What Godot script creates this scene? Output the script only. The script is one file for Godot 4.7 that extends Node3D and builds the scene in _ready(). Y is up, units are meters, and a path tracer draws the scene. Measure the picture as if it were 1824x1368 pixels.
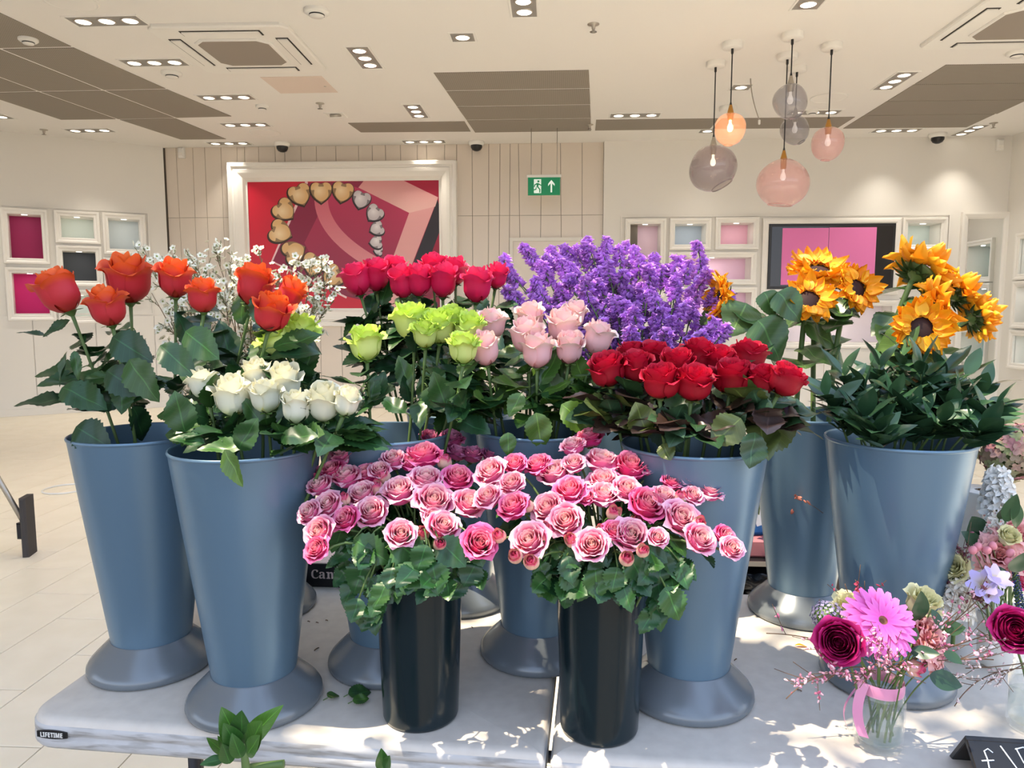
extends Node3D

# ---------------------------------------------------------------- helpers
var rng := RandomNumberGenerator.new()
var taken := {}
var M := {}
const CEIL := 3.85
const TABLE := 0.74

func numbered(called: String) -> String:
	var n: int = taken.get(called, 0)
	taken[called] = n + 1
	return called if n == 0 else "%s_%03d" % [called, n]

func tag(o: Node3D, label: String, category: String, group := "") -> Node3D:
	o.set_meta("label", label)
	o.set_meta("category", category)
	if group != "":
		o.set_meta("group", group)
	return o

func thing(called: String, label: String, category: String, at := Vector3.ZERO, group := "") -> Node3D:
	var o := Node3D.new()
	o.name = numbered(called)
	add_child(o)
	o.position = at
	return tag(o, label, category, group)

func part(mesh: Mesh, called: String, m: Material, parent: Node, xf := Transform3D.IDENTITY) -> MeshInstance3D:
	var o := MeshInstance3D.new()
	o.mesh = mesh
	o.material_override = m
	var counts: Dictionary = parent.get_meta("counts", {})
	var n: int = counts.get(called, 0)
	counts[called] = n + 1
	parent.set_meta("counts", counts)
	o.name = called if n == 0 else "%s_%03d" % [called, n]
	parent.add_child(o, true)
	o.transform = xf
	return o

func struct(mesh: Mesh, called: String, m: Material, xf := Transform3D.IDENTITY) -> MeshInstance3D:
	var o := MeshInstance3D.new()
	o.mesh = mesh
	o.material_override = m
	o.name = numbered(called)
	add_child(o)
	o.transform = xf
	o.set_meta("kind", "structure")
	return o

func strip_counts(o: Node) -> void:
	if o.has_meta("counts"):
		o.remove_meta("counts")
	for c in o.get_children():
		strip_counts(c)

func many(mesh: Mesh, called: String, m: Material, parent: Node, xfs: Array, tints := []) -> MultiMeshInstance3D:
	var mm := MultiMesh.new()
	mm.transform_format = MultiMesh.TRANSFORM_3D
	mm.use_colors = tints.size() > 0
	mm.mesh = mesh
	mm.instance_count = xfs.size()
	for i in xfs.size():
		mm.set_instance_transform(i, xfs[i])
		if tints.size() > 0:
			mm.set_instance_color(i, tints[i])
	var o := MultiMeshInstance3D.new()
	o.multimesh = mm
	o.material_override = m
	o.name = called
	o.set_meta("kind", "stuff")
	parent.add_child(o, true)
	return o

func srgb(r: int, g: int, b: int) -> Color:
	return Color8(r, g, b)

func lin(r: int, g: int, b: int) -> Color:
	return Color8(r, g, b).srgb_to_linear()

func mat(called: String, c: Color, rough := 0.6, metal := 0.0) -> StandardMaterial3D:
	var m := StandardMaterial3D.new()
	m.resource_name = called
	m.albedo_color = c
	m.roughness = rough
	m.metallic = metal
	m.cull_mode = BaseMaterial3D.CULL_DISABLED
	M[called] = m
	return m

func vmat(called: String, rough := 0.6, glow := 0.0) -> StandardMaterial3D:
	# colour from the vertices; glow: how much light passes through a petal or leaf
	var m := mat(called, Color.WHITE, rough)
	m.vertex_color_use_as_albedo = true
	if glow > 0.0:
		m.backlight_enabled = true
		m.backlight = Color(glow, glow, glow)
	return m

func noise_tex(freq: float, lo: Color, hi: Color, seed_ := 1, size := 256, oct := 4) -> NoiseTexture2D:
	var n := FastNoiseLite.new()
	n.seed = seed_
	n.frequency = freq
	n.fractal_octaves = oct
	var t := NoiseTexture2D.new()
	t.width = size
	t.height = size
	t.seamless = true
	t.noise = n
	var g := Gradient.new()
	g.set_color(0, lo)
	g.set_color(1, hi)
	t.color_ramp = g
	return t

# a sheet of (nu x nv) cells; f(u, v) with u in -1..1 and v in 0..1 gives [position, colour]
func sheet(nu: int, nv: int, f: Callable) -> ArrayMesh:
	var st := SurfaceTool.new()
	st.begin(Mesh.PRIMITIVE_TRIANGLES)
	for j in nv + 1:
		for i in nu + 1:
			var u := 2.0 * i / nu - 1.0
			var v := float(j) / nv
			var r: Array = f.call(u, v)
			st.set_color(r[1])
			st.set_uv(Vector2(u * 0.5 + 0.5, v))
			st.add_vertex(r[0])
	for j in nv:
		for i in nu:
			var a := j * (nu + 1) + i
			for k in [a, a + nu + 1, a + 1, a + 1, a + nu + 1, a + nu + 2]:
				st.add_index(k)
	st.generate_normals()
	return st.commit()

func add_tube(st: SurfaceTool, pts: PackedVector3Array, radii: Array, sides := 6, col := Color.WHITE) -> void:
	var n := pts.size()
	var up := Vector3(0.137, 0.31, 0.94).normalized()
	var rings := []
	for i in n:
		var t: Vector3 = (pts[mini(i + 1, n - 1)] - pts[maxi(i - 1, 0)]).normalized()
		if absf(t.dot(up)) > 0.97:
			up = Vector3(0.9, 0.2, -0.3).normalized()
		var a: Vector3 = t.cross(up).normalized()
		var b: Vector3 = t.cross(a).normalized()
		up = -b if i > 0 else up
		var r: float = radii[i] if radii.size() > 1 else radii[0]
		var ring := PackedVector3Array()
		for k in sides:
			var w := TAU * k / sides
			ring.append(pts[i] + (a * cos(w) + b * sin(w)) * r)
		rings.append(ring)
		up = a.cross(t).normalized()
	st.set_color(col)
	for i in n - 1:
		for k in sides:
			var k2 := (k + 1) % sides
			for q in [rings[i][k], rings[i][k2], rings[i + 1][k], rings[i][k2], rings[i + 1][k2], rings[i + 1][k]]:
				st.add_vertex(q)
	for e in [0, n - 1]:
		for k in range(1, sides - 1):
			var q := [rings[e][0], rings[e][k], rings[e][k + 1]]
			if e == 0:
				q.reverse()
			for x in q:
				st.add_vertex(x)

func tool_() -> SurfaceTool:
	var st := SurfaceTool.new()
	st.begin(Mesh.PRIMITIVE_TRIANGLES)
	return st

func done(st: SurfaceTool, smooth := true) -> ArrayMesh:
	if smooth:
		st.generate_normals()
	else:
		st.generate_normals()
	return st.commit()

func tube(pts: PackedVector3Array, radii: Array, sides := 6, col := Color.WHITE) -> ArrayMesh:
	var st := tool_()
	add_tube(st, pts, radii, sides, col)
	st.index()
	return done(st)

func bend(a: Vector3, c: Vector3, b: Vector3, n := 10) -> PackedVector3Array:
	var out := PackedVector3Array()
	for i in n + 1:
		var t := float(i) / n
		out.append(a.lerp(c, t).lerp(c.lerp(b, t), t))
	return out

# turns a profile of (radius, height) round the y axis; a doubled point makes a sharp edge
func lathe(profile: Array, seg := 48) -> ArrayMesh:
	var st := tool_()
	for i in profile.size() - 1:
		var p: Vector2 = profile[i]
		var q: Vector2 = profile[i + 1]
		if p.distance_to(q) < 1e-6:
			continue
		var sm := 0
		st.set_smooth_group(sm)
		for k in seg:
			var a := TAU * k / seg
			var b := TAU * (k + 1) / seg
			var p0 := Vector3(p.x * cos(a), p.y, p.x * sin(a))
			var p1 := Vector3(p.x * cos(b), p.y, p.x * sin(b))
			var q0 := Vector3(q.x * cos(a), q.y, q.x * sin(a))
			var q1 := Vector3(q.x * cos(b), q.y, q.x * sin(b))
			if p.x > 1e-6:
				for x in [p0, q1, p1]:
					st.add_vertex(x)
			if q.x > 1e-6:
				for x in [p0, q0, q1]:
					st.add_vertex(x)
	st.generate_normals()
	return st.commit()

# a lathe whose normals follow the profile inside each run and break between runs
func lathe_runs(runs: Array, seg := 64) -> ArrayMesh:
	var mesh := ArrayMesh.new()
	var V := PackedVector3Array()
	var N := PackedVector3Array()
	var I := PackedInt32Array()
	for run in runs:
		var n: int = run.size()
		var start := V.size()
		for i in n:
			var p: Vector2 = run[i]
			var t: Vector2 = (run[mini(i + 1, n - 1)] - run[maxi(i - 1, 0)]).normalized()
			var nr := Vector2(t.y, -t.x)
			for k in seg + 1:
				var a := TAU * k / seg
				V.append(Vector3(p.x * cos(a), p.y, p.x * sin(a)))
				N.append(Vector3(nr.x * cos(a), nr.y, nr.x * sin(a)))
		for i in n - 1:
			for k in seg:
				var a := start + i * (seg + 1) + k
				var b := a + seg + 1
				I.append_array(PackedInt32Array([a, a + 1, b, a + 1, b + 1, b]))
	var arr := []
	arr.resize(Mesh.ARRAY_MAX)
	arr[Mesh.ARRAY_VERTEX] = V
	arr[Mesh.ARRAY_NORMAL] = N
	arr[Mesh.ARRAY_INDEX] = I
	mesh.add_surface_from_arrays(Mesh.PRIMITIVE_TRIANGLES, arr)
	return mesh

func quad(st: SurfaceTool, a: Vector3, b: Vector3, c: Vector3, d: Vector3) -> void:
	for x in [a, b, c, a, c, d]:
		st.add_vertex(x)

# a prism: outline (convex or not) in the xy plane from z0 to z1, with a small chamfer on the z1 side
func prism(outline: PackedVector2Array, z0: float, z1: float, chamfer := 0.0) -> ArrayMesh:
	var st := tool_()
	st.set_smooth_group(-1)
	var pts := outline
	if Geometry2D.is_polygon_clockwise(pts):
		pts.reverse()
	var inner := pts
	if chamfer > 0.0:
		var off := Geometry2D.offset_polygon(pts, -chamfer, Geometry2D.JOIN_MITER)
		if off.size() > 0 and off[0].size() == pts.size():
			# keep the same starting corner
			var best := 0
			for i in pts.size():
				if off[0][i].distance_to(pts[0]) < off[0][best].distance_to(pts[0]):
					best = i
			inner = PackedVector2Array()
			for i in pts.size():
				inner.append(off[0][(best + i) % pts.size()])
	var n := pts.size()
	var zc := z1 - signf(z1 - z0) * (chamfer if inner != pts else 0.0)
	for i in n:
		var j := (i + 1) % n
		quad(st, Vector3(pts[i].x, pts[i].y, z0), Vector3(pts[i].x, pts[i].y, zc), Vector3(pts[j].x, pts[j].y, zc), Vector3(pts[j].x, pts[j].y, z0))
		if inner != pts:
			quad(st, Vector3(pts[i].x, pts[i].y, zc), Vector3(inner[i].x, inner[i].y, z1), Vector3(inner[j].x, inner[j].y, z1), Vector3(pts[j].x, pts[j].y, zc))
	for e in 2:
		var poly := pts if e == 0 else inner
		var z := z0 if e == 0 else z1
		var tri := Geometry2D.triangulate_polygon(poly)
		for i in range(0, tri.size(), 3):
			var q := [poly[tri[i]], poly[tri[i + 1]], poly[tri[i + 2]]]
			var area: float = (q[1] - q[0]).cross(q[2] - q[0])
			if (area > 0.0) == (e == 1):
				q.reverse()
			for x in q:
				st.add_vertex(Vector3(x.x, x.y, z))
	st.generate_normals()
	return st.commit()

func rect(x0: float, y0: float, x1: float, y1: float) -> PackedVector2Array:
	return PackedVector2Array([Vector2(x0, y0), Vector2(x1, y0), Vector2(x1, y1), Vector2(x0, y1)])

func box(size: Vector3, ch := 0.0) -> ArrayMesh:
	return prism(rect(-size.x / 2, -size.y / 2, size.x / 2, size.y / 2), -size.z / 2, size.z / 2, ch)

# a picture-frame moulding round an opening (x0, y0)-(x1, y1): profile points are (distance outwards from the opening, height towards +z)
func moulding(x0: float, y0: float, x1: float, y1: float, profile: Array) -> ArrayMesh:
	var st := tool_()
	st.set_smooth_group(-1)
	var loop := func(d: float, z: float) -> Array:
		return [Vector3(x0 - d, y0 - d, z), Vector3(x1 + d, y0 - d, z), Vector3(x1 + d, y1 + d, z), Vector3(x0 - d, y1 + d, z)]
	for i in profile.size() - 1:
		var a: Array = loop.call(profile[i].x, profile[i].y)
		var b: Array = loop.call(profile[i + 1].x, profile[i + 1].y)
		for k in 4:
			var k2 := (k + 1) % 4
			quad(st, a[k], a[k2], b[k2], b[k])
	st.generate_normals()
	return st.commit()

# a flat wall face (x0..x1, y0..y1 at z = 0, facing +z, t thick) with rectangular holes
func wall_mesh(x0: float, y0: float, x1: float, y1: float, t: float, holes: Array) -> ArrayMesh:
	var st := tool_()
	st.set_smooth_group(-1)
	var xs := [x0, x1]
	var ys := [y0, y1]
	for h in holes:
		xs.append_array([h.position.x, h.end.x])
		ys.append_array([h.position.y, h.end.y])
	xs.sort()
	ys.sort()
	for i in xs.size() - 1:
		for j in ys.size() - 1:
			var c := Vector2((xs[i] + xs[i + 1]) / 2, (ys[j] + ys[j + 1]) / 2)
			if xs[i + 1] - xs[i] < 1e-5 or ys[j + 1] - ys[j] < 1e-5 or holes.any(func(h): return h.has_point(c)):
				continue
			quad(st, Vector3(xs[i], ys[j], 0), Vector3(xs[i], ys[j + 1], 0), Vector3(xs[i + 1], ys[j + 1], 0), Vector3(xs[i + 1], ys[j], 0))
	quad(st, Vector3(x0, y0, -t), Vector3(x1, y0, -t), Vector3(x1, y1, -t), Vector3(x0, y1, -t))
	quad(st, Vector3(x0, y0, -t), Vector3(x0, y0, 0), Vector3(x1, y0, 0), Vector3(x1, y0, -t))
	quad(st, Vector3(x0, y1, -t), Vector3(x1, y1, -t), Vector3(x1, y1, 0), Vector3(x0, y1, 0))
	quad(st, Vector3(x0, y0, -t), Vector3(x0, y1, -t), Vector3(x0, y1, 0), Vector3(x0, y0, 0))
	quad(st, Vector3(x1, y0, -t), Vector3(x1, y0, 0), Vector3(x1, y1, 0), Vector3(x1, y1, -t))
	st.generate_normals()
	return st.commit()

func basis_to(n: Vector3, spin := 0.0) -> Basis:   # y axis along n
	n = n.normalized()
	var s := Vector3(0, 0, 1) if absf(n.z) < 0.9 else Vector3(1, 0, 0)
	var x := n.cross(s).normalized()
	var z := x.cross(n).normalized()
	return Basis(x, n, z) * Basis(Vector3.UP, spin)

func leaf_frame(base: Vector3, tip_dir: Vector3, up: Vector3, length: float, wide := 1.0) -> Transform3D:   # z along the leaf, y its upper face
	var z := tip_dir.normalized()
	var x := up.cross(z)
	if x.length() < 0.05:
		x = Vector3(1, 0, 0.3).cross(z)
	x = x.normalized()
	var y := z.cross(x).normalized()
	return Transform3D(Basis(x * length * wide, y * length, z * length), base)

func rv(s: float) -> Vector3:
	return Vector3(rng.randf_range(-s, s), rng.randf_range(-s, s), rng.randf_range(-s, s))

func lettering(words: String, height: float, depth: float, serif := false, italic := false) -> TextMesh:
	var f := SystemFont.new()
	f.font_names = PackedStringArray(["Droid Serif" if serif else "Droid Sans"])
	f.font_italic = italic
	f.font_weight = 700
	var t := TextMesh.new()
	t.font = f
	t.text = words
	t.font_size = 32
	t.pixel_size = height / 23.0
	t.depth = depth
	return t


# ---------------------------------------------------------------- camera, sky, sun, exposure, then the scene
func _ready() -> void:
	rng.seed = 20240517
	var cam := Camera3D.new()
	cam.name = "camera"
	cam.fov = 55.5025
	cam.position = Vector3(0, 1.5, 0)
	cam.rotation = Vector3(-0.1042, 0.0561, 0)
	cam.near = 0.05
	cam.far = 200.0
	add_child(cam)
	cam.current = true

	var sky_mat := ProceduralSkyMaterial.new()
	sky_mat.sky_top_color = Color(0.62, 0.69, 0.81)
	sky_mat.sky_horizon_color = Color(0.89, 0.90, 0.92)
	sky_mat.ground_horizon_color = Color(0.55, 0.55, 0.55)
	sky_mat.ground_bottom_color = Color(0.35, 0.35, 0.35)
	sky_mat.sky_energy_multiplier = 1.0
	var sky := Sky.new()
	sky.sky_material = sky_mat
	var env := Environment.new()
	env.background_mode = Environment.BG_SKY
	env.sky = sky
	env.background_energy_multiplier = 3.3
	env.tonemap_mode = Environment.TONE_MAPPER_LINEAR
	env.tonemap_exposure = 1.0
	env.sdfgi_enabled = true
	env.ssao_enabled = true
	env.ssil_enabled = true
	var we := WorldEnvironment.new()
	we.name = "world_environment"
	we.environment = env
	add_child(we)

	var sun := DirectionalLight3D.new()
	sun.name = "sun"
	sun.light_color = Color(1.0, 0.93, 0.82)
	sun.light_energy = 3.2
	sun.light_angular_distance = 0.6
	sun.shadow_enabled = true
	sun.sky_mode = DirectionalLight3D.SKY_MODE_LIGHT_ONLY
	add_child(sun)
	sun.look_at_from_position(Vector3(-0.42, 1.0, 0.1) * 10.0, Vector3.ZERO)

	make_materials()
	build_shell()
	build_ceiling_things()
	build_wall_things()
	build_tree()
	build_table()
	build_buckets()
	build_flowers()
	build_small_things()
	strip_counts(self)


# ---------------------------------------------------------------- materials shared by many things
func make_materials() -> void:
	mat("ceiling_paint", srgb(236, 233, 228), 0.9)
	mat("wall_paint", srgb(234, 230, 222), 0.75)
	mat("white_lacquer", srgb(240, 236, 228), 0.4)
	mat("white_plastic", srgb(236, 234, 228), 0.45)
	mat("perforated_panel", Color.WHITE, 0.85)
	var im := Image.create(64, 64, false, Image.FORMAT_RGB8)
	for y in 64:
		for x in 64:
			var d := Vector2(fposmod(x, 8) - 3.5, fposmod(y, 8) - 3.5).length()
			im.set_pixel(x, y, Color8(128, 119, 109) if d < 1.8 else Color8(150, 142, 131))
	M.perforated_panel.albedo_texture = ImageTexture.create_from_image(im)
	M.perforated_panel.uv1_triplanar = true
	M.perforated_panel.uv1_world_triplanar = true
	M.perforated_panel.uv1_scale = Vector3(6, 6, 6)
	mat("cladding", srgb(226, 214, 200), 0.25)
	mat("joint_dark", srgb(110, 102, 92), 0.9)
	mat("tile", srgb(253, 245, 228), 0.32)
	M.tile.albedo_texture = noise_tex(0.02, srgb(248, 245, 238), srgb(255, 253, 249), 5)
	M.tile.uv1_triplanar = true
	M.tile.uv1_world_triplanar = true
	M.tile.uv1_scale = Vector3(0.7, 0.7, 0.7)
	mat("grout", srgb(124, 114, 102), 0.95)
	mat("black_plastic", srgb(22, 22, 24), 0.35)
	mat("dark_metal", srgb(40, 40, 44), 0.35, 0.6)
	mat("aluminium", srgb(176, 170, 160), 0.35, 0.8)
	mat("mirror", srgb(235, 238, 238), 0.02, 1.0)
	mat("lamp_glow", srgb(255, 250, 240), 0.5)
	M.lamp_glow.emission_enabled = true
	M.lamp_glow.emission = Color(1.0, 0.95, 0.88)
	M.lamp_glow.emission_energy_multiplier = 3.0
	mat("case_glow", srgb(255, 255, 255), 0.5)
	M.case_glow.emission_enabled = true
	M.case_glow.emission = Color(1, 1, 1)
	M.case_glow.emission_energy_multiplier = 2.0
	var g := mat("clear_glass", Color(1, 1, 1, 0.06), 0.02)
	g.transparency = BaseMaterial3D.TRANSPARENCY_ALPHA

func area_light(called: String, at: Vector3, size: Vector2, energy: float, c: Color, parent: Node, aim := Vector3.DOWN) -> void:
	var l := AreaLight3D.new()
	l.name = called
	l.area_size = size
	l.area_normalize_energy = true
	l.light_energy = energy
	l.light_color = c
	l.area_range = 30.0
	l.area_attenuation = 2.0
	l.shadow_enabled = true
	parent.add_child(l, true)
	var b := basis_to(-aim)   # y opposite to the aim
	l.transform = Transform3D(Basis(b.x, -b.z, b.y), at)

func spot_light(called: String, at: Vector3, energy: float, c: Color, parent: Node) -> void:
	var l := SpotLight3D.new()
	l.name = called
	l.spot_angle = 44.0
	l.spot_angle_attenuation = 1.0
	l.spot_range = 30.0
	l.spot_attenuation = 2.0
	l.light_size = 0.06
	l.light_energy = energy
	l.light_color = c
	l.shadow_enabled = true
	parent.add_child(l, true)
	l.transform = Transform3D(Basis(Vector3.RIGHT, -PI / 2), at)

# ---------------------------------------------------------------- floor, walls, ceiling
func build_shell() -> void:
	# floor: a grouted bed with laid tiles; the ones in view are pieces of their own
	var bed := struct(box(Vector3(40, 0.2, 40)), "floor", M.grout, Transform3D(Basis.IDENTITY, Vector3(0, -0.112, 3)))
	var tw := 0.327
	var tl := 0.655
	var tile := prism(rect(-tw / 2 + 0.0026, -tl / 2 + 0.0026, tw / 2 - 0.0026, tl / 2 - 0.0026), 0.0, 0.012, 0.0015)
	var flat := Basis(Vector3.RIGHT, -PI / 2)
	var rest := []
	var c := 0
	for i in range(-30, 26):
		var x := -2.07 + tw * (i + 0.5)
		for j in range(-22, 10):
			var z := tl * (j + 0.5) + (0.0 if posmod(i, 2) == 0 else tl * 0.45) - 0.3
			var xf := Transform3D(flat, Vector3(x, 0.1, z - 3.0))
			var d := -z
			var seen := d > 1.9 and d < 10.9 and ((x < -0.36 * d and x > -0.84 * d) or (x > 0.5 * d and x < 0.68 * d and d > 5.0))
			if seen and c < 295:
				part(tile, "tile", M.tile, bed, xf)
				c += 1
			elif z > -11.0 and z < -0.9 and x > -9.8 and x < 6.5:
				rest.append(xf)
	many(tile, "tile_field", M.tile, bed, rest)

	# left wall with its display openings
	var left: Array = [[2.6431, 2.1746, 3.0255, 2.7669, srgb(165,30,90)], [3.2544, 2.4775, 3.6541, 2.7696, srgb(226,236,226)], [3.8391, 2.3442, 4.2403, 2.7744, srgb(214,224,226)], [3.2521, 1.8806, 3.6574, 2.2906, srgb(70,74,80)], [2.6465, 1.3994, 3.06, 1.9698, srgb(214,20,115)], [3.8216, 1.7122, 4.2284, 2.1347, srgb(214,224,226)], [3.2382, 1.3566, 3.6453, 1.6749, srgb(226,236,226)]]
	var right: Array = [[0.3834, 1.7256, 0.8127, 2.6893, srgb(236,205,220)], [1.0146, 2.3959, 1.4484, 2.6853, srgb(190,205,220)], [1.6571, 2.3983, 2.113, 2.6968, srgb(246,190,210)], [1.0081, 1.9026, 2.0949, 2.2125, srgb(246,205,228)], [1.0315, 1.4035, 2.1146, 1.7165, srgb(246,205,228)], [4.2375, 2.3782, 4.6925, 2.6727, srgb(214,228,222)], [4.2796, 1.8782, 4.7251, 2.199, srgb(240,215,228)], [2.4021, 1.0039, 4.0813, 1.5239, srgb(245,232,238)]]
	var side: Array = [[0.35, 1.95, 0.95, 2.42, srgb(120,190,205)], [1.15, 1.95, 1.75, 2.42, srgb(110,185,205)], [0.35, 1.3, 0.75, 1.78, srgb(150,195,210)], [0.95, 1.3, 1.5, 1.78, srgb(120,180,200)], [0.35, 0.75, 1, 1.12, srgb(150,205,215)]]
	var holes_of := func(a: Array) -> Array:
		return a.map(func(n): return Rect2(n[0], n[1], n[2] - n[0], n[3] - n[1]))
	var wl := struct(wall_mesh(0, 0, 4.6, CEIL, 0.6, holes_of.call(left)), "wall_left", M.wall_paint, Transform3D(Basis(Vector3(0.8339, 0, -0.5519), Vector3.UP, Vector3(0.5519, 0, 0.8339)), Vector3(-9.5857, 0, -8.2001)))
	var wr := struct(wall_mesh(0, 0, 5.5836, CEIL, 0.6, holes_of.call(right)), "wall_right", M.wall_paint, Transform3D(Basis(Vector3(1, 0, 0), Vector3.UP, Vector3(0, 0, 1)), Vector3(0.711, 0, -10.7039)))
	var ws := struct(wall_mesh(0, 0, 7.5081, CEIL, 0.6, holes_of.call(side)), "wall_side", M.wall_paint, Transform3D(Basis(Vector3(0.0333, 0, 0.9994), Vector3.UP, Vector3(-0.9994, 0, 0.0333)), Vector3(6.2946, 0, -10.7039)))
	niches(left, Transform3D(Basis(Vector3(0.8339, 0, -0.5519), Vector3.UP, Vector3(0.5519, 0, 0.8339)), Vector3(-9.5857, 0, -8.2001)), ["deep magenta backed display niche above a hot pink one", "pale mint display niche above the dark grey one", "pale grey display niche with a lit spot near the cladding wall", "dark charcoal backed display niche on the left wall", "hot pink display niche behind the orange roses", "pale grey display niche below the one with a lit spot", "pale mint display niche below the charcoal one"], "display niches in the left wall")
	niches(right, Transform3D(Basis(Vector3(1, 0, 0), Vector3.UP, Vector3(0, 0, 1)), Vector3(0.711, 0, -10.7039)), ["tall blush display niche with a lit spot behind the statice", "small pale blue display niche between two pink ones", "small pink display niche beside the black screen", "wide pale pink display niche under two small ones", "wide pink display niche lowest beside the black screen", "small pale green display niche between black screen and mirror", "pale pink display niche under the pale green one", "long whitish display niche under the black screen"], "display niches in the right wall")
	niches(side, Transform3D(Basis(Vector3(0.0333, 0, 0.9994), Vector3.UP, Vector3(-0.9994, 0, 0.0333)), Vector3(6.2946, 0, -10.7039)), ["upper blue display niche next to the room corner", "upper blue display niche second from the room corner", "middle blue display niche next to the room corner", "middle blue display niche second from the room corner", "lowest pale blue display niche on the side wall"], "blue display niches in the side wall")
	# flat cupboard fronts under the openings, with shadow gaps between them
	for i in 7:
		part(prism(rect(0.0, 0.0, 0.75, 1.28), 0.0, 0.016, 0.003), "cupboard_front", M.wall_paint, wl, Transform3D(Basis.IDENTITY, Vector3(2.5704 - 2.0 + 0.76 * i, 0.1, 0.001)))
	part(moulding(2.5885, 1.42, 4.347, 2.8719, [Vector2(0, 0), Vector2(0, 0.02), Vector2(0.02, 0.02), Vector2(0.02, 0)]), "trim_strip", M.wall_paint, wl)
	part(moulding(0.2647, 0.9, 4.7971, 2.7836, [Vector2(0, 0), Vector2(0, 0.02), Vector2(0.02, 0.02), Vector2(0.02, 0)]), "trim_strip", M.wall_paint, wr)
	for i in 5:
		part(prism(rect(0.0, 0.0, 0.95, 0.78), 0.0, 0.016, 0.003), "cupboard_front", M.wall_paint, wr, Transform3D(Basis.IDENTITY, Vector3(0.3 + 0.96 * i, 0.1, 0.001)))
	struct(box(Vector3(4.6, 0.1, 0.02), 0.004), "baseboard_left", M.wall_paint, Transform3D(Basis(Vector3(0.8339, 0, -0.5519), Vector3.UP, Vector3(0.5519, 0, 0.8339)), Vector3(-9.5857, 0, -8.2001)) * Transform3D(Basis.IDENTITY, Vector3(2.3, 0.05, 0.012)))
	struct(box(Vector3(5.5836, 0.1, 0.02), 0.004), "baseboard_right", M.wall_paint, Transform3D(Basis(Vector3(1, 0, 0), Vector3.UP, Vector3(0, 0, 1)), Vector3(0.711, 0, -10.7039)) * Transform3D(Basis.IDENTITY, Vector3(2.7918, 0.05, 0.012)))

	# middle wall: glossy boards of uneven width with slanting joints
	var wc := struct(wall_mesh(-0.6, 0, 6.9609, CEIL, 0.4, []), "wall_back", M.joint_dark, Transform3D(Basis(Vector3(1, 0, 0), Vector3.UP, Vector3(0, 0, 1)), Vector3(-5.7499, 0, -10.8039)))
	var cuts := [[0.0, 0.0]]
	var x := 0.0
	var wlen := 6.4609
	while x < wlen - 0.34:
		x += rng.randf_range(0.12, 0.36)
		cuts.append([minf(x + rng.randf_range(-0.05, 0.05), wlen - 0.1), minf(x + rng.randf_range(-0.05, 0.05), wlen - 0.1)])
	cuts.append([wlen, wlen])
	var joint := 2.8326
	for i in cuts.size() - 1:
		var a: Array = cuts[i]
		var b: Array = cuts[i + 1]
		var g := 0.0028
		for tier in [[0.0, joint - 0.002], [joint + 0.002, CEIL]]:
			var xa := func(y: float) -> float: return lerpf(a[0], a[1], y / CEIL) + g
			var xb := func(y: float) -> float: return lerpf(b[0], b[1], y / CEIL) - g
			part(prism(PackedVector2Array([Vector2(xa.call(tier[0]), tier[0]), Vector2(xb.call(tier[0]), tier[0]), Vector2(xb.call(tier[1]), tier[1]), Vector2(xa.call(tier[1]), tier[1])]), 0.0, 0.012 + 0.001 * (i % 3), 0.002), "board", M.cladding, wc)
	# a flush door in the middle wall, behind the statice
	var d0 := Vector2(5.1596, 2.4625)
	var d1x: float = 6.1564
	var door := struct(prism(rect(d0.x, 0.02, d1x, d0.y), 0.0, 0.03, 0.004), "door_1", M.cladding, Transform3D(Basis(Vector3(1, 0, 0), Vector3.UP, Vector3(0, 0, 1)), Vector3(-5.7499, 0, -10.8039)))
	part(moulding(d0.x, -0.02, d1x, d0.y, [Vector2(0, 0), Vector2(0, 0.045), Vector2(0.05, 0.045), Vector2(0.05, 0)]), "door_frame", M.wall_paint, door)
	part(box(Vector3(0.02, 0.14, 0.05), 0.004), "door_handle", M.aluminium, door, Transform3D(Basis.IDENTITY, Vector3(d1x - 0.09, 1.0, 0.05)))

	# outer walls that close the room left and right, out of frame
	struct(box(Vector3(0.3, CEIL, 7.0)), "wall_far_left", M.wall_paint, Transform3D(Basis.IDENTITY, Vector3(-9.7357, CEIL / 2, -4.8001)))

	# ceiling slab with flush panels
	var ce := struct(box(Vector3(20, 0.3, 9.0)), "ceiling", M.ceiling_paint, Transform3D(Basis.IDENTITY, Vector3(-1.5, CEIL + 0.15, -3.4 - 4.5)))
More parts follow.
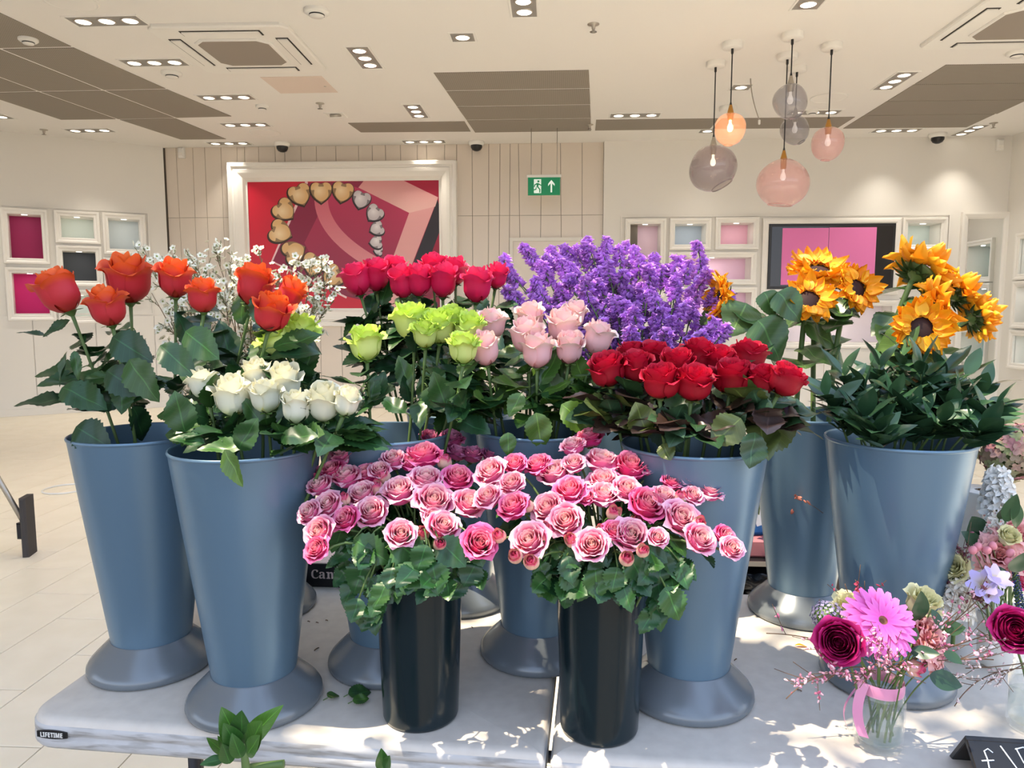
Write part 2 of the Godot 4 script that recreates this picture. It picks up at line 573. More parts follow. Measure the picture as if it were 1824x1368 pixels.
	for q in [
		PackedVector2Array([Vector2(-4.483, -5.3948), Vector2(-5.152, -5.3948), Vector2(-5.0298, -6.6372), Vector2(-4.3608, -6.6372)]),
		PackedVector2Array([Vector2(-5.188, -5.3948), Vector2(-5.81, -5.3948), Vector2(-5.7348, -6.6372), Vector2(-5.0658, -6.6372)]),
		PackedVector2Array([Vector2(-5.846, -5.3948), Vector2(-6.468, -5.3948), Vector2(-6.421, -6.656), Vector2(-5.7708, -6.6372)]),
		PackedVector2Array([Vector2(-4.3608, -6.6732), Vector2(-5.0298, -6.6732), Vector2(-4.87, -7.9344), Vector2(-4.1822, -7.925)]),
		PackedVector2Array([Vector2(-5.0658, -6.6732), Vector2(-5.7348, -6.6732), Vector2(-5.6032, -7.9344), Vector2(-4.906, -7.9344)]),
		PackedVector2Array([Vector2(-5.7708, -6.6732), Vector2(-6.421, -6.692), Vector2(-6.2988, -7.9438), Vector2(-5.6392, -7.9344)]),
		PackedVector2Array([Vector2(-4.1822, -7.961), Vector2(-4.87, -7.9704), Vector2(-4.682, -9.1094), Vector2(-3.9754, -9.0812)]),
		PackedVector2Array([Vector2(-4.906, -7.9704), Vector2(-5.6032, -7.9704), Vector2(-5.4434, -9.1282), Vector2(-4.718, -9.1094)]),
		PackedVector2Array([Vector2(-5.6392, -7.9704), Vector2(-6.2988, -7.9798), Vector2(-6.1766, -9.1188), Vector2(-5.4794, -9.1282)]),
		PackedVector2Array([Vector2(-4.718, -9.1454), Vector2(-5.4434, -9.1642), Vector2(-5.2272, -10.2562), Vector2(-4.5864, -10.275)]),
		PackedVector2Array([Vector2(-1.2134, -7.5662), Vector2(0.3392, -7.5662), Vector2(0.3768, -8.16), Vector2(-1.1758, -8.16)]),
		PackedVector2Array([Vector2(-1.1758, -8.196), Vector2(0.3768, -8.196), Vector2(0.4144, -8.7898), Vector2(-1.1382, -8.7898)]),
		PackedVector2Array([Vector2(-1.1382, -8.8258), Vector2(0.4144, -8.8258), Vector2(0.452, -9.4102), Vector2(-1.1006, -9.4102)]),
		PackedVector2Array([Vector2(-1.1006, -9.4462), Vector2(0.452, -9.4462), Vector2(0.4896, -10.0776), Vector2(-1.063, -10.0776)]),
		PackedVector2Array([Vector2(-2.6328, -9.4932), Vector2(-1.1366, -9.4932), Vector2(-1.1178, -10.0212), Vector2(-2.5952, -9.9836)]),
		PackedVector2Array([Vector2(0.5256, -9.512), Vector2(2.05, -9.5308), Vector2(2.05, -10.0588), Vector2(0.5444, -10.0588)]),
		PackedVector2Array([Vector2(2.086, -9.5308), Vector2(3.7138, -9.5496), Vector2(3.7138, -10.087), Vector2(2.086, -10.0588)]),
		PackedVector2Array([Vector2(3.7968, -7.6038), Vector2(5.3588, -7.6226), Vector2(5.3776, -8.2352), Vector2(3.7968, -8.2164)]),
		PackedVector2Array([Vector2(3.7968, -8.2336), Vector2(5.3588, -8.2524), Vector2(5.3776, -8.865), Vector2(3.7968, -8.8462)]),
		PackedVector2Array([Vector2(3.7968, -8.8634), Vector2(5.3588, -8.8822), Vector2(5.3776, -9.4854), Vector2(3.7968, -9.4666)]),
		PackedVector2Array([Vector2(3.7968, -9.4838), Vector2(5.3588, -9.5026), Vector2(5.3776, -10.1528), Vector2(3.7968, -10.134)])]:
		var poly := PackedVector2Array()
		for p in q:
			poly.append(Vector2(p.x, -p.y))
		part(prism(poly, 0.0, -0.006, 0.0), "ceiling_panel", M.perforated_panel, ce, Transform3D(Basis(Vector3.RIGHT, -PI / 2), Vector3(1.5, -0.15, 7.9)))
	# the canopy beside the opening over the table, out of frame
	struct(box(Vector3(9.0, 0.3, 8.0)), "ceiling_canopy", M.ceiling_paint, Transform3D(Basis.IDENTITY, Vector3(-6.4, CEIL + 0.15, 0.62)))

func niches(list: Array, wall: Transform3D, labels: Array, group: String) -> void:
	for i in list.size():
		var n: Array = list[i]
		var w: float = n[2] - n[0]
		var h: float = n[3] - n[1]
		var d := 0.3
		var o := thing("display_niche", labels[i], "display case", Vector3.ZERO, group)
		o.transform = wall * Transform3D(Basis.IDENTITY, Vector3((n[0] + n[2]) / 2, n[1], 0))
		var m := mat("niche_back_%s" % n[4].to_html(false), n[4], 0.6)
		part(prism(rect(-w / 2, 0, w / 2, h), -d - 0.02, -d), "back_panel", m, o)
		var st := tool_()
		st.set_smooth_group(-1)
		for s in [-1.0, 1.0]:
			quad(st, Vector3(s * w / 2, 0, 0), Vector3(s * w / 2, h, 0), Vector3(s * w / 2, h, -d), Vector3(s * w / 2, 0, -d))
		quad(st, Vector3(-w / 2, 0, 0), Vector3(w / 2, 0, 0), Vector3(w / 2, 0, -d), Vector3(-w / 2, 0, -d))
		quad(st, Vector3(-w / 2, h, 0), Vector3(w / 2, h, 0), Vector3(w / 2, h, -d), Vector3(-w / 2, h, -d))
		st.generate_normals()
		part(st.commit(), "lining", M.white_lacquer, o)
		part(moulding(-w / 2, 0, w / 2, h, [Vector2(0.0, -0.01), Vector2(0.0, 0.03), Vector2(0.012, 0.036), Vector2(0.03, 0.036), Vector2(0.05, 0.05), Vector2(0.072, 0.05), Vector2(0.078, 0.04), Vector2(0.078, 0.0)]), "frame", M.white_lacquer, o)
		part(box(Vector3(0.07, 0.006, 0.03)), "case_light", M.case_glow, o, Transform3D(Basis.IDENTITY, Vector3(0, h - 0.004, -0.03)))
		area_light("case_light_source", Vector3(0, h - 0.01, -0.03), Vector2(0.07, 0.03), 0.09 * w, Color(1, 0.98, 0.95), o)


# ---------------------------------------------------------------- things on the ceiling
func build_ceiling_things() -> void:
	var warm := Color(1.0, 0.965, 0.91)
	mat("grey_tray", srgb(150, 146, 140), 0.6)
	var list: Array = [[Vector3(-3.6859, 3.85, -6.0927), 3, 0], [Vector3(-3.8488, 3.85, -7.1086), 3, 0], [Vector3(-3.6776, 3.85, -8.2885), 3, 0], [Vector3(-3.9823, 3.85, -9.5113), 3, 0], [Vector3(-4.6627, 3.85, -10.5417), 3, 0], [Vector3(-6.1758, 3.85, -9.6884), 3, 0], [Vector3(-7.0245, 3.85, -8.9497), 3, 0], [Vector3(-1.7919, 3.85, -7.0969), 3, 1], [Vector3(-0.8037, 3.85, -6.6187), 1, 0], [Vector3(-0.2445, 3.85, -5.8979), 3, 1], [Vector3(-1.6611, 3.85, -8.991), 3, 1], [Vector3(-1.85, 3.85, -10.5927), 3, 0], [Vector3(0.9876, 3.85, -9.3201), 3, 0], [Vector3(1.9686, 3.85, -6.0745), 1, 0], [Vector3(1.9948, 3.85, -8.2292), 1, 0], [Vector3(2.0428, 3.85, -10.1809), 1, 0], [Vector3(3.1358, 3.85, -9.3111), 3, 0], [Vector3(3.5401, 3.85, -8.1017), 3, 1], [Vector3(4.5521, 3.85, -10.2908), 3, 0], [Vector3(5.5227, 3.85, -10.3453), 3, 1]]
	var disc := lathe([Vector2(0, 0), Vector2(0.058, 0), Vector2(0.062, 0.004)], 20)
	var ring := lathe([Vector2(0.062, -0.002), Vector2(0.072, -0.004), Vector2(0.076, 0.0), Vector2(0.076, 0.012)], 20)
	for f in list:
		var n: int = f[1]
		var o := thing("recessed_downlight", "white recessed ceiling downlight with %s round lamps" % ["a single", "two", "three"][n - 1] if n > 1 else "white square recessed ceiling downlight with a single round lamp", "ceiling light", f[0], "recessed downlights with %s" % ["one lamp", "two lamps", "three lamps"][n - 1])
		if f[2] == 1:
			o.rotation.y = PI / 2
			o.set_meta("label", "white recessed ceiling downlight with three round lamps in a row running into the room")
			o.set_meta("group", "recessed downlights running into the room")
		elif n == 3:
			o.set_meta("label", "white recessed ceiling downlight with three round lamps in a row parallel to the poster wall")
		var w := 0.2 * n
		part(moulding(-w / 2, -0.1, w / 2, 0.1, [Vector2(-0.006, 0.03), Vector2(-0.004, -0.002), Vector2(0.004, -0.008), Vector2(0.016, -0.008), Vector2(0.02, 0.0)]), "frame", M.white_plastic, o, Transform3D(Basis(Vector3.RIGHT, PI / 2) * Basis(Vector3.RIGHT, PI), Vector3.ZERO))
		part(box(Vector3(w, 0.004, 0.2)), "tray", M.grey_tray, o, Transform3D(Basis.IDENTITY, Vector3(0, -0.002, 0)))
		for i in n:
			var at := Vector3((i - (n - 1) / 2.0) * 0.2, -0.008, 0)
			part(ring, "bezel", M.aluminium, o, Transform3D(Basis.IDENTITY, at))
			part(disc, "lamp", M.lamp_glow, o, Transform3D(Basis.IDENTITY, at))
		spot_light("lamp_light", Vector3(0, -0.02, 0), 0.7 * n, warm, o)
	# an unlit downlight tilted in its tray
	var off := thing("recessed_downlight", "small tilted recessed downlight that is nearly off", "ceiling light", Vector3(-2.6783, 3.85, -9.1142))
	part(moulding(-0.1, -0.1, 0.1, 0.1, [Vector2(-0.006, 0.0), Vector2(0.0, 0.008), Vector2(0.016, 0.008), Vector2(0.02, 0.0)]), "frame", M.white_plastic, off, Transform3D(Basis(Vector3.RIGHT, PI / 2), Vector3.ZERO))
	part(lathe([Vector2(0, 0), Vector2(0.07, 0), Vector2(0.07, 0.03)], 20), "lamp", M.aluminium, off, Transform3D(Basis(Vector3.RIGHT, 0.3), Vector3(0, -0.02, 0)))
	# more of the same lights over the front of the shop, above the frame
	for x in [-7.0, -4.4, -1.6, 1.2, 4.0]:
		var o := thing("recessed_downlight", "white recessed downlight with three lamps over the shop front", "ceiling light", Vector3(x, CEIL, -4.6), "recessed downlights over the shop front")
		part(moulding(-0.3, -0.1, 0.3, 0.1, [Vector2(-0.006, 0.0), Vector2(0.0, 0.008), Vector2(0.016, 0.008), Vector2(0.02, 0.0)]), "frame", M.white_plastic, o, Transform3D(Basis(Vector3.RIGHT, PI / 2), Vector3.ZERO))
		for i in 3:
			part(disc, "lamp", M.lamp_glow, o, Transform3D(Basis.IDENTITY, Vector3((i - 1) * 0.2, -0.008, 0)))
		spot_light("lamp_light", Vector3(0, -0.02, 0), 2.4, warm, o)

	air_unit(Vector3(-2.8294, 3.85, -6.7828), "square white ceiling air conditioning cassette near the red poster", 0.02)
	air_unit(Vector3(3.8719, 3.85, -6.4817), "square white ceiling air conditioning cassette over the sunflowers", 0.0)
	# access panel
	var ap := thing("access_panel", "flat pinkish access panel in the ceiling by the air conditioner", "panel", Vector3(-2.6902, 3.85, -7.8869))
	mat("access_paint", srgb(224, 208, 196), 0.7)
	part(prism(rect(-0.32, -0.28, 0.32, 0.28), 0.0, -0.006, 0.002), "lid", M.access_paint, ap, Transform3D(Basis(Vector3.RIGHT, -PI / 2), Vector3.ZERO))
	part(lathe([Vector2(0, -0.004), Vector2(0.012, -0.003), Vector2(0.014, 0)], 10), "lock", M.aluminium, ap, Transform3D(Basis.IDENTITY, Vector3(0.25, -0.006, -0.05)))
	# detectors, sprinklers, speakers
	var k := 0
	for a in [[Vector3(-1.8895, 3.85, -5.9765), 0.1, "round white heat detector between the two nearest downlights"], [Vector3(-4.6111, 3.85, -6.4317), 0.08, "round white detector on the grey ceiling panels"], [Vector3(-3.4109, 3.85, -8.6472), 0.075, "small white smoke detector with slotted side"], [Vector3(-3.839, 3.85, -7.4132), 0.1, "flat white call unit beside a triple downlight"], [Vector3(3.0887, 3.85, -9.2325), 0.07, "white smoke detector behind the glass pendants"], [Vector3(4.2626, 3.85, -7.2692), 0.09, "white detector below the cassette over the sunflowers"]]:
		var o := thing("smoke_detector", a[2], "detector", a[0])
		part(lathe([Vector2(a[1], 0), Vector2(a[1], -0.02), Vector2(a[1] * 0.85, -0.032), Vector2(a[1] * 0.6, -0.034), Vector2(a[1] * 0.55, -0.05), Vector2(0, -0.054)], 24), "body", M.white_plastic, o)
		part(lathe([Vector2(a[1] * 0.62, -0.036), Vector2(a[1] * 0.6, -0.044)], 24), "slot", M.dark_metal, o)
	for a in [[Vector3(0.3207, 3.85, -6.3896), "brass sprinkler head in open ceiling left of the pendants"], [Vector3(-6.7666, 3.85, -9.6243), "sprinkler head near the left wall"], [Vector3(5.6122, 3.85, -9.9635), "sprinkler head near the side wall"], [Vector3(-2.706, 3.85, -8.5924), "sprinkler head near the access panel"], [Vector3(0.4537, 3.85, -9.7604), "sprinkler head between two grey ceiling panels"]]:
		var o := thing("sprinkler", a[1], "sprinkler", a[0])
		part(lathe([Vector2(0.05, 0), Vector2(0.05, -0.004), Vector2(0.018, -0.012), Vector2(0.014, -0.04), Vector2(0.008, -0.055), Vector2(0.03, -0.062), Vector2(0.0, -0.066)], 16), "head", M.aluminium, o)
	for a in [[Vector3(-3.8957, 3.85, -9.9419), "flat round ceiling speaker near the poster"], [Vector3(3.0808, 3.85, -8.6901), "flat round ceiling speaker behind the pendants"], [Vector3(-3.7313, 3.85, -5.7021), "flat round ceiling speaker by the nearest triple light"]]:
		var o := thing("ceiling_speaker", a[1], "speaker", a[0])
		part(lathe([Vector2(0.2, 0), Vector2(0.2, -0.006), Vector2(0.185, -0.01), Vector2(0.18, -0.006)], 32), "rim", M.white_plastic, o)
		part(lathe([Vector2(0.18, -0.006), Vector2(0.0, -0.007)], 32), "grille", M.ceiling_paint, o)
	# dome cameras
	for a in [[Vector3(-3.8921, 3.85, -10.6576), "white dome camera above the red poster"], [Vector3(-1.104, 3.85, -10.7416), "white dome camera above the corner of the poster frame"], [Vector3(5.2009, 3.85, -10.6142), "white dome camera over the right wall"]]:
		var o := thing("dome_camera", a[1], "camera", a[0] + Vector3(0, 0, 0.1))
		part(lathe([Vector2(0.11, 0), Vector2(0.115, -0.02), Vector2(0.1, -0.05), Vector2(0.085, -0.055)], 28), "housing", M.white_plastic, o)
		part(lathe([Vector2(0.083, -0.05), Vector2(0.08, -0.085), Vector2(0.06, -0.115), Vector2(0.03, -0.13), Vector2(0, -0.134)], 28), "dome", M.black_plastic, o)
	for a in [[Vector3(-5.4813, 3.7696, -10.7539), "white motion sensor high on the cladding wall"], [Vector3(6.1104, 3.7234, -10.6679), "white motion sensor high in the right corner"]]:
		var o := thing("motion_sensor", a[1], "sensor", a[0])
		part(box(Vector3(0.09, 0.15, 0.07), 0.02), "body", M.white_plastic, o)
		part(box(Vector3(0.06, 0.05, 0.01), 0.004), "lens", M.white_lacquer, o, Transform3D(Basis.IDENTITY, Vector3(0, -0.03, 0.036)))

	exit_sign(Vector3(-0.1312, 3.0989, -9.9039))

	# pendants: [ceiling point, globe centre, globe radius, glass, lit, label]
	var smoke := glass_mat("smoky_glass", Color(0.50, 0.44, 0.47, 0.5))
	var smoke2 := glass_mat("pale_smoky_glass", Color(0.52, 0.50, 0.53, 0.42))
	var rose := glass_mat("rose_glass", Color(0.88, 0.62, 0.60, 0.36))
	var amber := glass_mat("amber_glass", Color(0.95, 0.70, 0.55, 0.32))
	var pd := 7.0
	for a in [[Vector3(1.546, 3.85, -7.3954), Vector3(1.5369, 2.8504, -7.3954), 0.2266, 0, 0.03, "large smoky grey glass pendant hanging lowest with a lit bulb", false],
		[Vector3(1.5836, 3.85, -6.8888), Vector3(1.5619, 3.1025, -6.8888), 0.1402, 3, 0.05, "small amber glass pendant glowing with a lit bulb", true],
		[Vector3(2.0443, 3.85, -6.6868), Vector3(2.0332, 3.2805, -6.6868), 0.145, 1, 0, "smoky glass pendant hanging highest of the cluster", false],
		[Vector3(2.1658, 3.85, -7.2114), Vector3(2.1434, 2.67, -7.2114), 0.2352, 2, 0, "largest rose pink glass pendant with a brass lamp holder", true],
		[Vector3(2.3761, 3.85, -7.5902), Vector3(2.3512, 3.2465, -7.5902), 0.1377, 1, 0, "small smoky glass pendant just below the highest one", false],
		[Vector3(2.4788, 3.85, -6.9669), Vector3(2.4728, 2.9803, -6.9669), 0.1458, 2, 0, "small rose pink glass pendant hanging apart on its own cord", true]]:
		pendant(a[0], a[1], a[2], [smoke, smoke2, rose, amber][a[3]], a[4], a[5], a[6])
	# a bare cord hanging from its ceiling hole
	var cord := thing("hanging_cable", "thin bare cable hanging down from the ceiling beside the amber pendant", "cable", Vector3(2.0192, 3.85, -7.9412))
	var e0: Vector3 = Vector3(2.0192, 3.85, -7.9412)
	var e1: Vector3 = Vector3(2.2745, 3.4106, -9) - e0
	part(tube(bend(Vector3.ZERO, Vector3(0.0, e1.y * 0.5, 0.05), Vector3(e1.x * 0.3, e1.y, 0.1), 10), [0.006], 6), "cord", M.aluminium, cord)
	part(lathe([Vector2(0, -0.05), Vector2(0.012, -0.04), Vector2(0.012, 0), Vector2(0, 0.004)], 8), "connector", M.white_plastic, cord, Transform3D(Basis.IDENTITY, Vector3(e1.x * 0.3, e1.y, 0.1)))
	var rose_cap := thing("ceiling_rose", "empty white ceiling rose behind the amber pendant", "ceiling rose", Vector3(2.0396, 3.85, -9.0013))
	part(lathe([Vector2(0.1, 0), Vector2(0.1, -0.05), Vector2(0.09, -0.055), Vector2(0, -0.055)], 24), "cap", M.white_plastic, rose_cap)

func glass_mat(called: String, c: Color) -> StandardMaterial3D:
	var m := mat(called, c, 0.03)
	m.transparency = BaseMaterial3D.TRANSPARENCY_ALPHA
	return m

func pendant(top: Vector3, globe: Vector3, r: float, glass: Material, lit: float, cap_label: String, brass: bool) -> void:
	var o := thing("glass_pendant", cap_label, "pendant light", top, "glass globe pendants")
	var g := globe - top
	g.x = 0.0
	g.z = 0.0
	part(lathe([Vector2(0.09, 0), Vector2(0.09, -0.045), Vector2(0.082, -0.052), Vector2(0, -0.052)], 28), "ceiling_cap", M.white_plastic, o)
	var neck := g.y + r * 1.0
	part(tube(PackedVector3Array([Vector3(0, -0.05, 0), Vector3(0, -0.09, 0), Vector3(0, -0.1, 0), Vector3(0, neck + 0.1, 0), Vector3(0, neck + 0.07, 0)]), [0.012, 0.012, 0.006, 0.006, 0.012], 8), "cord", M.black_plastic, o)
	if not M.has("brass"):
		mat("brass", srgb(190, 140, 70), 0.25, 0.9)
		var b := mat("bulb_glow", srgb(255, 240, 215), 0.4)
		b.emission_enabled = true
		b.emission = Color(1.0, 0.9, 0.75)
		b.emission_energy_multiplier = 2.6
		var b2 := mat("bulb_dim", srgb(255, 250, 245), 0.3)
		b2.emission_enabled = true
		b2.emission = Color(1, 0.95, 0.9)
		b2.emission_energy_multiplier = 0.35
	var met: Material = M.brass if brass else M.aluminium
	part(lathe([Vector2(0.0, neck + 0.075), Vector2(0.012, neck + 0.07), Vector2(0.03, neck + 0.0), Vector2(0.036, neck - 0.01), Vector2(0.028, neck - 0.015), Vector2(0.026, neck - r * 0.42), Vector2(0, neck - r * 0.44)], 16), "lamp_holder", met, o)
	# a hand-blown globe: a little uneven, open with a thick lip low on one side
	var run := []
	for i in 25:
		var t := lerpf(0.12, PI - (0.5 if r > 0.19 else 0.25), i / 24.0)
		var wob := 1.0 + 0.035 * sin(3.0 * t + r * 40.0)
		run.append(Vector2(sin(t) * r * wob, cos(t) * r * wob))
	var tilt := Basis(Vector3(0.4, 0, -0.9).normalized(), -0.5 if not brass else 0.1)
	var gl := part(lathe_runs([run], 40), "globe", glass, o, Transform3D(tilt, Vector3(0, g.y, 0)))
	var lip: Vector2 = run[24]
	var lp := []
	for i in 9:
		var w := TAU * i / 8
		lp.append(Vector2(lip.x + 0.006 * cos(w), lip.y + 0.006 * sin(w)))
	part(lathe(lp, 32), "lip", glass, gl)
	part(lathe([Vector2(0, -0.055), Vector2(0.016, -0.05), Vector2(0.026, -0.03), Vector2(0.024, -0.006), Vector2(0.012, 0.025), Vector2(0.012, 0.05)], 16), "bulb", M.bulb_glow if lit > 0.0 else M.bulb_dim, o, Transform3D(Basis.IDENTITY, Vector3(0, neck - r * 0.44 - 0.05, 0)))
	if lit > 0.0:
		var l := OmniLight3D.new()
		l.name = "bulb_light"
		l.light_energy = lit
		l.light_color = Color(1.0, 0.85, 0.65)
		l.light_size = 0.03
		l.omni_range = 20.0
		l.omni_attenuation = 2.0
		l.shadow_enabled = true
		o.add_child(l)
		l.position = Vector3(0, neck - r * 0.44 - 0.07, 0)

func air_unit(at: Vector3, label: String, turn: float) -> void:
	var o := thing("air_conditioner", label, "air conditioner", at)
	o.rotation.y = turn
	var R := Basis(Vector3.RIGHT, PI / 2)
	var oct := func(s: float, cut: float) -> PackedVector2Array:
		return PackedVector2Array([Vector2(-s + cut, -s), Vector2(s - cut, -s), Vector2(s, -s + cut), Vector2(s, s - cut), Vector2(s - cut, s), Vector2(-s + cut, s), Vector2(-s, s - cut), Vector2(-s, -s + cut)])
	part(prism(oct.call(0.6, 0.06), 0.0, 0.035, 0.012), "panel", M.white_plastic, o, Transform3D(R, Vector3.ZERO))
	part(prism(oct.call(0.34, 0.09), 0.034, 0.05, 0.01), "grille_frame", M.white_plastic, o, Transform3D(R, Vector3.ZERO))
	if not M.has("grille"):
		mat("grille", srgb(150, 140, 130), 0.8)
		mat("seam", srgb(60, 56, 52), 0.9)
	part(prism(oct.call(0.315, 0.08), 0.05, 0.0505, 0.0), "grille", M.grille, o, Transform3D(R, Vector3.ZERO))
	for i in 4:
		var b := Basis(Vector3.UP, PI / 2 * i)
		var fl := part(box(Vector3(0.66, 0.012, 0.085), 0.004), "air_flap", M.white_plastic, o, Transform3D(b, b * Vector3(0, -0.042, 0.47)))
		part(box(Vector3(0.69, 0.004, 0.11)), "slot", M.seam, fl, Transform3D(Basis.IDENTITY, Vector3(0, 0.005, 0)))

func exit_sign(at: Vector3) -> void:
	var o := thing("exit_sign", "hanging green emergency exit sign with running figure and up arrow", "sign", at)
	var gm := mat("sign_green", srgb(0, 128, 84), 0.4)
	gm.emission_enabled = true
	gm.emission = Color(0.0, 0.5, 0.3)
	gm.emission_energy_multiplier = 0.25
	var wm := mat("sign_white", srgb(235, 245, 238), 0.5)
	wm.emission_enabled = true
	wm.emission = Color(0.9, 1.0, 0.94)
	wm.emission_energy_multiplier = 0.35
	var w := 0.4266
	var h := 0.2286
	part(box(Vector3(w, h, 0.03), 0.003), "face_plate", gm, o)
	part(box(Vector3(w + 0.03, 0.035, 0.06), 0.006), "housing", M.white_plastic, o, Transform3D(Basis.IDENTITY, Vector3(0, h / 2 + 0.018, 0)))
	for s in [-1.0, 1.0]:
		part(tube(PackedVector3Array([Vector3(s * w * 0.4, h / 2 + 0.03, 0), Vector3(s * w * 0.4, CEIL - at.y, 0)]), [0.004], 6), "hanger", M.aluminium, o)
	var z := 0.016
	var s := h / 2
	var poly := func(pts: Array, called: String, m: Material, zz: float) -> void:
		var p := PackedVector2Array()
		for q in pts:
			p.append(Vector2(q[0], q[1]) * s)
		part(prism(p, zz, zz + 0.002), called, m, o)
	var d := -0.75   # doorway left of the middle
	poly.call([[d - 0.42, -0.78], [d + 0.42, -0.78], [d + 0.42, 0.8], [d - 0.42, 0.8]], "doorway", wm, z)
	var hd := []
	for i in 12:
		hd.append([d + 0.1 + 0.13 * cos(TAU * i / 12), 0.55 + 0.13 * sin(TAU * i / 12)])
	poly.call(hd, "figure_head", gm, z + 0.002)
	poly.call([[d - 0.12, 0.38], [d + 0.16, 0.34], [d + 0.1, -0.08], [d - 0.1, -0.08]], "figure_torso", gm, z + 0.002)
	poly.call([[d + 0.12, 0.34], [d + 0.5, 0.12], [d + 0.45, 0.02], [d + 0.08, 0.2]], "figure_arm", gm, z + 0.002)
	poly.call([[d - 0.1, 0.36], [d - 0.36, 0.2], [d - 0.42, -0.08], [d - 0.32, -0.1], [d - 0.26, 0.12], [d - 0.08, 0.2]], "figure_arm", gm, z + 0.002)
	poly.call([[d + 0.1, -0.06], [d + 0.34, -0.34], [d + 0.32, -0.72], [d + 0.2, -0.72], [d + 0.2, -0.36], [d - 0.06, -0.1]], "figure_leg", gm, z + 0.002)
	poly.call([[d - 0.1, -0.06], [d - 0.12, -0.4], [d - 0.5, -0.5], [d - 0.5, -0.38], [d - 0.24, -0.3], [d - 0.16, -0.04]], "figure_leg", gm, z + 0.002)
	var a := 0.85
	poly.call([[a - 0.09, -0.7], [a + 0.09, -0.7], [a + 0.09, 0.32], [a + 0.38, 0.0], [a + 0.38, 0.25], [a, 0.7], [a - 0.38, 0.25], [a - 0.38, 0.0], [a - 0.09, 0.32]], "arrow", wm, z)


# ---------------------------------------------------------------- poster, screen, mirror on the walls
func fill_poly(im: Image, pts: Array, c: Color, c2 := Color(0, 0, 0, 0)) -> void:
	# pts in poster units (1424 x 954); c2: colour at the lower end of a printed blend
	var k := im.get_width() / 1424.0
	var p := PackedVector2Array()
	var lo := Vector2(1e9, 1e9)
	var hi := -lo
	for q in pts:
		var w := Vector2(q[0], q[1]) * k
		p.append(w)
		lo = lo.min(w)
		hi = hi.max(w)
	for y in range(maxi(0, int(lo.y)), mini(im.get_height(), int(hi.y) + 1)):
		var xs := []
		for i in p.size():
			var a := p[i]
			var b := p[(i + 1) % p.size()]
			if (a.y <= y + 0.5) != (b.y <= y + 0.5):
				xs.append(a.x + (y + 0.5 - a.y) / (b.y - a.y) * (b.x - a.x))
		xs.sort()
		var cc := c if c2.a == 0.0 else c.lerp(c2, (y - lo.y) / maxf(hi.y - lo.y, 1.0))
		for i in range(0, xs.size() - 1, 2):
			for x in range(maxi(0, int(xs[i])), mini(im.get_width(), int(xs[i + 1]) + 1)):
				im.set_pixel(x, y, cc)

func paint_heart(im: Image, cx: float, cy: float, size: float, turn: float, gold: bool) -> void:
	var k := im.get_width() / 1424.0
	var s := size * 0.5 * k
	var c := Vector2(cx, cy) * k
	var dark := Color8(58, 38, 24) if gold else Color8(42, 34, 40)
	var mid := Color8(226, 184, 128) if gold else Color8(205, 196, 200)
	var pale := Color8(248, 226, 188) if gold else Color8(246, 242, 244)
	for pass_ in 2:
		var r := s * (1.1 if pass_ == 0 else 1.0)
		var o := c + (Vector2(-3, 8) * k if pass_ == 0 else Vector2.ZERO)
		for y in range(maxi(0, int(o.y - 1.4 * r)), mini(im.get_height(), int(o.y + 1.4 * r))):
			for x in range(maxi(0, int(o.x - 1.4 * r)), mini(im.get_width(), int(o.x + 1.4 * r))):
				var q := (Vector2(x, y) - o).rotated(-turn) / r * 1.15
				q.y = -q.y + 0.1
				var f := q.x * q.x + q.y * q.y - 1.0
				var h := f * f * f - q.x * q.x * q.y * q.y * q.y
				if h < 0.0:
					var e := dark
					if pass_ == 1:
						e = mid.lerp(pale, clampf(0.55 - (q - Vector2(-0.25, 0.3)).length() * 0.6, 0.0, 1.0) * 1.6)
						if h > -0.06:
							e = e.lerp(dark, 0.45)
					im.set_pixel(x, y, e)

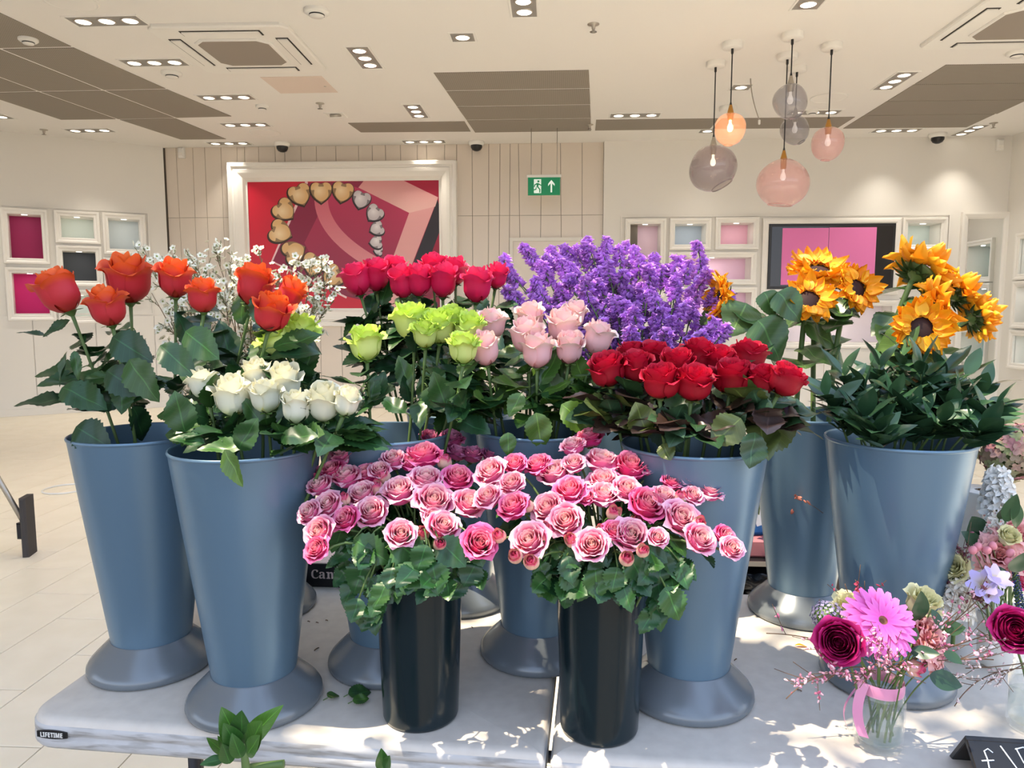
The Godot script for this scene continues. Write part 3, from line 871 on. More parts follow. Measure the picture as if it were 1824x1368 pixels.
func paint_poster() -> Image:
	var im := Image.create(890, 596, false, Image.FORMAT_RGB8)
	im.fill(Color8(206, 30, 56))
	var sh := func(a: Array) -> Array: return a.map(func(q): return [q[0] - 205, q[1] - 187])
	fill_poly(im, sh.call([[1300, 187], [1630, 187], [1630, 1142], [1200, 1142]]), Color8(176, 18, 58), Color8(132, 16, 52))
	fill_poly(im, sh.call([[640, 187], [655, 187], [662, 200], [378, 782], [930, 1052], [925, 1066], [362, 786]]), Color8(238, 200, 202))
	fill_poly(im, sh.call([[662, 195], [378, 780], [930, 1050], [1300, 1142], [1430, 800], [1410, 425], [1040, 230], [1075, 187]]), Color8(146, 34, 70), Color8(132, 30, 66))
	fill_poly(im, sh.call([[740, 420], [620, 645], [800, 1000], [1260, 1142], [1420, 800], [1410, 425], [1080, 250], [860, 190]]), Color8(196, 56, 96), Color8(138, 40, 70))
	fill_poly(im, sh.call([[1618, 330], [1632, 380], [1632, 560], [1540, 800], [1400, 1142], [1300, 1142]]), Color8(40, 34, 40))
	fill_poly(im, sh.call([[1075, 187], [1370, 187], [1622, 312], [1290, 1142], [1150, 1142], [1280, 765], [1408, 425], [1035, 235]]), Color8(226, 158, 158), Color8(232, 176, 172))
	fill_poly(im, sh.call([[1075, 187], [1370, 187], [1622, 312], [1600, 380], [1408, 425], [1035, 235]]), Color8(222, 150, 150), Color8(236, 190, 182))
	# ribbon
	var top := []
	var bot := []
	for i in 25:
		var t := i / 24.0
		var a := Vector2(755, 300).lerp(Vector2(740, 620), t).lerp(Vector2(740, 620).lerp(Vector2(1300, 880), t), t)
		var b := Vector2(755, 300).lerp(Vector2(740, 620), minf(t + 0.02, 1.0)).lerp(Vector2(740, 620).lerp(Vector2(1300, 880), minf(t + 0.02, 1.0)), minf(t + 0.02, 1.0))
		var d := (b - a).normalized() if t < 1.0 else Vector2(0.9, 0.4)
		var n := Vector2(-d.y, d.x) * 50.0
		top.append([a.x + n.x, a.y + n.y])
		bot.push_front([a.x - n.x, a.y - n.y])
	fill_poly(im, sh.call(top + bot), Color8(214, 104, 122), Color8(230, 158, 162))
	for h in [[1170, 705, 70, 1.7, 0], [1152, 640, 100, 1.5, 0], [1160, 540, 110, 1.2, 0], [1145, 430, 130, 0.7, 0], [1052, 330, 135, 0.3, 0], [915, 272, 158, 0.2, 1], [600, 290, 168, -0.35, 1], [756, 272, 160, 0.0, 1], [482, 402, 168, -0.8, 1], [450, 562, 176, -1.2, 1], [548, 706, 178, -2.0, 1], [684, 815, 180, 0.35, 1], [822, 900, 170, 0.9, 1]]:
		paint_heart(im, h[0] - 205.0, h[1] - 187.0, h[2], h[3], h[4] == 1)
	return im

func build_wall_things() -> void:
	var po := thing("framed_poster", "large red poster of a heart bead bracelet in a white moulded frame", "poster")
	var r: Array = [1.2525, 1.4917, 4.0853, 3.3351]
	var w: float = r[2] - r[0]
	var h: float = r[3] - r[1]
	po.transform = Transform3D(Basis(Vector3(1, 0, 0), Vector3.UP, Vector3(0, 0, 1)), Vector3(-5.7499, 0, -10.8039)) * Transform3D(Basis.IDENTITY, Vector3((r[0] + r[2]) / 2, r[1], 0.014))
	var pm := mat("poster_print", Color.WHITE, 0.35)
	pm.albedo_texture = ImageTexture.create_from_image(paint_poster())
	var st := tool_()
	for c in [[0, 0], [0, 1], [1, 1], [0, 0], [1, 1], [1, 0]]:
		st.set_uv(Vector2(c[0], 1 - c[1]))
		st.add_vertex(Vector3((c[0] - 0.5) * w, c[1] * h, 0.05))
	st.generate_normals()
	part(st.commit(), "print", pm, po)
	part(prism(rect(-w / 2, 0, w / 2, h), 0.0, 0.045), "backing", M.white_lacquer, po)
	var f := 0.2659
	part(moulding(-w / 2, 0, w / 2, h, [Vector2(0, 0.04), Vector2(0, 0.06), Vector2(0.1 * f, 0.06), Vector2(0.2 * f, 0.1), Vector2(0.45 * f, 0.13), Vector2(0.62 * f, 0.14), Vector2(0.66 * f, 0.125), Vector2(0.76 * f, 0.125), Vector2(0.8 * f, 0.15), Vector2(0.97 * f, 0.15), Vector2(f, 0.14), Vector2(f, 0)]), "frame", M.white_lacquer, po)

	var tv := thing("wall_screen", "black framed wall screen covered with two pink paper sheets", "screen")
	var q: Array = [2.3204, 1.7621, 4.0623, 2.6731]
	var tw: float = q[2] - q[0]
	var th: float = q[3] - q[1]
	tv.transform = Transform3D(Basis(Vector3(1, 0, 0), Vector3.UP, Vector3(0, 0, 1)), Vector3(0.711, 0, -10.7039)) * Transform3D(Basis.IDENTITY, Vector3((q[0] + q[2]) / 2, q[1], 0.002))
	part(prism(rect(-tw / 2, 0, tw / 2, th), 0.0, 0.06, 0.006), "casing", M.black_plastic, tv)
	var gl := mat("screen_glass", srgb(26, 24, 28), 0.08)
	part(prism(rect(-tw / 2 + 0.04, 0.04, tw / 2 - 0.04, th - 0.04), 0.06, 0.062), "screen_glass", gl, tv)
	part(moulding(-tw / 2, 0, tw / 2, th, [Vector2(0.0, 0.0), Vector2(0.0, 0.05), Vector2(0.02, 0.06), Vector2(0.05, 0.06), Vector2(0.08, 0.05), Vector2(0.08, 0.0)]), "surround", M.white_lacquer, tv)
	var paper := mat("pink_paper", srgb(238, 130, 190), 0.8)
	var s0: float = 2.5064 - (q[0] + q[2]) / 2
	var s1: float = 3.1462 - (q[0] + q[2]) / 2
	var s2: float = 3.7971 - (q[0] + q[2]) / 2
	part(prism(rect(s0, 0.06, s1 - 0.003, th - 0.06), 0.063, 0.066), "paper_sheet", paper, tv)
	part(prism(rect(s1 + 0.003, 0.06, s2, th - 0.055), 0.064, 0.067), "paper_sheet", paper, tv)

	var mi := thing("wall_mirror", "tall white framed mirror in the right corner showing blue niches", "mirror")
	var m: Array = [5.0486, 0.2887, 5.531, 2.7295]
	var mw: float = m[2] - m[0]
	mi.transform = Transform3D(Basis(Vector3(1, 0, 0), Vector3.UP, Vector3(0, 0, 1)), Vector3(0.711, 0, -10.7039)) * Transform3D(Basis.IDENTITY, Vector3((m[0] + m[2]) / 2, m[1], 0.002))
	part(prism(rect(-mw / 2, 0, mw / 2, m[3] - m[1]), 0.0, 0.012), "mirror_glass", M.mirror, mi)
	part(moulding(-mw / 2, 0, mw / 2, m[3] - m[1], [Vector2(0.0, 0.0), Vector2(0.0, 0.03), Vector2(0.02, 0.04), Vector2(0.06, 0.05), Vector2(0.09, 0.05), Vector2(0.09, 0.0)]), "frame", M.white_lacquer, mi)


# ---------------------------------------------------------------- folding table and buckets
func rounded(x0: float, z0: float, x1: float, z1: float, ra: float, rb: float, inset: float) -> PackedVector2Array:
	# corner radius ra at the x0 end, rb at the x1 end
	var out := PackedVector2Array()
	for c in [[x1, z1, rb, 0.0], [x0, z1, ra, PI / 2], [x0, z0, ra, PI], [x1, z0, rb, PI * 1.5]]:
		var r: float = maxf(c[2] - inset, 0.001)
		var cx: float = c[0] + (-1.0 if c[0] == x1 else 1.0) * maxf(c[2], inset + 0.001)
		var cz: float = c[1] + (-1.0 if c[1] == z1 else 1.0) * maxf(c[2], inset + 0.001)
		for i in 9:
			var a: float = c[3] + PI / 2 * i / 8.0
			out.append(Vector2(cx + cos(a) * r, cz + sin(a) * r))
	return out

func slab(x0: float, z0: float, x1: float, z1: float, ra: float, rb: float, prof: Array, fill: bool) -> ArrayMesh:
	var st := tool_()
	var last := PackedVector2Array()
	for i in prof.size():
		var lp := rounded(x0, z0, x1, z1, ra, rb, prof[i].x)
		if i > 0:
			for k in lp.size():
				var j := (k + 1) % lp.size()
				quad(st, Vector3(last[k].x, prof[i - 1].y, last[k].y), Vector3(lp[k].x, prof[i].y, lp[k].y), Vector3(lp[j].x, prof[i].y, lp[j].y), Vector3(last[j].x, prof[i - 1].y, last[j].y))
		last = lp
	if fill:
		var y: float = prof[prof.size() - 1].y
		var c := Vector2((x0 + x1) / 2, (z0 + z1) / 2)
		for k in last.size():
			var j := (k + 1) % last.size()
			for q in [last[k], c, last[j]]:
				st.add_vertex(Vector3(q.x, y, q.y))
	st.generate_normals()
	return st.commit()

func build_table() -> void:
	var m := mat("table_plastic", srgb(222, 216, 207), 0.5)
	m.albedo_texture = noise_tex(0.03, srgb(240, 238, 236), srgb(255, 254, 252), 11, 512, 6)
	m.uv1_triplanar = true
	m.uv1_world_triplanar = true
	m.uv1_scale = Vector3(1.6, 1.6, 1.6)
	var e := mat("table_edge_plastic", srgb(196, 196, 196), 0.55)
	e.albedo_texture = noise_tex(0.02, srgb(200, 197, 193), srgb(255, 255, 255), 23, 512, 6)
	var gr: Gradient = e.albedo_texture.color_ramp
	gr.set_offset(0, 0.22)
	gr.set_offset(1, 0.5)
	e.uv1_triplanar = true
	e.uv1_world_triplanar = true
	e.uv1_scale = Vector3(0.9, 7.0, 0.9)
	var t := thing("folding_table", "pale grey plastic folding table with a centre seam, crowded with flower buckets", "table", Vector3(0.0183, 0, -1.5623))
	t.rotation.y = -0.06
	var h := TABLE
	for s in [-1.0, 1.0]:
		var x0 := -0.992 if s < 0 else 0.004
		var x1 := -0.004 if s < 0 else 0.992
		var ra := 0.07 if s < 0 else 0.008
		var rb := 0.008 if s < 0 else 0.07
		part(slab(x0, -0.39, x1, 0.39, ra, rb, [Vector2(0.0035, h - 0.012), Vector2(0.006, h - 0.006), Vector2(0.012, h - 0.0015), Vector2(0.022, h)], true), "tabletop_half", m, t)
		part(slab(x0, -0.39, x1, 0.39, ra, rb, [Vector2(0.02, h - 0.056), Vector2(0.004, h - 0.056), Vector2(0.0, h - 0.05), Vector2(0.0, h - 0.036), Vector2(0.004, h - 0.033), Vector2(0.004, h - 0.03), Vector2(0.0005, h - 0.027), Vector2(0.0005, h - 0.016), Vector2(0.0035, h - 0.012)], false), "edge_rim", e, t)
		part(slab(x0 + 0.02, -0.37, x1 - 0.02, 0.37, 0.05, 0.05, [Vector2(0, h - 0.05), Vector2(0.01, h - 0.052)], true), "underside", m, t)
		var lx: float = s * 0.675
		var pts := PackedVector3Array([Vector3(lx, 0.0, 0.33), Vector3(lx, h - 0.08, 0.33), Vector3(lx, h - 0.052, 0.3), Vector3(lx, h - 0.052, -0.3), Vector3(lx, h - 0.08, -0.33), Vector3(lx, 0.0, -0.33)])
		part(tube(pts, [0.014], 10), "leg_frame", M.dark_metal, t)
		part(tube(PackedVector3Array([Vector3(lx, 0.22, 0.33), Vector3(lx, 0.22, -0.33)]), [0.011], 8), "leg_brace", M.dark_metal, t)
	for z in [0.3, -0.3]:
		part(tube(PackedVector3Array([Vector3(-0.7, h - 0.06, z), Vector3(0.7, h - 0.06, z)]), [0.011], 8), "rail", M.dark_metal, t)
	# maker's badge on the front edge
	var bx: Array = [0.0437, 0.7108, 0.104, 0.7285]
	var bm := thing_point(bx)
	var badge := part(prism(badge_outline(bx[2] - bx[0], 0.017), 0.0, 0.003, 0.0008), "badge", M.black_plastic, t, Transform3D(Basis.IDENTITY, Vector3(bm.x - 0.992, h - 0.026, 0.39)))
	var words := part(lettering("LIFETIME", 0.009, 0.0008), "lettering", M.white_plastic, badge, Transform3D(Basis.IDENTITY, Vector3(0, 0.0, 0.0035)))
	words.scale = Vector3(0.82, 1, 1)

func thing_point(b: Array) -> Vector2:
	return Vector2((b[0] + b[2]) / 2, (b[1] + b[3]) / 2)

func badge_outline(w: float, h: float) -> PackedVector2Array:
	var p := PackedVector2Array()
	for i in 9:
		var u := i / 8.0 * 2 - 1
		p.append(Vector2(u * w / 2, h / 2 - 0.003 * u * u))
	for i in 9:
		var u := 1 - i / 8.0 * 2
		p.append(Vector2(u * w / 2, -h / 2 + 0.003 * u * u))
	return p

func build_buckets() -> void:
	var g := mat("bucket_grey", srgb(106, 135, 157), 0.33, 0.4)
	var gf := mat("bucket_foot_grey", srgb(120, 128, 134), 0.26, 0.25)
	var k := mat("bucket_black", srgb(22, 38, 44), 0.18, 0.2)
	var body := lathe_runs([
		[Vector2(0.0, 0.0615), Vector2(0.0781, 0.0615)],
		[Vector2(0.0783, 0.0615), Vector2(0.0925, 0.1691), Vector2(0.1065, 0.2716), Vector2(0.12, 0.3741), Vector2(0.1353, 0.4955)],
		[Vector2(0.1353, 0.4955), Vector2(0.1368, 0.4965), Vector2(0.1377, 0.499), Vector2(0.1368, 0.5018), Vector2(0.1352, 0.5026), Vector2(0.1338, 0.5018), Vector2(0.1333, 0.4995)],
		[Vector2(0.1333, 0.4995), Vector2(0.1172, 0.3741), Vector2(0.1032, 0.2716), Vector2(0.0897, 0.1691), Vector2(0.0763, 0.0718)],
		[Vector2(0.0763, 0.0718), Vector2(0.0, 0.0718)]], 72)
	var foot := lathe_runs([[Vector2(0.1172, 0.0), Vector2(0.1246, 0.0031), Vector2(0.1272, 0.0102), Vector2(0.126, 0.0184), Vector2(0.1209, 0.0266), Vector2(0.1107, 0.0374), Vector2(0.0995, 0.0482), Vector2(0.0897, 0.0579), Vector2(0.0823, 0.0648), Vector2(0.0807, 0.0671), Vector2(0.0789, 0.0671)], [Vector2(0.0, 0.001), Vector2(0.1172, 0.0)]], 72)
	for b in [[Vector3(-0.8543, 0.74, -1.4553), "orange-red roses"], [Vector3(-0.5742, 0.74, -1.3213), "white roses"], [Vector3(-0.3509, 0.74, -1.4886), "lime green roses"], [Vector3(-0.0309, 0.74, -1.5532), "blush pink roses"], [Vector3(0.2694, 0.74, -1.3917), "dark red roses"], [Vector3(0.6256, 0.74, -1.8081), "sunflowers"], [Vector3(0.6883, 0.74, -1.4748), "dark green ruscus foliage"], [Vector3(-0.73, 0.74, -1.76), "white waxflower"], [Vector3(-0.235, 0.74, -1.83), "crimson roses"], [Vector3(0.22, 0.74, -1.84), "purple statice"]]:
		var o := thing("flower_bucket", "tall grey flared flower bucket on a wide foot holding %s" % b[1], "bucket", b[0], "tall grey flower buckets")
		part(body, "body", g, o)
		part(foot, "foot", gf, o)
	var dark := lathe_runs([
		[Vector2(0.0, 0.0), Vector2(0.066, 0.0)],
		[Vector2(0.066, 0.0), Vector2(0.069, 0.0023), Vector2(0.0705, 0.007)],
		[Vector2(0.0705, 0.007), Vector2(0.0735, 0.0928), Vector2(0.0765, 0.1856), Vector2(0.0795, 0.2784)],
		[Vector2(0.0795, 0.2784), Vector2(0.082, 0.2796), Vector2(0.0828, 0.2842), Vector2(0.0818, 0.2888), Vector2(0.079, 0.29), Vector2(0.0775, 0.2865)],
		[Vector2(0.0775, 0.2865), Vector2(0.068, 0.0116), Vector2(0.0, 0.0116)]], 64)
	for b in [[Vector3(-0.2443, 0.74, -1.2922), "black straight sided flower bucket of pink spray roses left of the table seam"], [Vector3(0.0879, 0.74, -1.2663), "black straight sided flower bucket of pink spray roses right of the table seam"]]:
		var o := thing("spray_rose_bucket", b[1], "bucket", b[0], "black flower buckets")
		part(dark, "body", k, o)


# ---------------------------------------------------------------- the street tree whose crown dapples the table, out of frame
func build_tree() -> void:
	var o := thing("street_tree", "leafy street tree standing outside the shop front", "tree", Vector3(2.0, 0.0, 3.6))
	mat("bark", srgb(92, 78, 64), 0.9)
	var lf := vmat("tree_leaf", 0.5, 0.3)
	var top := Vector3(-3.5, 5.6, -4.2)   # middle of the crown over the table, from the foot of the tree
	part(tube(bend(Vector3.ZERO, Vector3(0.1, 4.2, -0.4), Vector3(-1.2, 5.2, -1.8), 12), [0.16, 0.15, 0.14, 0.13, 0.13, 0.12, 0.11, 0.11, 0.1, 0.1, 0.09, 0.09, 0.08], 10), "trunk", M.bark, o)
	for i in 9:
		var a := Vector3(-1.2, 5.2, -1.8)
		var b := top + Vector3(rng.randf_range(-1.3, 1.6), rng.randf_range(-0.5, 0.6), rng.randf_range(-1.2, 1.3))
		part(tube(bend(a, a.lerp(b, 0.5) + rv(0.25), b, 8), [0.05, 0.045, 0.04, 0.035, 0.03, 0.025, 0.02, 0.015, 0.01], 6), "branch", M.bark, o)
	var lm := leaf_mesh(0.3, 0.02, 0.1, 0.1, 0.8, lin(70, 110, 50), lin(110, 140, 80))
	var xs := []
	for i in 1800:
		var p := Vector3(rng.randfn(0.0, 0.75), rng.randfn(0.0, 0.35), rng.randfn(0.0, 0.75))
		xs.append(Transform3D(basis_to(Vector3(0, 1, 0) + rv(0.9), rng.randf() * TAU).scaled_local(Vector3.ONE * rng.randf_range(0.06, 0.1)), top + p * 1.15))
	many(lm, "crown_leaves", lf, o, xs)


# ---------------------------------------------------------------- flowers
var rose_kinds := {}
var leaves := {}
var small := {}

func petal(R: float, H: float, W: float, lean: float, curl: float, ruffle: float, cols: Array, sd: float) -> ArrayMesh:
	return sheet(8, 8, func(u: float, v: float) -> Array:
		var wide := lerpf(0.35, 1.0, smoothstep(0.0, 0.5, v)) * (1.0 - 0.3 * pow(maxf(0.0, (v - 0.65) / 0.35), 3.0))
		var a := u * W * wide
		var vv := v * (1.0 - 0.11 * u * u * v)
		var r := R * lerpf(0.1, 1.0, 1.0 - pow(1.0 - minf(v / 0.52, 1.0), 2.8))
		r += R * lean * maxf(0.0, v - 0.45)
		var t := maxf(0.0, (v - 0.68) / 0.32)
		r += curl * 0.22 * t * t * (0.75 + 0.5 * u * u)
		var y := H * vv - curl * 0.09 * t * t * (1.0 + 0.6 * u * u)
		r += ruffle * sin(u * 7.0 + sd) * t
		y += ruffle * 0.8 * sin(u * 10.0 + sd * 2.3) * t + 0.012 * sin(u * 4.0 + sd * 3.1) * t
		var c: Color = cols[0].lerp(cols[1], smoothstep(0.05, 0.45, v)).lerp(cols[2], smoothstep(0.72, 1.0, v + 0.1 * u * u))
		return [Vector3(r * sin(a), y, r * cos(a)), c])

func spiral(R: float, H: float, turns: float, cols: Array) -> ArrayMesh:
	return sheet(int(turns * 16), 3, func(u: float, v: float) -> Array:
		var s := u * 0.5 + 0.5
		var a := s * turns * TAU
		var r := lerpf(0.012, R, s) * lerpf(1.1, 1.0 + 0.15 * s, v)
		var y := H * lerpf(0.3, lerpf(1.0, 0.95, s), v) + 0.012 * sin(a * 2.4)
		return [Vector3(r * sin(a), y, r * cos(a)), cols[1].lerp(cols[2], v)])

# rings: [petals, radius, height, half angle, lean, curl]; inner and outer are colour triples base, middle, rim
func make_rose(kind: String, rings: Array, ruffle: float, inner: Array, outer: Array, core: Array, calyx_c: Color) -> void:
	var made := []
	var off := 0.0
	for i in rings.size():
		var q: Array = rings[i]
		var t := float(i) / maxf(rings.size() - 1, 1)
		var cols := [inner[0].lerp(outer[0], t), inner[1].lerp(outer[1], t), inner[2].lerp(outer[2], t)]
		off += 0.9
		var variants := []
		for k in 2:
			variants.append(petal(q[1], q[2], q[3], q[4], q[5], ruffle * (0.4 + 0.6 * t), cols, i * 1.7 + k * 2.9))
		made.append([variants, q[0], off])
	var cal := sheet(40, 5, func(u: float, v: float) -> Array:
		var a := u * PI
		var tip := pow(absf(cos(a * 2.5)), 2.0)
		var r := lerpf(0.03, 0.15, smoothstep(0.0, 0.4, v)) + 0.24 * tip * maxf(0.0, v - 0.4)
		var y := -0.1 + 0.14 * minf(v / 0.4, 1.0) + 0.1 * tip * maxf(0.0, v - 0.4) * (0.6 - v)
		return [Vector3(r * sin(a), y, r * cos(a)), calyx_c])
	rose_kinds[kind] = {"rings": made, "core": spiral(core[0], core[1], core[2], inner), "calyx": cal, "tall": rings[1][2]}

func leaf_mesh(ratio: float, serr: float, fold: float, droop: float, blunt: float, col: Color, rib: Color, wave := 0.0) -> ArrayMesh:
	return sheet(6, 18, func(u: float, v: float) -> Array:
		var w := ratio * pow(sin(PI * pow(v, blunt)), 0.85)
		if absf(u) > 0.9:
			w *= 1.0 + serr * (1.0 if int(round(v * 18)) % 2 == 0 else -1.0)
		if v <= 0.001 or v >= 0.999:
			w = 0.0
		var side := absf(u)
		var y := fold * side * w - droop * v * v + wave * sin(v * 9.0 + u * 2.0) * w
		var c := col
		return [Vector3(u * w, y, v), c])

func make_leaf_set(called: String, ratio: float, serr: float, fold: float, blunt: float, cols: Array, rib: Color, wave: float) -> void:
	var a := []
	for c in cols:
		for d in [0.02, 0.18, 0.34]:
			a.append(leaf_mesh(ratio, serr, fold, d, blunt, c, rib, wave))
	leaves[called] = a

func put_leaf(kind: String, parent: Node3D, base: Vector3, dir: Vector3, up: Vector3, length: float, m: Material, wide := 1.0, called := "leaf") -> void:
	var set_: Array = leaves[kind]
	part(set_[rng.randi() % set_.size()], called, m, parent, leaf_frame(base, dir, up, length, wide))

func rose_head(kind: String, parent: Node3D, at: Vector3, n: Vector3, s: float, pm: Material, openness := 0.0) -> Vector3:
	# at: middle of the bloom in the parent's axes; gives back the foot of the bloom
	var k: Dictionary = rose_kinds[kind]
	var b := basis_to(n, rng.randf() * TAU)
	var foot: Vector3 = at - n.normalized() * s * k.tall * 0.48
	part(k.core, "petal_spiral", pm, parent, Transform3D(b.scaled_local(Vector3.ONE * s), foot))
	for ring in k.rings:
		for i in int(ring[1]):
			var a: float = ring[2] + TAU * i / ring[1] + rng.randf_range(-0.16, 0.16)
			var tilt := Basis(Vector3.RIGHT, rng.randf_range(-0.04, 0.04) + openness + (rng.randf_range(0.0, 0.16) if ring == k.rings[-1] else 0.0))
			var sc := s * rng.randf_range(0.94, 1.05)
			part(ring[0][i % 2], "petal", pm, parent, Transform3D((b * Basis(Vector3.UP, a) * tilt).scaled_local(Vector3(sc, sc * rng.randf_range(0.95, 1.03), sc)), foot))
	part(k.calyx, "calyx", M.calyx, parent, Transform3D(b.scaled_local(Vector3.ONE * s), foot))
	return foot

func rose(called: String, label: String, group: String, kind: String, h: Array, pm: Material, leaf_kind: String, nleaf: int, leaf_len: float, lo: float, axis: Vector3, stem_r := 0.0032, category := "rose") -> Node3D:
	var bottom: Vector3 = h[3]
	var o := thing(called, label, category, bottom, group)
	var n: Vector3 = h[2]
	var foot := rose_head(kind, o, h[0] - bottom, n, h[1], pm)
	var mid := Vector3(foot.x, 0, foot.z) * 0.55 + Vector3(0, foot.y * 0.6, 0) - n * 0.03 + rv(0.012)
	mid = mid.lerp(foot - n * foot.length() * 0.35, 0.5)
	if axis.z > -1.3:
		mid = Vector3(foot.x * 0.35, maxf(foot.y * 0.62, 0.37), foot.z * 0.35)
	var pts := bend(Vector3.ZERO, mid, foot - n * 0.002, 12)
	part(tube(pts, [stem_r * 1.15, stem_r * 1.1, stem_r, stem_r, stem_r, stem_r, stem_r, stem_r, stem_r, stem_r, stem_r * 0.95, stem_r * 0.95, stem_r * 1.3], 7, Color.WHITE), "stem", M.stem, o)
	var rim := (1.245 if axis.z < -1.3 else 1.035) - bottom.y
	while lo < 0.88 and pts[int(lo * 12.0)].y < rim:
		lo += 0.02
	var low := 4 if axis.z < -1.3 else 0   # leaves that crowd the rim of the bucket
	for i in nleaf + low:
		var t := lerpf(lo, 0.93 if axis.z < -1.3 else 0.8, (i + rng.randf()) / nleaf) if i < nleaf else lo + rng.randf() * 0.05
		var f := t * 12.0
		var p := pts[int(f)].lerp(pts[mini(int(f) + 1, 12)], f - int(f))
		var out := p + bottom - axis
		out.y = 0.0
		var a := rng.randf() * TAU
		var dir := (out.normalized() * 0.7 + Vector3(cos(a), 0, sin(a)) * 0.8)
		dir.y = rng.randf_range(-0.35, 0.75) if p.y > rim + 0.05 else rng.randf_range(0.1, 0.7)
		if axis.z > -1.3:
			dir.y = rng.randf_range(-0.8, 0.1)
		dir = dir.normalized()
		var L := leaf_len * rng.randf_range(0.75, 1.2)
		var pet := p + dir * L * 0.22
		part(tube(PackedVector3Array([p, p.lerp(pet, 0.5) + Vector3(0, 0.004, 0), pet]), [0.0012], 4), "leaf_stalk", M.stem, o)
		put_leaf(leaf_kind, o, pet, dir + Vector3(0, -0.15, 0), Vector3(0, 1, 0.35) + rv(0.5), L, M.leaf, rng.randf_range(0.9, 1.15))
	return o

func fixed_leaf(o: Node3D, kind: String, base: Vector3, tip: Vector3, up: Vector3, wide := 1.0) -> void:
	put_leaf(kind, o, base - o.position, tip - base, up, (tip - base).length(), M.leaf, wide)

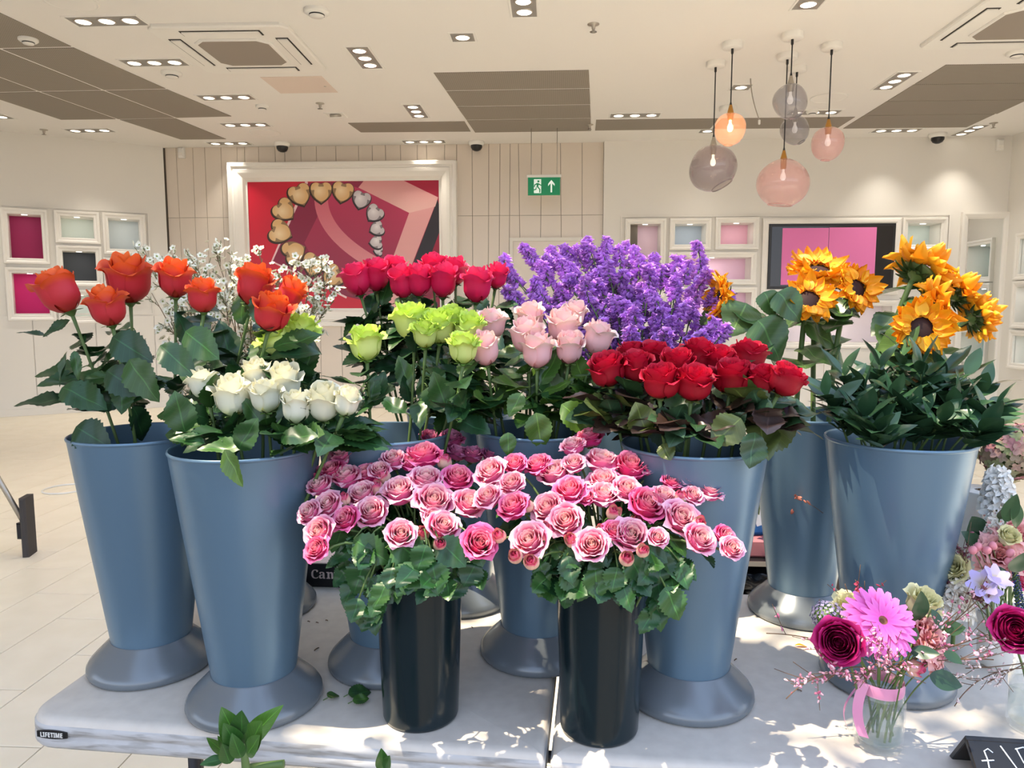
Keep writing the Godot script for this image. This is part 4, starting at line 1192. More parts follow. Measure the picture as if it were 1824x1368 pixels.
func build_flowers() -> void:
	vmat("petal", 0.55, 0.5)
	vmat("leaf", 0.36, 0.22)
	var vein := Image.create(128, 256, false, Image.FORMAT_RGB8)
	for y in 256:
		for x in 128:
			var u := absf(x - 63.5) / 64.0
			var v := y / 256.0
			var side := absf(fposmod(v * 9.0 - u * 2.2, 1.0) - 0.5) * 2.0   # slanting side veins
			var k := 0.72
			k = lerpf(k, 1.0, smoothstep(0.9, 1.0, side) * 0.6)
			k = lerpf(k, 1.0, smoothstep(0.06, 0.02, u))
			vein.set_pixel(x, y, Color(k, k, k * 0.98))
	M.leaf.albedo_texture = ImageTexture.create_from_image(vein)
	vmat("calyx", 0.5, 0.1)
	mat("stem", srgb(92, 118, 62), 0.5)
	vmat("floret", 0.7, 0.35)
	vmat("gloss_leaf", 0.28, 0.12)
	var green := lin(92, 122, 62)
	make_leaf_set("rose", 0.29, 0.07, 0.22, 0.78, [lin(58, 104, 56), lin(74, 120, 60), lin(50, 92, 58)], lin(104, 136, 84), 0.12)
	make_leaf_set("fresh", 0.31, 0.06, 0.22, 0.8, [lin(84, 132, 58), lin(110, 152, 66), lin(64, 112, 58)], lin(128, 156, 92), 0.12)
	make_leaf_set("red_rose", 0.34, 0.05, 0.22, 0.82, [lin(66, 102, 62), lin(92, 70, 60), lin(74, 56, 54), lin(112, 130, 68), lin(74, 110, 78)], lin(120, 120, 84), 0.16)
	make_leaf_set("sunflower", 0.42, 0.03, 0.12, 0.6, [lin(96, 136, 70), lin(116, 152, 80), lin(80, 120, 66)], lin(138, 160, 100), 0.12)
	make_leaf_set("ruscus", 0.22, 0.0, 0.16, 0.86, [lin(44, 74, 50), lin(54, 86, 56), lin(66, 98, 66)], lin(92, 118, 84), 0.03)
	make_leaf_set("spray", 0.36, 0.09, 0.2, 0.8, [lin(58, 112, 58), lin(76, 130, 64), lin(48, 98, 56)], lin(90, 130, 72), 0.14)

	# kinds of rose
	var tea := [[3, 0.14, 1.12, 1.35, -0.45, 0.0], [3, 0.22, 1.14, 1.25, -0.25, 0.05], [4, 0.29, 1.12, 1.1, -0.16, 0.16], [4, 0.35, 1.08, 1.05, -0.08, 0.34], [4, 0.4, 1.0, 1.05, -0.06, 0.6]]
	make_rose("orange", tea, 0.012, [lin(236, 96, 36), lin(240, 98, 34), lin(244, 116, 44)], [lin(200, 60, 56), lin(202, 46, 54), lin(240, 96, 40)], [0.1, 1.1, 2.2], green)
	make_rose("white", tea, 0.01, [lin(232, 226, 176), lin(236, 230, 190), lin(238, 232, 196)], [lin(206, 218, 170), lin(228, 228, 208), lin(234, 230, 204)], [0.1, 1.1, 2.2], green)
	make_rose("blush", tea, 0.01, [lin(242, 170, 180), lin(246, 182, 190), lin(250, 206, 206)], [lin(240, 176, 180), lin(246, 196, 196), lin(250, 224, 210)], [0.1, 1.1, 2.6], green)
	make_rose("crimson", tea, 0.014, [lin(226, 24, 80), lin(226, 26, 84), lin(240, 60, 110)], [lin(206, 16, 70), lin(216, 20, 78), lin(236, 46, 100)], [0.1, 1.1, 2.4], lin(70, 96, 50))
	var frill := [[3, 0.13, 1.0, 1.35, -0.4, 0.1], [4, 0.21, 1.05, 1.15, -0.15, 0.15], [5, 0.28, 1.04, 1.0, 0.05, 0.3], [5, 0.34, 1.0, 0.95, 0.12, 0.45], [4, 0.38, 0.9, 1.0, 0.15, 0.6]]
	make_rose("lime", frill, 0.035, [lin(214, 230, 96), lin(214, 234, 100), lin(206, 228, 96)], [lin(196, 220, 110), lin(220, 236, 140), lin(200, 226, 96)], [0.12, 0.92, 2.4], lin(96, 132, 60))
	var wide := [[3, 0.1, 0.9, 1.4, -0.4, 0.0], [4, 0.17, 0.94, 1.25, -0.2, 0.1], [5, 0.24, 0.95, 1.1, -0.05, 0.16], [5, 0.31, 0.94, 1.0, 0.02, 0.26], [5, 0.38, 0.92, 0.95, 0.04, 0.36], [4, 0.42, 0.82, 1.05, 0.0, 0.5]]
	make_rose("red", wide, 0.012, [lin(170, 6, 34), lin(186, 10, 42), lin(206, 20, 58)], [lin(140, 4, 26), lin(168, 6, 36), lin(200, 18, 56)], [0.08, 0.9, 2.6], lin(104, 120, 66))
	var open := [[3, 0.09, 0.62, 1.4, -0.35, 0.0], [4, 0.15, 0.66, 1.25, -0.15, 0.08], [4, 0.21, 0.67, 1.15, -0.05, 0.14], [5, 0.28, 0.66, 1.05, 0.02, 0.24], [5, 0.35, 0.62, 1.0, 0.06, 0.4], [5, 0.4, 0.54, 1.0, 0.08, 0.62]]
	make_rose("spray", open, 0.02, [lin(250, 210, 180), lin(246, 160, 172), lin(252, 216, 208)], [lin(246, 196, 190), lin(232, 92, 156), lin(250, 192, 212)], [0.07, 0.6, 2.2], green)
	make_rose("spray_hot", open, 0.02, [lin(250, 190, 160), lin(244, 112, 152), lin(252, 184, 188)], [lin(244, 160, 180), lin(226, 44, 126), lin(244, 124, 178)], [0.07, 0.6, 2.2], green)
	make_rose("spray_mauve", open, 0.02, [lin(220, 150, 170), lin(206, 110, 150), lin(220, 150, 180)], [lin(200, 120, 150), lin(180, 70, 120), lin(206, 120, 160)], [0.07, 0.6, 2.2], green)
	var closed := [[3, 0.2, 0.95, 1.4, -0.75, 0.0], [3, 0.32, 1.0, 1.25, -0.75, 0.0], [4, 0.42, 0.95, 1.05, -0.65, 0.05]]
	make_rose("bud", closed, 0.0, [lin(238, 130, 160), lin(226, 60, 120), lin(240, 120, 160)], [lin(206, 214, 150), lin(236, 190, 170), lin(222, 50, 116)], [0.1, 0.9, 1.5], lin(120, 146, 84))
	make_rose("ranunculus", [[4, 0.12, 0.6, 1.4, -0.3, 0.0], [5, 0.19, 0.66, 1.2, -0.35, 0.0], [5, 0.26, 0.72, 1.1, -0.35, 0.05], [6, 0.33, 0.76, 1.0, -0.3, 0.1], [6, 0.4, 0.76, 0.95, -0.2, 0.2], [6, 0.46, 0.72, 0.9, -0.1, 0.4], [5, 0.5, 0.62, 0.95, 0.05, 0.6]], 0.01, [lin(120, 4, 50), lin(160, 10, 80), lin(180, 24, 100)], [lin(140, 6, 70), lin(176, 14, 96), lin(196, 40, 124)], [0.08, 0.6, 2.4], green)
	make_rose("lisianthus", frill, 0.03, [lin(226, 226, 140), lin(236, 232, 176), lin(240, 234, 186)], [lin(214, 222, 150), lin(240, 236, 196), lin(240, 232, 180)], [0.12, 0.9, 2.0], green)
	make_rose("carnation", [[5, 0.14, 0.8, 1.2, 0.0, 0.3], [6, 0.24, 0.84, 0.9, 0.15, 0.5], [7, 0.34, 0.82, 0.8, 0.3, 0.8], [8, 0.42, 0.74, 0.7, 0.35, 1.1], [8, 0.46, 0.6, 0.7, 0.35, 1.3]], 0.06, [lin(238, 140, 140), lin(240, 150, 150), lin(246, 186, 180)], [lin(236, 130, 140), lin(240, 150, 156), lin(248, 190, 186)], [0.1, 0.8, 2.0], green)

	var tell := {
		"orange": ["leaning outwards over the table end, farthest from the poster", "drooping lowest, with coral pink outer petals", "largest and most open of the bunch", "upright against the waxflowers, next to the largest bloom", "slim and upright, hanging lower in front of the waxflowers", "tilting towards the poster on a long bare stalk", "lying almost sideways and pointing at the poster", "just above the lime green bloom"],
		"white": ["turned away at the end towards the orange roses", "broad and rounded, second in the front row from the orange roses", "upright with a green sepal, in the middle of the front row", "half hidden behind the middle of the front row", "ruffled and half hidden in the back row", "closed and egg shaped in the front row, beside the most open one", "most open, beside the pink spray roses", "half hidden bud behind the most open one"],
		"lime": ["standing apart among the white roses' tops", "pushed low behind the orange-red rose", "standing alone lower than its bunch", "tallest, next to the crimson roses", "in the middle of the dense clump", "touching the topmost blush pink rose", "lowest of the dense clump, beside a blush pink rose", "half hidden inside the dense clump", "at the back of the dense clump under the crimson roses"],
		"crimson": ["at the waxflower end of its row", "behind the end one by the waxflowers", "in the front row left of the poster's bottom corner", "in the middle of the front row", "wide one in the front row under the poster frame", "half hidden in the back row above the wide one", "largest, in front near the purple statice", "last one, touching the purple statice", "in the back row near the statice", "in the back row near the waxflowers"],
		"blush": ["standing back beside the lime clump", "lowest one with deep pink mouth beside the lime clump", "topmost in the middle", "with deep pink heart, second row", "wide open one in the second row towards the statice", "half hidden at the back before the statice", "large with a rolled back petal, in front", "showing its spiral heart, in front towards the red roses", "tipped towards the statice with a folded outer petal"],
		"red": ["at the blush rose end of the bunch", "second from the blush roses", "in the front row, round and upright", "lowest in the front row, nodding forwards", "at the back under the statice near the blush roses", "in the second row behind the nodding one", "at the back under the middle of the statice", "in the second row towards the sunflowers", "broad one in the front row beside the nodding one", "upright beside the broad one", "tipped over at the sunflower end", "flat one seen edge on at the back by the sunflower leaves", "half hidden at the back next to the blush roses"]}
	var P: Material = M.petal
	var at := 0
	var ax := {"orange": Vector3(-0.8543, 0.74, -1.4553), "white": Vector3(-0.5742, 0.74, -1.3213), "green": Vector3(-0.3509, 0.74, -1.4886), "blush": Vector3(-0.0309, 0.74, -1.5532), "red": Vector3(0.2694, 0.74, -1.3917), "sunflower": Vector3(0.6256, 0.74, -1.8081), "ruscus": Vector3(0.6883, 0.74, -1.4748), "wax": Vector3(-0.73, 0.74, -1.76), "crimson": Vector3(-0.235, 0.74, -1.83), "statice": Vector3(0.22, 0.74, -1.84), "sprayl": Vector3(-0.2443, 0.74, -1.2922), "sprayr": Vector3(0.0879, 0.74, -1.2663)}
	var roses := []
	at = -1
	for h in [
		[Vector3(-1.0085, 1.5321, -1.4536), 0.0852, Vector3(-0.3732, 0.9237, 0.0872), Vector3(-0.8451, 0.82, -1.5044)],
		[Vector3(-0.8919, 1.5022, -1.4204), 0.0741, Vector3(-0.1371, 0.9752, 0.1736), Vector3(-0.8627, 0.82, -1.5046)],
		[Vector3(-0.9038, 1.5606, -1.5196), 0.0956, Vector3(0.0682, 0.9758, 0.2079), Vector3(-0.9029, 0.82, -1.4672)],
		[Vector3(-0.7931, 1.5598, -1.5053), 0.0731, Vector3(0.1029, 0.9794, 0.1736), Vector3(-0.8094, 0.82, -1.4334)],
		[Vector3(-0.706, 1.5237, -1.4475), 0.0635, Vector3(0.0522, 0.9962, 0.0698), Vector3(-0.9043, 0.82, -1.4552)],
		[Vector3(-0.6194, 1.5462, -1.492), 0.0814, Vector3(0.2396, 0.9609, 0.1392), Vector3(-0.8379, 0.82, -1.5025)],
		[Vector3(-0.531, 1.527, -1.4559), 0.0634, Vector3(0.5736, 0.8192, 0), Vector3(-0.8086, 0.82, -1.4352)],
		[Vector3(-0.547, 1.4913, -1.3989), 0.0721, Vector3(0.2998, 0.9228, 0.2419), Vector3(-0.8123, 0.82, -1.4823)]]:
		at += 1
		roses.append(rose("orange_rose", "orange-red rose " + tell.orange[at], "orange-red roses", "orange", h, P, "rose", 11, 0.088, 0.62, ax.orange))
	var o: Node3D = roses[0]
	for l in [[Vector3(-0.9857, 1.3103, -1.42), Vector3(-1.0888, 1.3178, -1.4), Vector3(0, 1, 0.5), 0.75], [Vector3(-0.9676, 1.3435, -1.38), Vector3(-0.8709, 1.3133, -1.36), Vector3(-0.2, 1, 0.8), 1.1], [Vector3(-0.9303, 1.2686, -1.36), Vector3(-0.8627, 1.2397, -1.34), Vector3(0, 0.6, 1), 1.5], [Vector3(-1.0469, 1.4398, -1.46), Vector3(-1.0971, 1.4577, -1.44), Vector3(0, 1, 0.3), 0.6], [Vector3(-0.969, 1.4753, -1.42), Vector3(-1.0155, 1.4422, -1.4), Vector3(-0.3, 0.6, 0.8), 0.9], [Vector3(-0.979, 1.4132, -1.42), Vector3(-0.9875, 1.3412, -1.4), Vector3(-0.6, 0.2, 0.8), 0.6], [Vector3(-0.9513, 1.4145, -1.4), Vector3(-0.9319, 1.3637, -1.38), Vector3(0.6, 0.2, 0.8), 0.6], [Vector3(-0.8463, 1.4442, -1.36), Vector3(-0.7648, 1.4026, -1.34), Vector3(0, 0.5, 1), 1.2], [Vector3(-0.8033, 1.4025, -1.34), Vector3(-0.7468, 1.3249, -1.32), Vector3(0, 0.2, 1), 1.1], [Vector3(-0.736, 1.4298, -1.33), Vector3(-0.6636, 1.376, -1.31), Vector3(0.2, 0.5, 1), 1], [Vector3(-0.8613, 1.3791, -1.36), Vector3(-0.7848, 1.3382, -1.34), Vector3(0, 0.4, 1), 1.2], [Vector3(-0.7016, 1.4552, -1.36), Vector3(-0.6285, 1.4032, -1.34), Vector3(0, 0.3, 1), 1.2]]:
		fixed_leaf(o, "rose", l[0], l[1], l[2], l[3])
	roses.clear()
	at = -1
	for h in [
		[Vector3(-0.6609, 1.3562, -1.3396), 0.0553, Vector3(-0.2396, 0.9609, 0.1392), Vector3(-0.6219, 0.82, -1.3065)],
		[Vector3(-0.5955, 1.336, -1.3157), 0.0689, Vector3(-0.0694, 0.9921, 0.1045), Vector3(-0.5248, 0.82, -1.3136)],
		[Vector3(-0.5265, 1.3377, -1.3057), 0.0578, Vector3(0, 0.9903, 0.1392), Vector3(-0.5267, 0.82, -1.3369)],
		[Vector3(-0.5721, 1.3706, -1.3733), 0.0564, Vector3(-0.1344, 0.9565, 0.2588), Vector3(-0.6219, 0.82, -1.3363)],
		[Vector3(-0.5141, 1.3566, -1.3647), 0.0667, Vector3(0.0842, 0.9623, 0.2588), Vector3(-0.5407, 0.82, -1.2842)],
		[Vector3(-0.4556, 1.3234, -1.262), 0.0539, Vector3(0.0348, 0.997, 0.0698), Vector3(-0.5742, 0.82, -1.3713)],
		[Vector3(-0.4116, 1.3305, -1.2871), 0.0669, Vector3(0.1361, 0.9686, 0.2079), Vector3(-0.6232, 0.82, -1.3112)],
		[Vector3(-0.3664, 1.3326, -1.2732), 0.0481, Vector3(0.3083, 0.9487, 0.0698), Vector3(-0.6241, 0.82, -1.3184)]]:
		at += 1
		roses.append(rose("white_rose", "creamy white rose " + tell.white[at], "white roses", "white", h, P, "rose", 9, 0.08, 0.74, ax.white))
	for l in [[Vector3(-0.541, 1.2674, -1.16), Vector3(-0.5043, 1.2086, -1.14), Vector3(-0.3, 0.3, 1), 0.75], [Vector3(-0.5375, 1.2569, -1.24), Vector3(-0.6191, 1.2549, -1.22), Vector3(0, 1, 0.7), 0.7], [Vector3(-0.6134, 1.2611, -1.24), Vector3(-0.6629, 1.2841, -1.22), Vector3(0, 1, 0.7), 0.8], [Vector3(-0.544, 1.2557, -1.22), Vector3(-0.5067, 1.3103, -1.2), Vector3(0, 0.2, 1), 1.1], [Vector3(-0.6586, 1.2773, -1.26), Vector3(-0.6651, 1.3507, -1.24), Vector3(0.3, 0.3, 1), 1.2], [Vector3(-0.4611, 1.2799, -1.2), Vector3(-0.3958, 1.2936, -1.18), Vector3(0, 0.8, 0.8), 1]]:
		fixed_leaf(roses[1], "fresh", l[0], l[1], l[2], l[3])
	at = -1
	for h in [
		[Vector3(-0.5277, 1.449, -1.492), 0.077, Vector3(0.2406, 0.965, 0.1045), Vector3(-0.4003, 0.82, -1.4814)],
		[Vector3(-0.5628, 1.4341, -1.4582), 0.0663, Vector3(-0.4851, 0.8403, 0.2419), Vector3(-0.3247, 0.82, -1.5312)],
		[Vector3(-0.3771, 1.4278, -1.4558), 0.0703, Vector3(0, 0.9903, 0.1392), Vector3(-0.3704, 0.82, -1.4425)],
		[Vector3(-0.3016, 1.4692, -1.5412), 0.0787, Vector3(-0.1029, 0.9794, 0.1736), Vector3(-0.359, 0.82, -1.4392)],
		[Vector3(-0.238, 1.4603, -1.5184), 0.0727, Vector3(0.0335, 0.9607, 0.2756), Vector3(-0.381, 0.82, -1.4487)],
		[Vector3(-0.1745, 1.458, -1.5197), 0.0633, Vector3(0.1338, 0.9519, 0.2756), Vector3(-0.3851, 0.82, -1.4522)],
		[Vector3(-0.1753, 1.4209, -1.4274), 0.064, Vector3(0.0691, 0.9879, 0.1392), Vector3(-0.3605, 0.82, -1.5376)],
		[Vector3(-0.2605, 1.4452, -1.4836), 0.0574, Vector3(0.0671, 0.9589, 0.2756), Vector3(-0.3093, 0.82, -1.5164)],
		[Vector3(-0.2124, 1.474, -1.539), 0.0593, Vector3(0.0655, 0.9374, 0.342), Vector3(-0.3538, 0.82, -1.5385)]]:
		at += 1
		rose("lime_rose", "frilly lime green rose " + tell.lime[at], "lime green roses", "lime", h, P, "rose", 12, 0.08, 0.66, ax.green)
	at = -1
	for h in [
		[Vector3(-0.4883, 1.5696, -1.811), 0.0755, Vector3(-0.172, 0.9752, 0.1392), Vector3(-0.2797, 0.82, -1.8076)],
		[Vector3(-0.4495, 1.582, -1.844), 0.0767, Vector3(0, 0.9848, 0.1736), Vector3(-0.2845, 0.82, -1.8371)],
		[Vector3(-0.3726, 1.5633, -1.7974), 0.0747, Vector3(-0.0691, 0.9879, 0.1392), Vector3(-0.185, 0.82, -1.8296)],
		[Vector3(-0.3301, 1.5659, -1.7944), 0.0717, Vector3(0.0344, 0.9842, 0.1736), Vector3(-0.2477, 0.82, -1.8784)],
		[Vector3(-0.271, 1.5662, -1.8074), 0.0777, Vector3(0.0691, 0.9879, 0.1392), Vector3(-0.2517, 0.82, -1.8771)],
		[Vector3(-0.3099, 1.6011, -1.8937), 0.0726, Vector3(0.0339, 0.9697, 0.2419), Vector3(-0.2556, 0.82, -1.8756)],
		[Vector3(-0.1832, 1.5538, -1.7666), 0.0785, Vector3(0.1035, 0.9848, 0.1392), Vector3(-0.253, 0.82, -1.7834)],
		[Vector3(-0.1396, 1.5781, -1.8361), 0.0589, Vector3(0.2048, 0.9633, 0.1736), Vector3(-0.2303, 0.82, -1.7802)],
		[Vector3(-0.2494, 1.5929, -1.8773), 0.0661, Vector3(0.0677, 0.9679, 0.2419), Vector3(-0.188, 0.82, -1.8471)],
		[Vector3(-0.4046, 1.598, -1.8838), 0.0637, Vector3(-0.0508, 0.969, 0.2419), Vector3(-0.2842, 0.82, -1.8213)]]:
		at += 1
		rose("crimson_rose", "bright crimson rose " + tell.crimson[at], "crimson roses", "crimson", h, P, "rose", 13, 0.085, 0.7, ax.crimson)
	roses.clear()
	at = -1
	for h in [
		[Vector3(-0.1338, 1.4646, -1.5945), 0.0638, Vector3(0.0694, 0.9921, 0.1045), Vector3(0.003, 0.82, -1.5166)],
		[Vector3(-0.1391, 1.4152, -1.4914), 0.0645, Vector3(-0.135, 0.9609, 0.2419), Vector3(-0.0796, 0.82, -1.5417)],
		[Vector3(-0.051, 1.4779, -1.6128), 0.0643, Vector3(0, 0.9703, 0.2419), Vector3(-0.0807, 0.82, -1.5487)],
		[Vector3(-0.0554, 1.4414, -1.5327), 0.0707, Vector3(-0.1029, 0.9794, 0.1736), Vector3(-0.0586, 0.82, -1.5116)],
		[Vector3(0.0225, 1.4571, -1.5654), 0.0743, Vector3(0.0339, 0.9697, 0.2419), Vector3(-0.0465, 0.82, -1.5057)],
		[Vector3(0.0448, 1.483, -1.6032), 0.0563, Vector3(0.171, 0.9698, 0.1736), Vector3(-0.0739, 0.82, -1.5277)],
		[Vector3(-0.0309, 1.4132, -1.4917), 0.0689, Vector3(0.0346, 0.9897, 0.1392), Vector3(-0.0233, 0.82, -1.6027)],
		[Vector3(0.0336, 1.417, -1.5099), 0.0626, Vector3(0.0335, 0.9607, 0.2756), Vector3(-0.0805, 0.82, -1.5602)],
		[Vector3(0.0924, 1.437, -1.5346), 0.0657, Vector3(0.2741, 0.956, 0.1045), Vector3(-0.0222, 0.82, -1.6025)]]:
		at += 1
		roses.append(rose("blush_rose", "pale blush pink rose " + tell.blush[at], "blush pink roses", "blush", h, P, "fresh", 9, 0.075, 0.68, ax.blush))
	for l in [[Vector3(-0.0323, 1.295, -1.42), Vector3(-0.0206, 1.2263, -1.4), Vector3(0, 0.3, 1), 1.2], [Vector3(0.0171, 1.312, -1.42), Vector3(0.0822, 1.2604, -1.4), Vector3(0, 0.5, 1), 1.1], [Vector3(-0.085, 1.2622, -1.38), Vector3(-0.0838, 1.2226, -1.36), Vector3(0, 0.3, 1), 1.2], [Vector3(-0.0599, 1.3336, -1.42), Vector3(-0.0863, 1.2919, -1.4), Vector3(-0.2, 0.4, 1), 1.1]]:
		fixed_leaf(roses[2], "fresh", l[0], l[1], l[2], l[3])
	roses.clear()
	at = -1
	for h in [
		[Vector3(0.104, 1.3807, -1.3955), 0.0707, Vector3(-0.171, 0.9698, 0.1736), Vector3(0.2466, 0.82, -1.4362)],
		[Vector3(0.1585, 1.3863, -1.4085), 0.0668, Vector3(-0.0344, 0.9842, 0.1736), Vector3(0.3158, 0.82, -1.4105)],
		[Vector3(0.1928, 1.3675, -1.3183), 0.0686, Vector3(-0.0339, 0.9697, 0.2419), Vector3(0.3048, 0.82, -1.427)],
		[Vector3(0.2521, 1.3641, -1.315), 0.0703, Vector3(0.0663, 0.9487, 0.309), Vector3(0.22, 0.82, -1.384)],
		[Vector3(0.1971, 1.4047, -1.4602), 0.0602, Vector3(-0.0687, 0.9824, 0.1736), Vector3(0.2591, 0.82, -1.4406)],
		[Vector3(0.2357, 1.3917, -1.3992), 0.064, Vector3(0, 0.9703, 0.2419), Vector3(0.2422, 0.82, -1.4336)],
		[Vector3(0.283, 1.4064, -1.4384), 0.0678, Vector3(0.0687, 0.9824, 0.1736), Vector3(0.2383, 0.82, -1.3525)],
		[Vector3(0.3181, 1.3941, -1.4296), 0.0652, Vector3(0.0677, 0.9679, 0.2419), Vector3(0.2245, 0.82, -1.3697)],
		[Vector3(0.3289, 1.3728, -1.3558), 0.0702, Vector3(0.0339, 0.9697, 0.2419), Vector3(0.2625, 0.82, -1.4412)],
		[Vector3(0.3814, 1.3677, -1.3469), 0.0593, Vector3(0.0335, 0.9607, 0.2756), Vector3(0.2726, 0.82, -1.4416)],
		[Vector3(0.4158, 1.3704, -1.3224), 0.0642, Vector3(0.4006, 0.8997, 0.1736), Vector3(0.2256, 0.82, -1.3676)],
		[Vector3(0.383, 1.406, -1.4502), 0.0659, Vector3(0.1727, 0.9794, 0.1045), Vector3(0.3164, 0.82, -1.3746)],
		[Vector3(0.1553, 1.4088, -1.4629), 0.0514, Vector3(-0.1384, 0.9848, 0.1045), Vector3(0.2304, 0.82, -1.4229)]]:
		at += 1
		roses.append(rose("red_rose", "dark red velvety rose " + tell.red[at], "dark red roses", "red", h, P, "red_rose", 10, 0.085, 0.7, ax.red))
	for l in [[Vector3(0.37, 1.2701, -1.36), Vector3(0.452, 1.3001, -1.34), Vector3(0, 0.2, 1), 1.5], [Vector3(0.3282, 1.3082, -1.28), Vector3(0.2768, 1.2667, -1.26), Vector3(0, 0.5, 1), 1.3], [Vector3(0.3476, 1.287, -1.26), Vector3(0.3348, 1.2275, -1.24), Vector3(0.2, 0.2, 1), 1.2], [Vector3(0.3142, 1.2899, -1.3), Vector3(0.3375, 1.3181, -1.28), Vector3(0, 0.6, 1), 1], [Vector3(0.1935, 1.2621, -1.28), Vector3(0.2055, 1.2363, -1.26), Vector3(0, 0.2, 1), 1.4], [Vector3(0.1688, 1.275, -1.32), Vector3(0.1504, 1.3289, -1.3), Vector3(0, 0.3, 1), 1.4]]:
		fixed_leaf(roses[9], "red_rose", l[0], l[1], l[2], l[3])
	var n := 0
